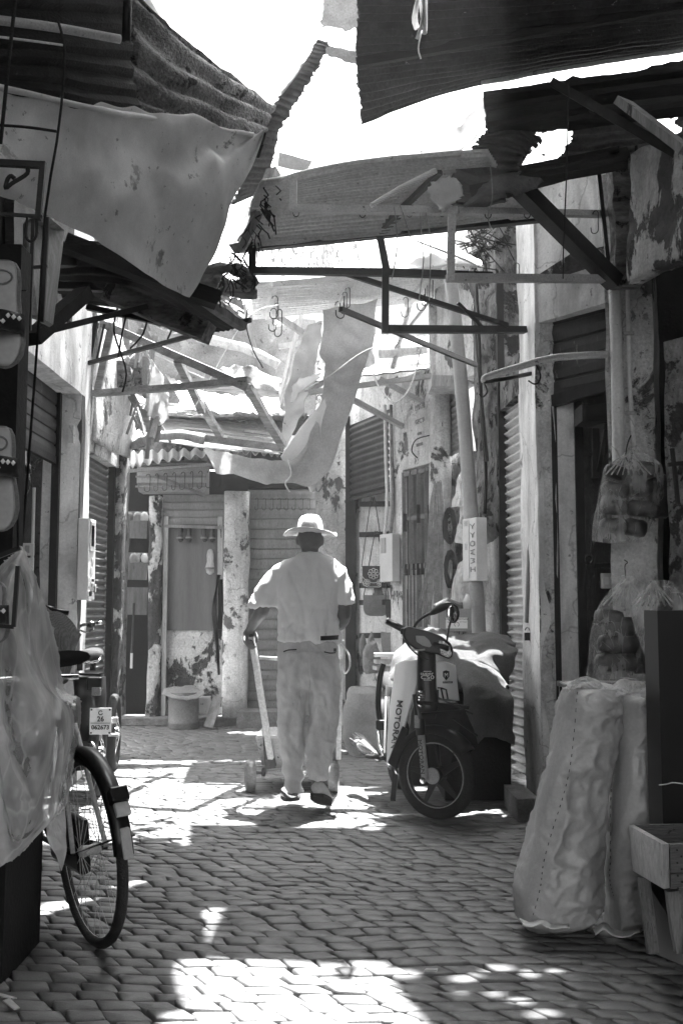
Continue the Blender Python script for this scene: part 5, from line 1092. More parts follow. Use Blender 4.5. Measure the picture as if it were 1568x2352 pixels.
# shoes
def shoe(heel, toe, z0, w_, nm='shoe', lift=0):
    h_, t_ = Vector(heel), Vector(toe); u = (t_-h_); s_ = Vector((-u.y, u.x, 0)).normalized()
    so_ = MB(); rings_ = []
    for t in np.linspace(0, 1, 9):
        wd = w_*(.62+.5*math.sin(math.pi*min(1, t*.95+.08)))*(1 if t < .93 else .6); c = h_.lerp(t_, t)
        rings_.append([c+s_*wd*sx+Vector((0, 0, sz)) for sx, sz in ((-.5, 0), (.5, 0), (.52, .02), (-.52, .02))])
    so_.rings(rings_); o = so_.build('sole', blackmatt, man)
    up = MB(); rr = []
    for t, hh__, ww in ((0.0, .03, .5), (.05, .065, .75), (.2, .08, .85), (.4, .075, .85), (.6, .05, .95), (.8, .035, .95), (.95, .022, .7), (1.0, .01, .3)):
        c = h_.lerp(t_, t)+Vector((0, 0, .02+hh__/2)); rr.append([c+s_*ww*w_*.5*math.cos(k*math.pi/8)+Vector((0, 0, hh__/2*math.sin(k*math.pi/8)*1.0)) for k in range(16)])
    up.rings(rr).build('shoe', tarp_g, man, smooth=True)
f1 = G(668, 1840); shoe(f1+Vector((.01, 0, .0)), f1+Vector((-.03, .26, 0)), 0, .105)
f2 = P(728, 1806, MD-.28); shoe(Vector((f2.x, f2.y, .1)), Vector((f2.x+.05, f2.y+.21, .012)), 0, .105)
# trousers
tr_ = MB()
tr_.ell(resamp(prow([(641, 775, 1463, MD, .105), (638, 779, 1490, MD, .125), (635, 782, 1530, MD, .14), (634, 783, 1560, MD, .135), (645, 772, 1585, MD, .1)], .12), 14), 30, 2.3)
tr_.ell(resamp(prow([(640, 708, 1540, MD, .12), (634, 707, 1580, MD, .11), (634, 704, 1620, MD, .1), (636, 702, 1660, MD, .095), (640, 701, 1700, MD, .09), (645, 698, 1745, MD, .085), (652, 696, 1785, MD, .08), (655, 695, 1812, MD, .08), (656, 695, 1822, MD, .08)], .1), 30), 26, 2.2)
tr_.ell(resamp(prow([(709, 778, 1540, MD, .12), (710, 782, 1580, MD, .11), (711, 780, 1620, MD, .1), (708, 777, 1655, MD-.0, .1), (705, 774, 1695, MD-.04, .095), (702, 767, 1735, MD-.1, .09), (702, 757, 1770, MD-.17, .08), (705, 749, 1792, MD-.2, .075)], .1), 28), 26, 2.2)
def folds(p):
    z = p.z; k = .004
    q_ = Vector((p.x*9, p.y*5, z*3.2+abs(p.x+.2)*9))
    r = 1-abs(mn.noise(q_))*2.2
    k += .008*max(-.7, r)*(1 if z < .92 else .4)
    r3 = 1-abs(mn.noise(Vector((p.x*9-z*9, p.y*5, z*13+p.x*14))))*2.6
    k += .005*max(-.6, r3)+.010*crumple(p, 8, 5, 3.6, 4, .5)+.003*crumple(p, 14, 8, 10, -6, .4, 5)-.004
    k += .005*mn.noise(Vector((p.x*20, p.y*20, z*9+3)))
    k += .009*math.sin(z*60+p.x*34+4*mn.noise(p*4))*max(0, min(1, (.40-z)*4))
    k += .006*math.sin(z*42+abs(p.x+.19)*38+2*mn.noise(p*5))*max(0, 1-abs(z-.83)*5)
    return k-.014
remesh(tr_, .009, folds).build('trousers', trousm, man, smooth=True)
# belt, loops, pockets
wb = prow([(640, 776, 1461, MD, .112)], .1)[0]
MB().rings([[wb[0]+Vector((0, 0, z))+wb[1]*1.005*math.cos(k*.2618)+wb[2]*math.sin(k*.2618) for k in range(24)] for z in (-.004, .026)], cap=False).build('belt', black, man, solid=.004)
bp_ = MB(); wb2 = prow([(635, 783, 1465, MD, .168)], .1)[0]
bp_.rings([[wb2[0]+Vector((0, 0, z+.004*math.cos(k*.1)))+wb2[1]*math.cos(-.28-k*.06)+wb2[2]*math.sin(-.28-k*.06) for k in range(16)] for z in (-.012, .014)], cap=False, closed=False).build('belt', black, man, solid=.004)
for X in (688, 748): MB().box(P(X, 1462, MD-.117), (.012, .006, .045)).build('belt_loop', trousm, man)
for pts in (((651, 1497), (662, 1493), (681, 1492)), ((744, 1497), (757, 1500), (771, 1499))):
    MB().tube(spl([P(X, Y, MD-.128) for X, Y in pts], 6), .004, 6).build('pocket', black, man); MB().tube(spl([P(X, Y+6, MD-.129) for X, Y in pts], 6), .0025, 6).build('pocket_seam', trousm, man)
MB().box(P(769, 1493, MD-.128), (.016, .004, .02)).build('pocket_tag', black, man)
MB().tube(spl([P(711, 1470, MD-.118), P(712, 1520, MD-.143), P(711, 1570, MD-.13), P(709, 1590, MD-.1)], 10), .003, 6).build('seam', trousm, man)
MB().tube(spl([P(783, 1480, MD-.02), P(799, 1500, MD-.03), P(803, 1530, MD), P(792, 1548, MD+.0), P(784, 1530, MD)], 10), .006, 6).build('pocket_lining', shirtm, man)
# shirt
sh = MB()
sh.ell(resamp(prow([(686, 736, 1270, MD, .058), (672, 752, 1279, MD, .075), (655, 772, 1288, MD, .09), (640, 784, 1300, MD, .1), (635, 785, 1320, MD, .115), (638, 780, 1360, MD, .125), (640, 777, 1400, MD, .128), (640, 776, 1440, MD, .132), (638, 778, 1462, MD, .138), (637, 780, 1472, MD, .135)], .1), 30), 32, 2.4)
def slv(pts, rad, el): 
    c = spl([P(*p) for p in pts], 12); sh.tube(c, [float(np.interp(i/12*(len(rad)-1), range(len(rad)), rad)) for i in range(13)], 18)
sh.ell(resamp(prow([(650, 690, 1293, MD, .05), (630, 688, 1303, MD, .062), (612, 682, 1320, MD, .068), (597, 668, 1342, MD, .07), (585, 656, 1362, MD, .07), (576, 648, 1380, MD, .07), (573, 642, 1393, MD, .07)], .06), 14), 22, 2.2)
sh.ell(resamp(prow([(738, 776, 1293, MD, .05), (742, 792, 1305, MD, .06), (750, 801, 1325, MD, .066), (758, 808, 1348, MD, .066), (764, 812, 1370, MD, .064), (768, 815, 1386, MD, .062)], .06), 14), 22, 2.2)
def sfold(p):
    z = p.z; x = p.x+.19
    k = .005*mn.noise(Vector((p.x*10, p.y*10, z*4)))
    k += (.016*crumple(p, 8, 4, 3.2, 2.2, .3, 2)+.007*crumple(p, 15, 7, 7, -4, .3, 7)-.01)*max(.3, min(1, (1.5-z)*2.4))
    k += .008*max(-.5, 1-abs(mn.noise(Vector(((x*11-z*5), p.y*5, z*6+x*5+4))))*2.6)
    k += .004*math.sin(x*42+2*mn.noise(Vector((p.x*5, 0, z*5))))*max(0, min(1, (1.13-z)*7))
    return k
so2 = remesh(sh, .008, sfold)
hemz = P(700, 1462, MD).z
def hem(x): return hemz-.012*math.sin(x*25)+.008*math.sin(x*60)
so2.build('shirt', shirtm, man, smooth=True)
c = P(711, 1272, MD-.0); MB().tube([c+Vector((.065*math.cos(k*.2618), .062*math.sin(k*.2618), .004+.006*math.sin(k*.2618))) for k in range(24)], .006, 6, closed=True).build('collar', shirtm, man, smooth=True)
# hat
ht = MB(); c = P(712, 1222, MD); 
prof = [(.165, .0), (.15, -.006), (.12, -.01), (.09, -.004), (.079, .004), (.077, .02), (.074, .045), (.066, .075), (.052, .094), (.03, .102), (.001, .104)]
rg_ = []
for r, z in prof:
    rg_.append([c+Vector((r*math.cos(k*math.pi/20), r*.95*math.sin(k*math.pi/20), z+(r > .09)*((r-.09)*.28*math.cos(2*k*math.pi/20+.4)*-1+.006*math.sin(5*k*math.pi/20))+ .004*math.sin(k*.9+z*40))) for k in range(40)])
ht.rings(rg_, cap=False); ht.build('straw_hat', hatm, man, smooth=True, solid=.004)
# ------------------------------------------------------------------ hand cart
def wheel(parent, c, u, R, rt, rim, nsp=0, sp_r=.0012, tyre_m=None, rim_m=None, hub=.02, hubw=.03, cast=False, v=Vector((0, 0, 1))):
    c = Vector(c); u = Vector(u).normalized(); v = (v-u*v.dot(u)).normalized(); n = u.cross(v); N_ = 40
    wl = MB().tube([c+u*(R-rt)*math.cos(2*math.pi*k/N_)+v*(R-rt)*math.sin(2*math.pi*k/N_) for k in range(N_)], rt, 10, closed=True).build('wheel', tyre_m or tyre, parent, smooth=True)
    wl.name = 'tyre'
    ro = MB().tube([c+u*rim*math.cos(2*math.pi*k/N_)+v*rim*math.sin(2*math.pi*k/N_) for k in range(N_)], (R-rt*2-rim)*.9 if (R-rt*2-rim) > .004 else .006, 6, closed=True)
    ro.build('rim', rim_m or chrome, parent, smooth=True)
    MB().lathe(c-n*hubw, [(.001, 0), (hub*.6, 0), (hub, hubw*.3), (hub*.8, hubw), (hub, hubw*1.7), (hub*.6, hubw*2), (.001, hubw*2)], 14, n).build('hub', rim_m or chrome, parent, smooth=True)
    if nsp:
        s_ = MB()
        for k in range(nsp):
            a_ = 2*math.pi*k/nsp; a2 = a_+(.5 if k % 2 else -.5); sd = hubw*.8*(1 if (k//2) % 2 else -1)
            s_.tube([c+n*sd+(u*math.cos(a2)+v*math.sin(a2))*hub, c+(u*math.cos(a_)+v*math.sin(a_))*rim], sp_r, 4)
        s_.build('spokes', rim_m or chrome, parent)
    if cast:
        for k in range(cast):
            a_ = 2*math.pi*k/cast+.5; dd = u*math.cos(a_)+v*math.sin(a_); MB().bar(c+dd*hub*.8, c+dd*rim, .05, .018, up=n, w2=.022).build('spoke', rim_m or black, parent, bevel=.004)
ct = thing('hand_cart', 'two wheeled metal hand cart with a worn pale handle pushed by the man', 'cart', Vector((P(670, 1770, 7).x, 7.0, 0)))
HD = MD+.14
MB().bar(P(578, 1462, HD), P(622, 1742, 6.85), .034, .03, seg=8, jit=.001).build('handle', rope, ct)
MB().bar(P(576, 1456, HD+.01), P(581, 1490, HD), .026, .026).build('handle_grip', black, ct, bevel=.008)
MB().bar(P(784, 1470, HD), P(777, 1742, 6.85), .03, .03).build('handle', rope, ct)
MB().bar(P(596, 1511, HD+.02), P(780, 1520, HD+.02), .05, .02).build('crossbar', rope, ct)
zb = P(600, 1757, 6.95).z; zt_ = P(600, 1690, 6.95).z
xl, xr = P(590, 1690, 6.95).x, P(780, 1690, 6.95).x
m = MB(); m.rings([[Vector((xl+.0+i_, y, z)) for i_, y in ()] for z in ()] or [[Vector((xl+.04, 6.95, zb)), Vector((xr-.04, 6.95, zb)), Vector((xr-.04, 7.35, zb)), Vector((xl+.04, 7.35, zb))], [Vector((xl, 6.9, zt_)), Vector((xr, 6.9, zt_)), Vector((xr, 7.45, zt_)), Vector((xl, 7.45, zt_))]]); m.f = m.f[:-1]
m.build('tray', steel_grey, ct, solid=.012)
MB().bar((xl, 6.9, zt_), (xr, 6.9, zt_), .018).build('tray_rim', rope, ct)
MB().bar(P(612, 1690, 6.87), P(622, 1762, 6.9), .045, .05, w2=.07).build('strut', rust, ct); MB().bar(P(770, 1690, 6.87), P(768, 1762, 6.9), .03, .05).build('strut', rust, ct)
MB().tube([P(575, 1773, 6.88), P(765, 1773, 6.88)], .012, 10).build('axle', steel_grey, ct, smooth=True)
for X in (600, 742): MB().lathe(P(X, 1773, 6.88), [(.012, 0), (.03, .005), (.03, .025), (.012, .03)], 10, (1, 0, 0)).build('bearing', rust, ct)
for X in (575, 766):
    c = P(X, 1773, 6.88); c.z = .1; MB().lathe(c-Vector((.032, 0, 0)), [(.001, .008), (.03, .004), (.032, .014), (.07, .014), (.078, .0), (.098, .004), (.1, .032), (.098, .06), (.078, .064), (.07, .05), (.03, .05), (.001, .056)], 28, (1, .16 if X < 600 else -.05, 0)).build('wheel', cable, ct, smooth=True)
# ------------------------------------------------------------------ moped
mo = thing('moped', 'white and black moped parked facing the camera with its front wheel turned', 'moped', G(1003, 1882))
c0 = G(1003, 1882); fw = Vector((math.cos(R(34)), -math.sin(R(34)), 0)); nW = Vector((-fw.y, fw.x, 0))*-1  # towards the camera, left
wc = c0+Vector((0, 0, .245)); Z = Vector((0, 0, 1))
fwl = thing('front_wheel', 'x', None); fwl['label'] = 'front wheel'
bpy.data.objects.remove(fwl)
wheel(mo, wc, fw, .245, .034, .175, 0, rim_m=black, hub=.05, hubw=.05, cast=5)
MB().tube([wc+fw*.178*math.cos(k*.157)+Z*.178*math.sin(k*.157)-fw.cross(Z)*0+nW*.022 for k in range(40)], .0035, 5, closed=True).build('rim_edge', steel_grey, mo, smooth=True)
MB().lathe(wc+nW*.045, [(.001, 0), (.045, 0), (.045, .012), (.001, .012)], 20, nW).build('brake_plate', steel_grey, mo)
top = P(978, 1600, 5.98)
for s_ in (1, -1):
    lo = wc+nW*.075*s_-fw*.03+Z*-.02; hi = lo+Z*.47-fw*.05
    mid = lo.lerp(hi, .52)
    MB().tube([lo, mid], .021, 12).build('fork_lower', steel_grey if s_ == 1 else black, mo, smooth=True); MB().tube([mid, hi], .028, 12).build('fork_boot', black, mo, smooth=True)
    MB().lathe(lo+nW*.02*s_, [(.001, -.005), (.018, 0), (.018, .012), (.001, .016)], 10, nW*s_).build('axle_nut', chrome, mo)
lo = wc+nW*.075-fw*.03+Z*-.02; hi = lo+Z*.47-fw*.05
ld = (hi-lo).normalized()
text('MOTORAN', .034, black, face_m(lo.lerp(hi, .27)+nW*.023, -ld, fw), parent=mo, sx=1.1)
MB().box(lo.lerp(hi, .68)+nW*.028, (.03, .012, .07), mtx=Matrix((fw, nW, Z)).transposed()).build('reflector', steel_grey, mo)
# fender
fm = MB(); rr = []
for k in range(16):
    a_ = R(35+k*9.5); ra = .262+(.0 if k < 13 else (k-13)*.006); w_ = .055+(.012*(k-12) if k > 12 else 0)*.5
    cc = wc+fw*ra*math.cos(a_)+Z*ra*math.sin(a_); ou = fw*math.cos(a_)+Z*math.sin(a_)
    rr.append([cc-nW*w_-ou*.03, cc-nW*w_*.7+ou*.005, cc+ou*.014, cc+nW*w_*.7+ou*.005, cc+nW*w_-ou*.03])
fm.rings(rr, cap=False, closed=False).build('front_fender', black, mo, smooth=True, solid=.006)
MB().prism([P(890, 1752, 5.95), P(904, 1716, 5.95), P(924, 1668, 5.92), P(936, 1676, 5.9), P(922, 1720, 5.9), P(908, 1768, 5.9)], (.0, .03, 0)).build('mud_flap', black, mo, bevel=.004)
# leg shields
g1 = [PP([(909, 1524, 6.25), (932, 1517, 6.12), (957, 1516, 6.05)]), PP([(904, 1570, 6.22), (930, 1568, 6.08), (957, 1570, 6.02)]), PP([(897, 1620, 6.2), (917, 1618, 6.08), (943, 1617, 6.0)]), PP([(893, 1680, 6.15), (908, 1680, 6.06), (925, 1680, 6.0)]), PP([(889, 1752, 6.12), (894, 1754, 6.06), (900, 1753, 6.02)])]
lsm = m = sheet(g1, 14, 30); ls = m.build('leg_shield', whitepaint, mo, smooth=True, solid=.012)
m = sheet([PP([(1000, 1521, 5.95), (1020, 1521, 5.97), (1040, 1528, 6.05)]), PP([(1001, 1560, 5.93), (1022, 1562, 5.95), (1044, 1566, 6.05)]), PP([(1002, 1604, 5.93), (1026, 1606, 5.96), (1049, 1610, 6.05)])], 12, 12); m.build('leg_shield', whitepaint, mo, smooth=True, solid=.03)
o_ = P(910, 1664, 5.9); tx_ = text('MOTORAN', .043, black, face_m(o_, P(903, 1735, 5.9)-P(920, 1612, 5.9), P(930, 1678, 5.9)-P(905, 1672, 5.9)), parent=mo, ext=0, sx=1.25, bold=.0008); project(tx_, lsm, .002, .016)
# emblem shield with M, small plate
ec = P(1024, 1552, 5.925); exd = Vector((1, .12, 0)).normalized()
MB().prism([ec+exd*x+Z*z for x, z in ((-.018, .024), (.0, .03), (.018, .024), (.018, -.004), (.0, -.026), (-.018, -.004))], (0, .012, 0)).build('emblem', black, mo)
text('M', .036, whitepaint, face_m(ec+Vector((0, -.002, .002)), exd, Z), parent=mo, sx=.8)
MB().box(P(1027, 1567, 5.925), (.055, .012, .01), rz=.1).build('nameplate', black, mo); text('MOTORAN', .0095, whitepaint, face_m(P(1027, 1567, 5.917), exd, Z), parent=mo)
# column
MB().ell(prow([(960, 985, 1470, 5.95, .04), (958, 1000, 1500, 5.95, .05), (957, 1001, 1540, 5.95, .05), (957, 1002, 1580, 5.95, .05), (953, 1008, 1615, 5.92, .05), (960, 1000, 1650, 5.9, .04)], .05), 16, 3).build('steering_column', black, mo, smooth=True)
text('super', .026, whitepaint, face_m(P(980, 1547, 5.895), (1, 0, 0), Z), parent=mo, sx=1.3); text('C50', .03, whitepaint, face_m(P(981, 1556, 5.893), (1, 0, 0), Z), parent=mo, sx=1.5)
for Y in (1542, 1562): MB().bar(P(972, Y, 5.894), P(990, Y, 5.894), .003).build('logo_line', whitepaint, mo)
# spring / horn
MB().tube([P(968, 1585, 5.88)+Vector((.018*math.cos(k*.7), .015*math.sin(k*.7), -.0017*k)) for k in range(60)], .003, 5).build('spring', chrome, mo)
for pts in (((1004, 1580), (1012, 1580), (1018, 1606)), ((1012, 1580), (1024, 1584), (1028, 1606)), ((1005, 1584), (1005, 1606))):
    MB().tube([P(X, Y, 5.9) for X, Y in pts], .005, 6).build('grille_bar', black, mo)
# carrier and black belly
MB().bar(P(955, 1612, 5.85), P(1075, 1625, 5.95), .02, .02).bar(P(965, 1640, 5.75), P(1062, 1632, 5.9), .012).bar(P(1000, 1600, 5.9), P(1085, 1640, 5.9), .01).bar(P(1040, 1650, 5.8), P(1095, 1690, 5.9), .01).build('carrier', black, mo)
MB().ell(prow([(950, 1050, 1612, 6.05, .1), (945, 1060, 1640, 6.1, .12), (935, 1050, 1700, 6.25, .12), (930, 1030, 1770, 6.4, .1), (940, 1000, 1800, 6.4, .08)], .1), 18, 2.6).build('engine_body', blackmatt, mo, smooth=True)
# fairing
fa_ = MB().prism([P(X, Y, 5.83) for X, Y in ((927, 1443), (938, 1438), (960, 1444), (985, 1450), (1013, 1461), (1036, 1478), (1041, 1495), (1038, 1510), (1030, 1514), (1000, 1502), (975, 1500), (952, 1491), (936, 1478), (926, 1465))], (0, .13, 0)); fa_.build('headlight_fairing', black, mo, bevel=.012)
MB().prism([P(X, Y, 5.815) for X, Y in ((1006, 1470), (1020, 1474), (1033, 1484), (1037, 1500), (1035, 1509), (1029, 1511), (1012, 1503))], (0, .03, 0)).build('headlight', glass, mo, bevel=.006)
MB().prism([P(X, Y, 5.818) for X, Y in ((954, 1460), (974, 1461), (985, 1470), (991, 1483), (986, 1487), (970, 1483), (956, 1474))], (0, .03, 0)).build('indicator', greyplas, mo, bevel=.004)
MB().tube([P(890, 1427, 5.98), P(930, 1448, 5.93)], .019, 10).build('handlebar_grip', black, mo, smooth=True); MB().tube([P(888, 1426, 5.985), P(892, 1428, 5.98)], .021, 10).build('bar_end', steel_grey, mo, smooth=True)
MB().tube(spl(PP([(925, 1446, 5.92), (935, 1452, 5.9), (950, 1462, 5.9), (1030, 1490, 5.8)]), 8), .016, 8).build('handlebar', black, mo, smooth=True)
MB().box(P(931, 1450, 5.9), (.05, .05, .035), rz=.4).build('switch_gear', black, mo, bevel=.008)
MB().tube(spl(PP([(922, 1450, 5.9), (935, 1480, 5.85), (960, 1505, 5.85), (985, 1515, 5.85)]), 10), .005, 6).build('cable', black, mo)
MB().tube(spl(PP([(926, 1455, 5.9), (945, 1490, 5.84), (975, 1492, 5.82)]), 8), .005, 6).build('brake_lever', steel_grey, mo)
# mirrors
def oval(c, xd, yd, th, rx, ry, mt, nm, par=mo, n=20, inner=None):
    x = Vector(xd).normalized(); y = Vector(yd).normalized(); zz = x.cross(y); m = MB(); rg = []
    for s_, o in ((.02, -th), (.6, -th), (.9, -th*.7), (1, 0), (.98, .004), (.9, .006), (.02, .006)):
        rg.append([Vector(c)+x*rx*s_*math.cos(2*math.pi*k/n)+y*ry*s_*math.sin(2*math.pi*k/n)+zz*o for k in range(n)])
    return m.rings(rg).build(nm, mt, par, smooth=True)
a_, b_ = P(987, 1408, 5.9), P(1041, 1388, 5.85)
MB().ell([(a_.lerp(b_, t)+Vector((0, 0, .008*math.sin(3.14*t))), Vector((.004, 0, .026*math.sin(math.pi*min(1, t*.9+.1))**.6+.003)), Vector((0, .03*math.sin(math.pi*min(1, t*.9+.08))**.6+.004, 0))) for t in np.linspace(0, 1, 9)], 14).build('mirror_housing', black, mo, smooth=True)
MB().tube(spl(PP([(950, 1444, 5.9), (955, 1432, 5.9), (970, 1418, 5.9), (989, 1408, 5.9)]), 8), .008, 8).build('mirror_stem', black, mo, smooth=True)
oval(P(1040, 1409, 5.7), (1, .3, .25), (-.1, 0, 1), .02, .038, .052, black, 'mirror_housing')
oval(P(1038, 1410, 5.692), (1, .3, .25), (-.1, 0, 1), .004, .031, .044, mirror, 'mirror_glass')
MB().tube(spl(PP([(1026, 1470, 5.82), (1030, 1445, 5.75), (1034, 1428, 5.7)]), 6), .006, 8).build('mirror_stem', black, mo, smooth=True)
# rear end, silencer, stand, foot rest, seat under the cloth
bd = Vector((-.2, .98, 0)).normalized(); rc = G(905, 1812)+Vector((.03, .0, .245))
wheel(mo, rc, bd, .245, .034, .175, 0, rim_m=black, hub=.05, hubw=.05, cast=5)
MB().lathe(P(872, 1742, 6.5), [(.001, 0), (.02, .0), (.03, .08), (.045, .25), (.047, .4), (.03, .42), (.001, .42)], 16, (-.35, .9, .18)).build('silencer', chrome, mo, smooth=True)
MB().tube(PP([(842, 1737, 6.5), (895, 1742, 6.35)]), .014, 8).build('foot_rest', blackmatt, mo, smooth=True); MB().tube(spl(PP([(868, 1675, 6.6), (872, 1715, 6.5), (884, 1745, 6.4), (896, 1762, 6.3)]), 8), .01, 8).build('kick_lever', chrome, mo, smooth=True)
MB().bar(P(908, 1780, 6.3), P(902, 1838, 6.2), .03, .02).build('stand', black, mo)
MB().ell(prow([(885, 905, 1575, 6.6, .1), (880, 906, 1640, 6.6, .1), (884, 908, 1720, 6.5, .1)], .1), 12).build('rear_body', blackmatt, mo, smooth=True)
MB().ell([(Vector((.42, 6.4, .66)), Vector((.08, 0, 0)), Vector((0, .05, .02))), (Vector((.36, 6.7, .7)), Vector((.11, 0, 0)), Vector((0, .02, .05))), (Vector((.3, 7.0, .72)), Vector((.08, 0, 0)), Vector((0, .02, .04)))], 14).build('seat', blackmatt, mo, smooth=True)
MB().tube(spl(PP([(880, 1525, 6.5), (872, 1560, 6.5), (868, 1620, 6.5), (874, 1665, 6.5)]), 10), .018, 8).build('side_guard', black, mo, smooth=True)
MB().box(P(876, 1665, 6.48), (.07, .04, .06)).build('lock', black, mo, bevel=.01)
for X in (886, 893): MB().bar(P(X, 1600, 6.45), P(X-3, 1730, 6.4), .012).build('chrome_trim', chrome, mo)
# loose boards behind
for i, (X, Y) in enumerate(((893, 1510), (890, 1525), (886, 1540))):
    one(MB().box(P(X, Y-6, 7.2), (.2-.02*i, .15, .025), rz=.1*i).disp(.003, 20), 'board_offcut', [whiteplas, wood_pale, greyplas][i], ['top white offcut on the small stack behind the moped', 'middle pale offcut on the small stack behind the moped', 'lowest grey offcut on the small stack behind the moped'][i], 'offcut')
# covered load
lo_ = one(MB().box((.84, 6.95, .33), (.42, .8, .66)).disp(.01, 4), 'dark_load_box', darkroom, 'near-black box for the load under the burlap, filling the dark void beside the moped', 'goods')  # load under the cloth; near-black colour stands in for the shaded void
m = sheet([PP([(878, 1600, 6.95), (905, 1500, 7.1), (985, 1446, 7.2), (1060, 1461, 7.25), (1125, 1450, 7.15), (1182, 1478, 6.95)]), PP([(872, 1620, 6.75), (915, 1530, 6.75), (985, 1480, 6.75), (1060, 1490, 6.75), (1125, 1478, 6.75), (1177, 1500, 6.75)]), PP([(880, 1640, 6.6), (930, 1580, 6.5), (995, 1530, 6.45), (1060, 1530, 6.45), (1115, 1525, 6.5), (1160, 1560, 6.6)]), PP([(900, 1660, 6.5), (950, 1610, 6.4), (1000, 1580, 6.35), (1060, 1575, 6.4), (1110, 1590, 6.5), (1150, 1640, 6.6)])], 90, 44, .035, 5, 3, ridge=.8)
one(m, 'burlap_cover', burlap, 'grey burlap cloth thrown over the load behind the moped', 'cloth', smooth=True, solid=.008)
m = sheet([PP([(1038, 1524, 6.3), (1085, 1514, 6.35), (1130, 1542, 6.4), (1158, 1575, 6.4)]), PP([(1056, 1572, 6.15), (1088, 1570, 6.1), (1128, 1580, 6.1), (1166, 1592, 6.15)]), PP([(1074, 1640, 6.1), (1105, 1630, 6.05), (1140, 1640, 6.05), (1176, 1646, 6.1)]), PP([(1096, 1712, 6.1), (1118, 1696, 6.03), (1150, 1698, 6.03), (1184, 1714, 6.1)])], 50, 56, .022, 6, 6, ridge=.9)
one(m, 'burlap_cover', burlap, 'second burlap piece hanging down beside the moped front wheel', 'cloth', smooth=True, solid=.008)
# ------------------------------------------------------------------ near bicycle on the left
bi = thing('bicycle', 'old bicycle leaning at the left, its rear wheel and mudguard nearest the camera', 'bicycle', G(218, 2172))
bc = G(218, 2172); bu = Vector((.545, -.84, 0)).normalized(); bv = Vector((-.075, -.026, 1)).normalized(); bv = (bv-bu*bv.dot(bu)).normalized(); bn = bu.cross(bv)
wc2 = bc+bv*.33
wheel(bi, wc2, bu, .33, .019, .298, 32, .0013, rim_m=steel_grey, hub=.022, hubw=.04, v=bv)
fm = MB(); rr = []
for k in range(20):
    a_ = R(8+k*8.2); cc = wc2+(bu*math.cos(a_)+bv*math.sin(a_))*.352; ou = bu*math.cos(a_)+bv*math.sin(a_)
    rr.append([cc-bn*.034-ou*.016, cc-bn*.026+ou*.002, cc+ou*.008, cc+bn*.026+ou*.002, cc+bn*.034-ou*.016])
fm.rings(rr, cap=False, closed=False).build('mudguard', black, bi, smooth=True, solid=.003)
a_ = R(33); ou = bu*math.cos(a_)+bv*math.sin(a_); tg = -bu*math.sin(a_)+bv*math.cos(a_)
rf = wc2+ou*.385
mt_ = Matrix((bn, tg, ou)).transposed()
MB().box(rf+tg*.03, (.062, .05, .045), mtx=mt_).build('rear_light', black, bi, bevel=.006); MB().box(rf-tg*.02+ou*.004, (.05, .045, .02), mtx=mt_).build('reflector', greyplas, bi, bevel=.004)
a2_ = R(14); o2 = bu*math.cos(a2_)+bv*math.sin(a2_); MB().box(wc2+o2*.372, (.035, .1, .012), mtx=Matrix((bn, -bu*math.sin(a2_)+bv*math.cos(a2_), o2)).transposed()).build('mudguard_stripe', greyplas, bi, bevel=.006)
for s_ in (-1, 1):
    MB().tube([wc2+bn*.05*s_, wc2+(bu*math.cos(.3)+bv*math.sin(.3))*.355+bn*.035*s_], .0035, 6).build('mudguard_stay', chrome, bi)
    MB().tube([wc2+bn*.06*s_, wc2-bu*.18+bv*.42+bn*.03*s_], .009, 8).build('seat_stay', steel_grey, bi, smooth=True); MB().tube([wc2+bn*.06*s_, wc2-bu*.44-bv*.03+bn*.035*s_], .01, 8).build('chain_stay', black, bi, smooth=True)
bb_ = wc2-bu*.44-bv*.03; hd_ = wc2-bu*.95+bv*.4
MB().tube([bb_, wc2-bu*.16+bv*.5], .015, 10).build('seat_tube', black, bi, smooth=True); MB().tube([wc2-bu*.2+bv*.42, hd_], .014, 10).build('top_tube', black, bi, smooth=True); MB().tube([bb_, hd_-bv*.1], .016, 10).build('down_tube', black, bi, smooth=True)
MB().tube([wc2-bu*1.06-bv*.0, hd_, hd_+bv*.12+bu*.03], .014, 10).build('fork', black, bi, smooth=True)
wheel(bi, wc2-bu*1.08, bu, .33, .019, .298, 24, .0013, rim_m=steel_grey, hub=.02, hubw=.04, v=bv)
MB().lathe(bb_-bn*.05, [(.001, 0), (.09, 0), (.09, .004), (.001, .006)], 24, bn).build('chainring', steel_dark, bi)
MB().box(wc2-bu*.22+bn*.0-bv*.0, (.05, .34, .2), mtx=Matrix((bn, bu, bv)).transposed()).build('chain_case', black, bi, bevel=.02)
MB().bar(bb_+bn*.06, bb_+bn*.07-bv*.15, .012).bar(bb_+bn*.06-bv*.15, bb_+bn*.16-bv*.15, .06, .025).build('pedal', blackmatt, bi)
MB().ell([(wc2-bu*(.2+.25*t)+bv*.66, bn*(.09*(1-t)**.5+.02), bv*.03) for t in np.linspace(0, 1, 6)], 14).build('saddle', blackmatt, bi, smooth=True)
MB().tube([hd_+bv*.13+bn*.28+bu*.1, hd_+bv*.15+bn*.1, hd_+bv*.14-bn*.1, hd_+bv*.13-bn*.28+bu*.1], .011, 8).build('handlebar', chrome, bi, smooth=True)
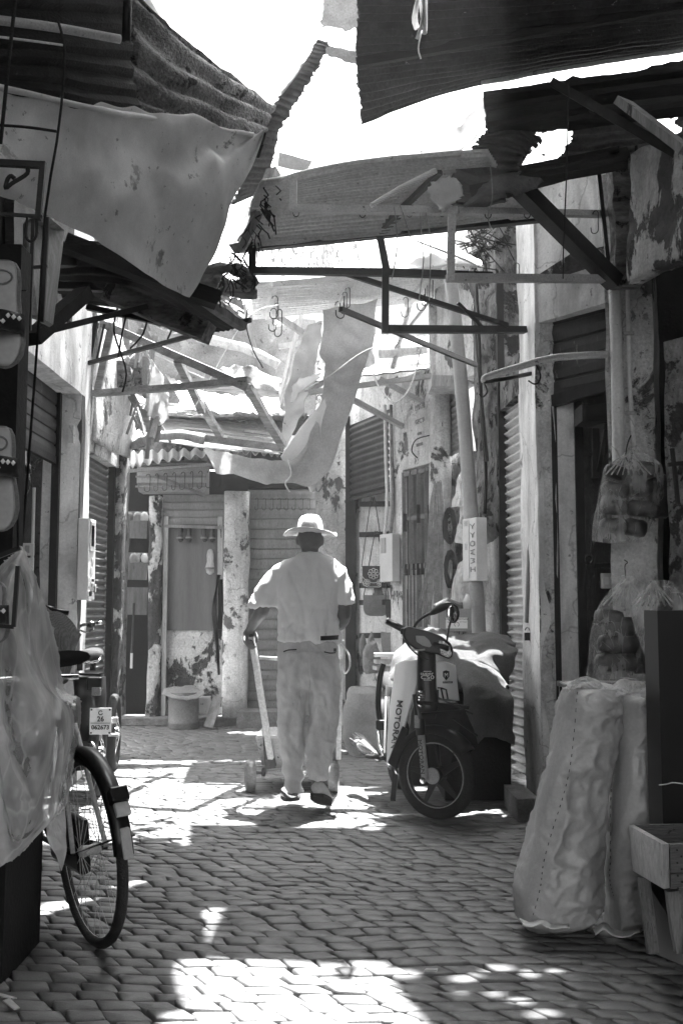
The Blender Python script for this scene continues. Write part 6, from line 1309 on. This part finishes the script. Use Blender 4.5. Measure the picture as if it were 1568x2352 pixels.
# rear moped with number plate
mp2 = thing('moped', 'dark moped parked behind the bicycle with a white number plate', 'moped', Vector((P(222, 1800, 6.6).x, 6.6, 0)))
u2 = Vector((.12, -.99, 0)).normalized(); w2c = Vector((P(224, 1740, 6.75).x, 6.75, .27))
wheel(mp2, w2c, u2, .28, .032, .22, 28, .0016, hub=.04, hubw=.05)
wheel(mp2, w2c-u2*1.1, u2, .28, .032, .22, 28, .0016, hub=.04, hubw=.05)
PD = 6.35
MB().ell([(P(200, 1506, 6.5)+Vector((-.01*t, .3*t, .015*t)), Vector((.1*(1-.5*t), 0, 0)), Vector((0, 0.01, .032))) for t in np.linspace(0, 1, 6)], 16).build('saddle', blackmatt, mp2, smooth=True)
MB().tube([P(172, 1512, 6.45), P(200, 1524, 6.44), P(228, 1518, 6.45), P(233, 1508, 6.5)], .008, 6).build('saddle_rail', chrome, mp2, smooth=True)
for X in (184, 214): MB().lathe(P(X, 1540, 6.5), [(.018, 0), (.018, .06)], 10).build('saddle_spring', steel_dark, mp2)
MB().bar(P(165, 1548, 6.4), P(234, 1550, 6.4), .03, .015).bar(P(170, 1550, 6.4), P(172, 1552, 6.8), .02).bar(P(232, 1550, 6.4), P(228, 1552, 6.8), .02).build('rack', black, mp2)
MB().box(P(219, 1570, 6.38), (.09, .06, .08)).build('tail_light', black, mp2, bevel=.01); MB().box(P(222, 1588, 6.35), (.055, .02, .05)).build('tail_lens', leather_g, mp2, bevel=.005)
MB().ell(prow([(172, 240, 1555, 6.6, .12), (176, 242, 1600, 6.6, .12), (182, 240, 1650, 6.6, .1), (190, 232, 1700, 6.65, .06)], .1), 14, 3).build('rear_body', black, mp2, smooth=True)
MB().ell(prow([(150, 215, 1620, 6.8, .2), (150, 215, 1760, 6.8, .2)], .2), 12, 3).build('engine_body', blackmatt, mp2, smooth=True)
p0, p1 = P(206, 1687, PD), P(257, 1626, PD); pc_ = (p0+p1)/2; pw, ph = p1.x-p0.x, p1.z-p0.z
MB().box(pc_, (pw, .004, ph)).build('number_plate', whitepaint, mp2, bevel=.001)
text('26', .042, black, face_m(pc_+Vector((0, -.004, .012)), (1, 0, 0), Z), parent=mp2, bold=.0008); text('062673', .036, black, face_m(pc_+Vector((0, -.004, -.037)), (1, 0, 0), Z), parent=mp2, bold=.0006)
MB().tube([pc_+Vector((.012*math.cos(k), -.004, .05+.012*math.sin(k))) for k in np.linspace(.6, 6, 10)], .0025, 4).build('lettering', black, mp2)
MB().bar(pc_+Vector((-pw/2+.006, -.004, -.011)), pc_+Vector((pw/2-.006, -.004, -.011)), .0025).build('plate_line', black, mp2)
for sx in (-1, 1):
    for sz in (-1, 1): MB().lathe(pc_+Vector((sx*(pw/2-.01), -.002, sz*(ph/2-.01))), [(.006, 0), (.006, .004), (.001, .005)], 8, (0, -1, 0)).build('bolt', steel_dark, mp2)
MB().box(P(264, 1654, PD+.03), (.04, .03, .035)).build('indicator', greyplas, mp2, bevel=.005); MB().box(P(262, 1688, PD+.05), (.06, .04, .015)).build('foot_peg', steel_grey, mp2)
MB().tube(spl(PP([(205, 1705, 6.4), (216, 1712, 6.38), (222, 1750, 6.35), (223, 1800, 6.35)]), 10), .01, 8).build('exhaust_guard', chrome, mp2, smooth=True)
MB().tube(spl(PP([(170, 1450, 7.3), (190, 1436, 7.25), (206, 1434, 7.2), (234, 1430, 7.15)]), 8), .013, 8).build('handlebar', chrome, mp2, smooth=True)
MB().tube(PP([(205, 1436, 7.19), (214, 1434, 7.17)]), .024, 10).build('twist_grip_collar', black, mp2, smooth=True)
MB().tube(spl(PP([(186, 1448, 7.2), (200, 1452, 7.15), (216, 1444, 7.1)]), 6), .007, 6).build('brake_lever', chrome, mp2)
one(MB().tube(PP([(108, 1400, 5.6), (158, 1408, 5.6)]), .014, 10).tube(PP([(104, 1397, 5.6), (122, 1402, 5.6)]), .02, 10), 'handlebar_end', black, 'black rubber handlebar end sticking out over the grey cover at left', 'handlebar', smooth=True)
m = sheet([PP([(60, 1370, 4.4), (105, 1395, 4.5), (140, 1410, 4.7), (192, 1458, 4.9)]), PP([(70, 1440, 4.3), (110, 1450, 4.4), (145, 1465, 4.6), (178, 1490, 4.8)]), PP([(80, 1520, 4.3), (115, 1525, 4.4), (140, 1540, 4.6), (165, 1530, 4.7)]), PP([(100, 1570, 4.3), (125, 1570, 4.4), (140, 1570, 4.6), (152, 1562, 4.6)])], 22, 22, .014, 7, 3, ridge=.4)
one(m, 'seat_cover', burlap, 'dark grey cloth cover with pointed corner on the bicycle at left', 'cloth', smooth=True, solid=.006)
# plastic film
m = sheet([PP([(30, 1268, 2.9), (42, 1258, 2.9), (52, 1268, 2.9)]), PP([(-30, 1330, 2.9), (30, 1320, 2.8), (78, 1340, 3.0)]), PP([(-80, 1440, 2.9), (20, 1430, 2.7), (112, 1450, 3.1)]), PP([(-90, 1560, 2.9), (40, 1560, 2.65), (145, 1585, 3.1)]), PP([(-90, 1660, 2.9), (60, 1680, 2.65), (184, 1620, 3.1)]), PP([(-90, 1790, 2.9), (60, 1790, 2.7), (168, 1760, 3.1)]), PP([(-90, 1900, 2.95), (50, 1900, 2.75), (150, 1860, 3.1)]), PP([(-90, 2010, 3.0), (10, 1990, 2.85), (95, 1905, 3.0)])], 110, 180, .02, 3, 3, ridge=1.0, rag=.006)
rn = random.Random(31)
m.v = [tuple(Vector(v)+Vector((0, .035*crumple(Vector(v), 11, 3, 1.6, 2, .7, 2)+.022*crumple(Vector(v), 9, 7, 8, -5, .8, 5)+.008*crumple(Vector(v), 24, 16, 18, 6, .8, 9), .004*crumple(Vector(v), 15, 7, 12, 3, .8, 5)))) for v in m.v]
one(m, 'plastic_sheet', film, 'clear crumpled plastic sheet draped over things at the left edge', 'plastic sheet', smooth=True)
m = sheet([PP([(100, 1850, 3.25), (130, 1850, 3.25), (152, 1850, 3.25)]), PP([(110, 1930, 3.25), (130, 1940, 3.25), (148, 1900, 3.25)]), PP([(130, 1990, 3.25), (136, 2000, 3.25), (142, 1985, 3.25)])], 12, 16, .02, 9, 3, ridge=.8)
one(m, 'plastic_scrap', film, 'small hanging strip of plastic next to the bicycle wheel', 'plastic')
# dark boxes at left
one(MB().box((-1.34, 3.6, .36), (.56, .42, .72)).disp(.01, 3), 'shade_box', darkroom, 'near-black box standing in for the deep shade under the plastic sheet', 'shade box')  # near-black box added in place of the deep shade at lower left
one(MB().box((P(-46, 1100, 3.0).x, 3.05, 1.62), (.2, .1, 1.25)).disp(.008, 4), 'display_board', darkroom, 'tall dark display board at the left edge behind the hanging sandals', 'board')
wp = one(MB().prism([P(62, 505, 4.2), P(105, 492, 4.1), P(150, 530, 4.5), P(122, 745, 4.5), P(88, 725, 4.1), P(60, 720, 4.1)], (-.03, .05, 0)).disp(.002, 20), 'hanging_board', wood, 'brown upright wooden panel hanging below the canvas at left', 'panel')
rk = thing('display_rack', 'dark square steel display rack with a curled bar at the upper left edge', 'rack', P(50, 500, 2.6))
for a_, b_, w_ in (((-40, 372, 2.6), (104, 380, 2.6), .016), ((100, 372, 2.6), (88, 505, 2.6), .014), ((-40, 488, 2.6), (98, 498, 2.6), .008), ((78, 500, 3.4), (68, 760, 3.4), .012), ((110, 500, 3.4), (98, 740, 3.4), .012), ((-30, 622, 3.4), (110, 612, 3.4), .01), ((-40, 665, 2.6), (62, 668, 2.6), .004)):
    MB().bar(P(*a_), P(*b_), w_).build('bar', steel_dark, rk)
MB().tube(spl(PP([(64, 385, 2.6), (62, 400, 2.6), (30, 420, 2.6), (14, 432, 2.6), (18, 412, 2.6), (26, 404, 2.6), (34, 410, 2.6)]), 20), .006, 6).build('curl', steel_dark, rk, smooth=True)
MB().tube(spl(PP([(64, 500, 2.6), (60, 540, 2.6), (72, 555, 2.6), (84, 540, 2.6), (84, 500, 2.6)]), 14), .004, 6).build('hook', steel_dark, rk, smooth=True)
def bigsandal(X0, X1, Y0, Y1, d, lab, strapY, seed=0):
    t = thing('sandal', lab, 'sandal', P((X0+X1)/2, Y1, d), 'sandals hanging close at the left edge'); cx = (X0+X1)/2; w_ = (X1-X0)/2; H_ = Y1-Y0
    prof = [(0, .35), (.02, .6), (.08, .78), (.2, .84), (.35, .8), (.5, .85), (.65, 1.0), (.78, 1.04), (.88, .92), (.95, .68), (.99, .35), (1, .1)]
    rr = [(P(cx, Y0+H_*t_, d), (P(cx+w_*k, Y0, d)-P(cx, Y0, d)), Vector((0, .012, 0))) for t_, k in prof]
    for i, r in enumerate(rr): r[1].z = 0; r[1].y = 0
    MB().ell(rr, 20, 3).build('sole', leather_g, t, smooth=True)
    rr2 = [(r[0]+Vector((0, -.013, -.0)), r[1]*.86, Vector((0, .004, 0))) for r in rr[1:-1]]
    MB().ell(rr2, 20, 3).build('insole', greyplas, t, smooth=True)
    sp_ = MB(); pts = []
    for y_ in (strapY-10, strapY+34):
        pts.append([P(cx+w_*k, y_, d)+Vector((0, -.02-.05*math.sin(math.pi*(k+1)/2), 0)) for k in np.linspace(-1.05, 1.05, 9)])
    sheet(pts, 14, 3, mb=sp_); sp_.build('strap', leather, t, smooth=True, solid=.006)
    bd_ = MB()
    for k in np.linspace(-.85, .95, 11):
        bd_.lathe(P(cx+w_*k, strapY+(3 if int(k*10) % 2 else 18), d)+Vector((0, -.032-.05*math.sin(math.pi*(k+1)/2), 0)), [(.001, -.006), (.006, 0), (.001, .006)], 8)
    bd_.build('bead', whitepaint, t, smooth=True)
    MB().tube([P(cx+w_*.5*math.cos(k), Y0+H_*.17+16*math.sin(k), d)+Vector((0, -.02, 0)) for k in np.linspace(0, 6.28, 14)], .0025, 4).build('stamp', cable, t)
    return t
bigsandal(-38, 58, 600, 845, 2.45, 'pale leather sandal with beaded strap, uppermost at the left edge', 738)
bigsandal(-40, 44, 980, 1220, 2.45, 'pale leather sandal, middle one at the left edge', 1065)
bigsandal(-60, 22, 1335, 1480, 2.45, 'partly hidden sandal, lowest at the left edge behind plastic', 1400)
one(MB().bar(P(42, 1300, 2.4), P(32, 1440, 2.4), .009).bar(P(32, 1440, 2.4), P(-30, 1435, 2.4), .009), 'frame_corner', black, 'black frame corner showing in front of the lowest sandal', 'frame')
cord([(30, 1000, 2.6), (40, 1120, 2.6), (42, 1262, 2.6)], .003, 'thin black wire holding up the plastic sheet')
one(MB().bar(P(-20, 1285, 2.85), P(48, 1258, 2.85), .012), 'hanger_rod', black, 'short black rod at the peak of the plastic sheet', 'rod')
# ------------------------------------------------------------------ right foreground: tall sacks
def tall_sack(rows, seed, lab, seam):
    t = thing('woven_sack', lab, 'sack', Vector((P((rows[0][0]+rows[0][1])/2, 2100, rows[0][3]).x, rows[0][3], 0)))
    rg = [(r[0], r[1], r[2]) for r in prow(rows, .15)]
    rg = resamp(rg, 130); m = MB().ell(rg, 130, 2.6)
    for i in range(len(m.v)):
        p = Vector(m.v[i]); q_ = Vector((p.x*5+seed, p.y*5, p.z*6.5+p.x*5))
        r = 1-abs(mn.noise(q_))*2.6; q2 = Vector((p.x*11+seed, p.y*9, p.z*13-p.x*9)); r2 = 1-abs(mn.noise(q2))*2.6
        m.v[i] = tuple(p+Vector((.4, -1, 0))*(.022*(1-crumple(p, 5, 5, 6, 3, .6, seed))+.013*(1-crumple(p, 9, 9, 12, -7, .6, seed+4))+.006*(1-crumple(p, 20, 20, 24, 9, .5, seed))-.006)+mn.noise_vector(p*3+Vector((seed, 0, 0)))*.04)
    top_ = list(m.v); m.build('sack_body', sackm, t, smooth=True)
    sm = MB(); pts = spl([P(*q_) for q_ in seam], 60)
    from mathutils.bvhtree import BVHTree
    bv_ = BVHTree.FromPolygons([Vector(v) for v in m.v], [list(f) for f in m.f])
    cam_ = Vector((0, 0, CH))
    for k in range(0, 60, 2):
        a, b = pts[k], pts[k].lerp(pts[k+1], .75); out = []
        for p in (a, b):
            h_, n_, i_, d_ = bv_.ray_cast(cam_, (p-cam_).normalized())
            if h_: out.append(h_+n_*.001*(1 if n_.dot(cam_-h_) > 0 else -1))
        if len(out) == 2: sm.tube(out, .0014, 4)
    sm.build('stitching', blackmatt, t)
    return t
s1 = tall_sack([(1192, 1340, 2128, 3.95, .1), (1182, 1352, 2105, 3.95), (1180, 1366, 2060, 3.95), (1186, 1378, 1990, 3.95), (1200, 1382, 1920, 3.95), (1214, 1386, 1860, 3.95), (1234, 1390, 1785, 3.95), (1250, 1396, 1720, 3.95), (1266, 1402, 1655, 3.95), (1276, 1408, 1610, 3.95), (1290, 1408, 1578, 3.95, .1)], 3, 'tall grey woven plastic sack, left one of the pair at right', [(1325, 1590, 3.8), (1318, 1680, 3.8), (1308, 1760, 3.8), (1292, 1830, 3.8), (1270, 1900, 3.8), (1248, 1980, 3.8), (1240, 2040, 3.8), (1222, 2108, 3.8)])
s2 = tall_sack([(1380, 1470, 2140, 4.0, .08), (1390, 1480, 2110, 4.0), (1384, 1486, 2050, 4.0), (1378, 1490, 1970, 4.0), (1392, 1500, 1890, 4.0), (1398, 1515, 1800, 4.0), (1392, 1525, 1700, 4.0), (1398, 1530, 1650, 4.0), (1408, 1532, 1605, 4.0), (1412, 1532, 1585, 4.0, .1)], 8, 'tall grey woven plastic sack, right one against the black panel', [(1420, 1610, 3.8), (1418, 1680, 3.8), (1408, 1760, 3.8), (1402, 1850, 3.8), (1402, 1950, 3.8), (1400, 2020, 3.8), (1410, 2060, 3.8)])
for pts, lab in ((((1195, 2112), (1215, 2122), (1240, 2118), (1262, 2125), (1306, 2124)), 'frayed pale tie cord at the foot of the left sack'), (((1364, 2138), (1385, 2128), (1405, 2140), (1440, 2145), (1470, 2138)), 'crumpled foot tie of the right sack')):
    m = sheet([[P(X, Y-6, 3.8) for X, Y in pts], [P(X, Y+5, 3.72) for X, Y in pts]], 30, 4, .012, 12, 3, ridge=.6); one(m, 'sack_tie', canvas, lab, 'tie', smooth=True, solid=.003)
for pts, lab in ((((1292, 1580, 3.85), (1330, 1572, 3.85), (1380, 1592, 3.85), (1408, 1612, 3.85)), 'glossy plastic lining at the mouth of the left sack'), (((1408, 1600, 3.85), (1440, 1585, 3.85), (1480, 1590, 3.85), (1525, 1600, 3.85)), 'glossy plastic lining at the mouth of the right sack')):
    m = sheet([[P(X, Y-18, d+.05) for X, Y, d in pts], [P(X, Y, d-.04) for X, Y, d in pts], [P(X, Y+14, d) for X, Y, d in pts]], 40, 12, .018, 14, 5, ridge=1.1); one(m, 'sack_lining', film3, lab, 'plastic lining', smooth=True)
pln = thing('shelf_plank', 'flat taped plank lying behind the tops of the two tall sacks', 'plank', P(1400, 1575, 4.3))
MB().bar(P(1289, 1572, 4.15), P(1540, 1572, 4.2), .12, .02, up=(0, 0, 1), seg=6, jit=.002).build('plank', wood, pln)
for X0 in (1340, 1430): MB().bar(P(X0, 1566, 4.1), P(X0+22, 1566, 4.1), .125, .027, up=(0, 0, 1)).build('tape', leather_g, pln)
one(MB().box((P(1514, 1650, 3.62).x+.25, 3.7, P(1514, 1402, 3.62).z/2), (.5, .16, P(1514, 1402, 3.62).z)).disp(.002, 5), 'black_panel', black, 'tall flat black panel at the right edge over the crate', 'panel')
cord([(1512, 1803, 3.5), (1530, 1801, 3.5), (1545, 1798, 3.5), (1580, 1802, 3.5)], .002, 'thin pale thread across the black panel', rope)
# crate on legs
cr_ = thing('wooden_crate', 'open wooden crate with a pale end board at the right edge', 'crate', P(1520, 2040, 3.1))
q0, q1, q2, q3 = P(1443, 1896, 3.55), P(1521, 1940, 3.1), P(1523, 2042, 3.1), P(1452, 2000, 3.55)
ex = Vector((.75, .08, 0))
MB().prism([q0, q1, q2, q3], (.02, .01, 0)).build('end_board', crate_w, cr_)
MB().prism([q1+Vector((.021, .0, -.0)), q1+ex, q1+ex-Z*.075, q1+Vector((.021, 0, -.078))], (0, .018, 0)).build('side_board', boxw, cr_); MB().prism([q1+Vector((.021, 0, -.084)), q1+ex-Z*.082, q1+ex-Z*.14, q2+Vector((.021, 0, 0))], (0, .018, 0)).build('side_board', boxw, cr_)
MB().prism([q0+Vector((.021, 0, 0)), q0+ex, q0+ex-Z*.14, q3+Vector((.021, 0, 0))], (0, .018, 0)).build('side_board', boxw, cr_)
MB().prism([q3+Vector((.021, -.01, .0)), q2+Vector((.021, .02, .0)), q2+ex, q3+ex], (0, 0, .01)).build('bottom_board', boxw, cr_)
nl = MB()
for k in range(7): nl.lathe(q1+Vector((.04+.012*(k % 2), -.001, -.015-.018*k)), [(.0035, 0), (.003, .002), (.001, .002)], 6, (0, -1, 0))
nl.build('nail', steel_dark, cr_)
tb = thing('trestle_legs', 'dark slanting trestle legs carrying the crate at right', 'trestle', P(1500, 2200, 3.4))
for a_, b_ in (((1476, 2015, 3.5), (1498, 2190, 3.45)), ((1540, 2045, 3.2), (1562, 2185, 3.2)), ((1560, 2040, 3.3), (1590, 2250, 3.1))):
    MB().bar(P(*a_), P(*b_), .035, .03, seg=3, jit=.002).build('leg', wood, tb)
MB().prism([P(1480, 2020, 3.52), P(1620, 2030, 3.52), P(1620, 2240, 3.4), P(1502, 2190, 3.45)], (0, .02, 0)).build('side_panel', black, tb)
# ------------------------------------------------------------------ bags of slippers
def slip_bag(rows, d, lab, soles, neck, fm_=film2, seed=1):
    t = thing('plastic_bag', lab, 'bag', P((rows[0][0]+rows[0][1])/2, rows[0][2], d))
    rg = resamp(prow([(r[0], r[1], r[2], d) for r in rows], .1), 40)
    m = MB().ell(rg, 44, 2.6)
    for i in range(len(m.v)):
        p = Vector(m.v[i]); an = math.atan2(p.x-rg[20][0].x, p.y-d)
        r = 1-abs(mn.noise(Vector((an*5+seed, p.z*2.5, 0))))*2.4; r2 = 1-abs(mn.noise(Vector((p.x*16, p.z*12+seed, p.y*10))))*2.4
        m.v[i] = tuple(p+Vector((0, -1, 0))*(.012*r+.01*r2)+mn.noise_vector(p*9)*.008)
    m.build('film', fm_, t, smooth=True)
    for X, Y, w_, h_, an in soles:
        c = P(X+12, Y, d+.01); w_ *= .85; mx = Matrix.Rotation(an, 3, 'Y')
        MB().ell([(c+mx @ Vector((x*w_/411/2*5.7/d*d/5.7*1.0, 0, 0)), mx @ Vector((0, 0, h_/411/2*k)), Vector((0, .05*k+.004, 0))) for x, k in ((-1, .3), (-.9, .75), (-.6, 1), (0, .95), (.5, 1), (.85, .85), (1, .35))], 14, 2.6).build('slipper', leather, t, smooth=True)
    nk = MB()
    for k in range(9):
        nk.tube(spl([P(*neck, d), P(neck[0]+(k-4)*5, neck[1]+25, d-.02), P(neck[0]+(k-4)*13, neck[1]+60, d-.09)], 6), .004, 4)
    nk.build('gathered_neck', film3, t, smooth=True)
    return t
slip_bag([(1372, 1472, 1246, 0), (1358, 1478, 1238, 0), (1366, 1500, 1180, 0), (1374, 1520, 1130, 0), (1384, 1520, 1090, 0), (1405, 1505, 1062, 0), (1432, 1470, 1045, 0), (1440, 1458, 1030, 0)], 5.55, 'clear plastic bag of dark slippers hanging high on the right pillar', [(1400, 1085, 60, 32, .3), (1470, 1080, 80, 40, .1), (1400, 1125, 70, 34, .2), (1475, 1122, 90, 40, 0), (1395, 1165, 70, 36, .1), (1465, 1168, 90, 38, .05), (1395, 1208, 70, 36, 0), (1445, 1212, 60, 40, .2), (1500, 1140, 60, 100, 0)], (1442, 1030))
slip_bag([(1350, 1500, 1562, 0), (1346, 1500, 1548, 0), (1352, 1505, 1490, 0), (1360, 1500, 1430, 0), (1376, 1495, 1385, 0), (1405, 1480, 1350, 0), (1425, 1455, 1335, 0), (1432, 1448, 1322, 0)], 5.3, 'clear plastic bag of rounded dark slippers hanging low behind the sacks', [(1385, 1418, 70, 34, .1), (1425, 1440, 110, 44, .0), (1415, 1480, 120, 42, .05), (1410, 1520, 120, 40, 0), (1465, 1500, 60, 90, .1)], (1436, 1330))
slip_bag([(1500, 1520, 1545, 0), (1480, 1540, 1500, 0), (1458, 1570, 1440, 0), (1452, 1590, 1400, 0), (1470, 1570, 1360, 0), (1490, 1530, 1335, 0)], 5.0, 'puffed plastic bag beside the black panel at right', [(1510, 1420, 60, 60, .4)], (1500, 1332), fm_=film2, seed=4)
cord([(1448, 1000, 5.5), (1440, 1020, 5.5), (1436, 1050, 5.5), (1446, 1062, 5.5), (1450, 1040, 5.5)], .004, 'bent wire hook holding the upper slipper bag', steel_dark)
cord([(1432, 1286, 5.6), (1440, 1292, 5.6), (1434, 1300, 5.6), (1436, 1330, 5.5)], .003, 'bent nail and string holding the lower slipper bag', steel_dark)
# litter
rn = random.Random(4)
for i, (X, Y, lab) in enumerate(((15, 2300, 'pale paper scrap on the paving at the lower left corner'), (28, 2318, 'second pale scrap near the lower left corner'), (990, 2236, 'small pale scrap on the paving by the lower sun spots'), (938, 1992, 'tiny white scrap on the paving in the middle of the alley'))):
    c = G(X, Y); one(MB().box(c+Vector((0, 0, .012)), (.07 if i < 2 else .04, .02, .004), rz=rn.uniform(-1, 1)).disp(.006, 30), 'paper_scrap', tarp_g, lab, 'litter')
# ------------------------------------------------------------------ air
hz_ = MB().box((0, 9, 4.2), (34, 60, 10.6)); hm = bpy.data.materials.new('dusty_air'); hm.use_nodes = True
hn = hm.node_tree.nodes; hn.remove(hn['Principled BSDF']); pv = hn.new('ShaderNodeVolumePrincipled'); pv.inputs['Color'].default_value = (.9, .9, .9, 1); pv.inputs['Density'].default_value = .003; pv.inputs['Anisotropy'].default_value = .3
hm.node_tree.links.new(pv.outputs[0], hn['Material Output'].inputs['Volume'])
tag(hz_.build('haze', hm), kind='stuff')
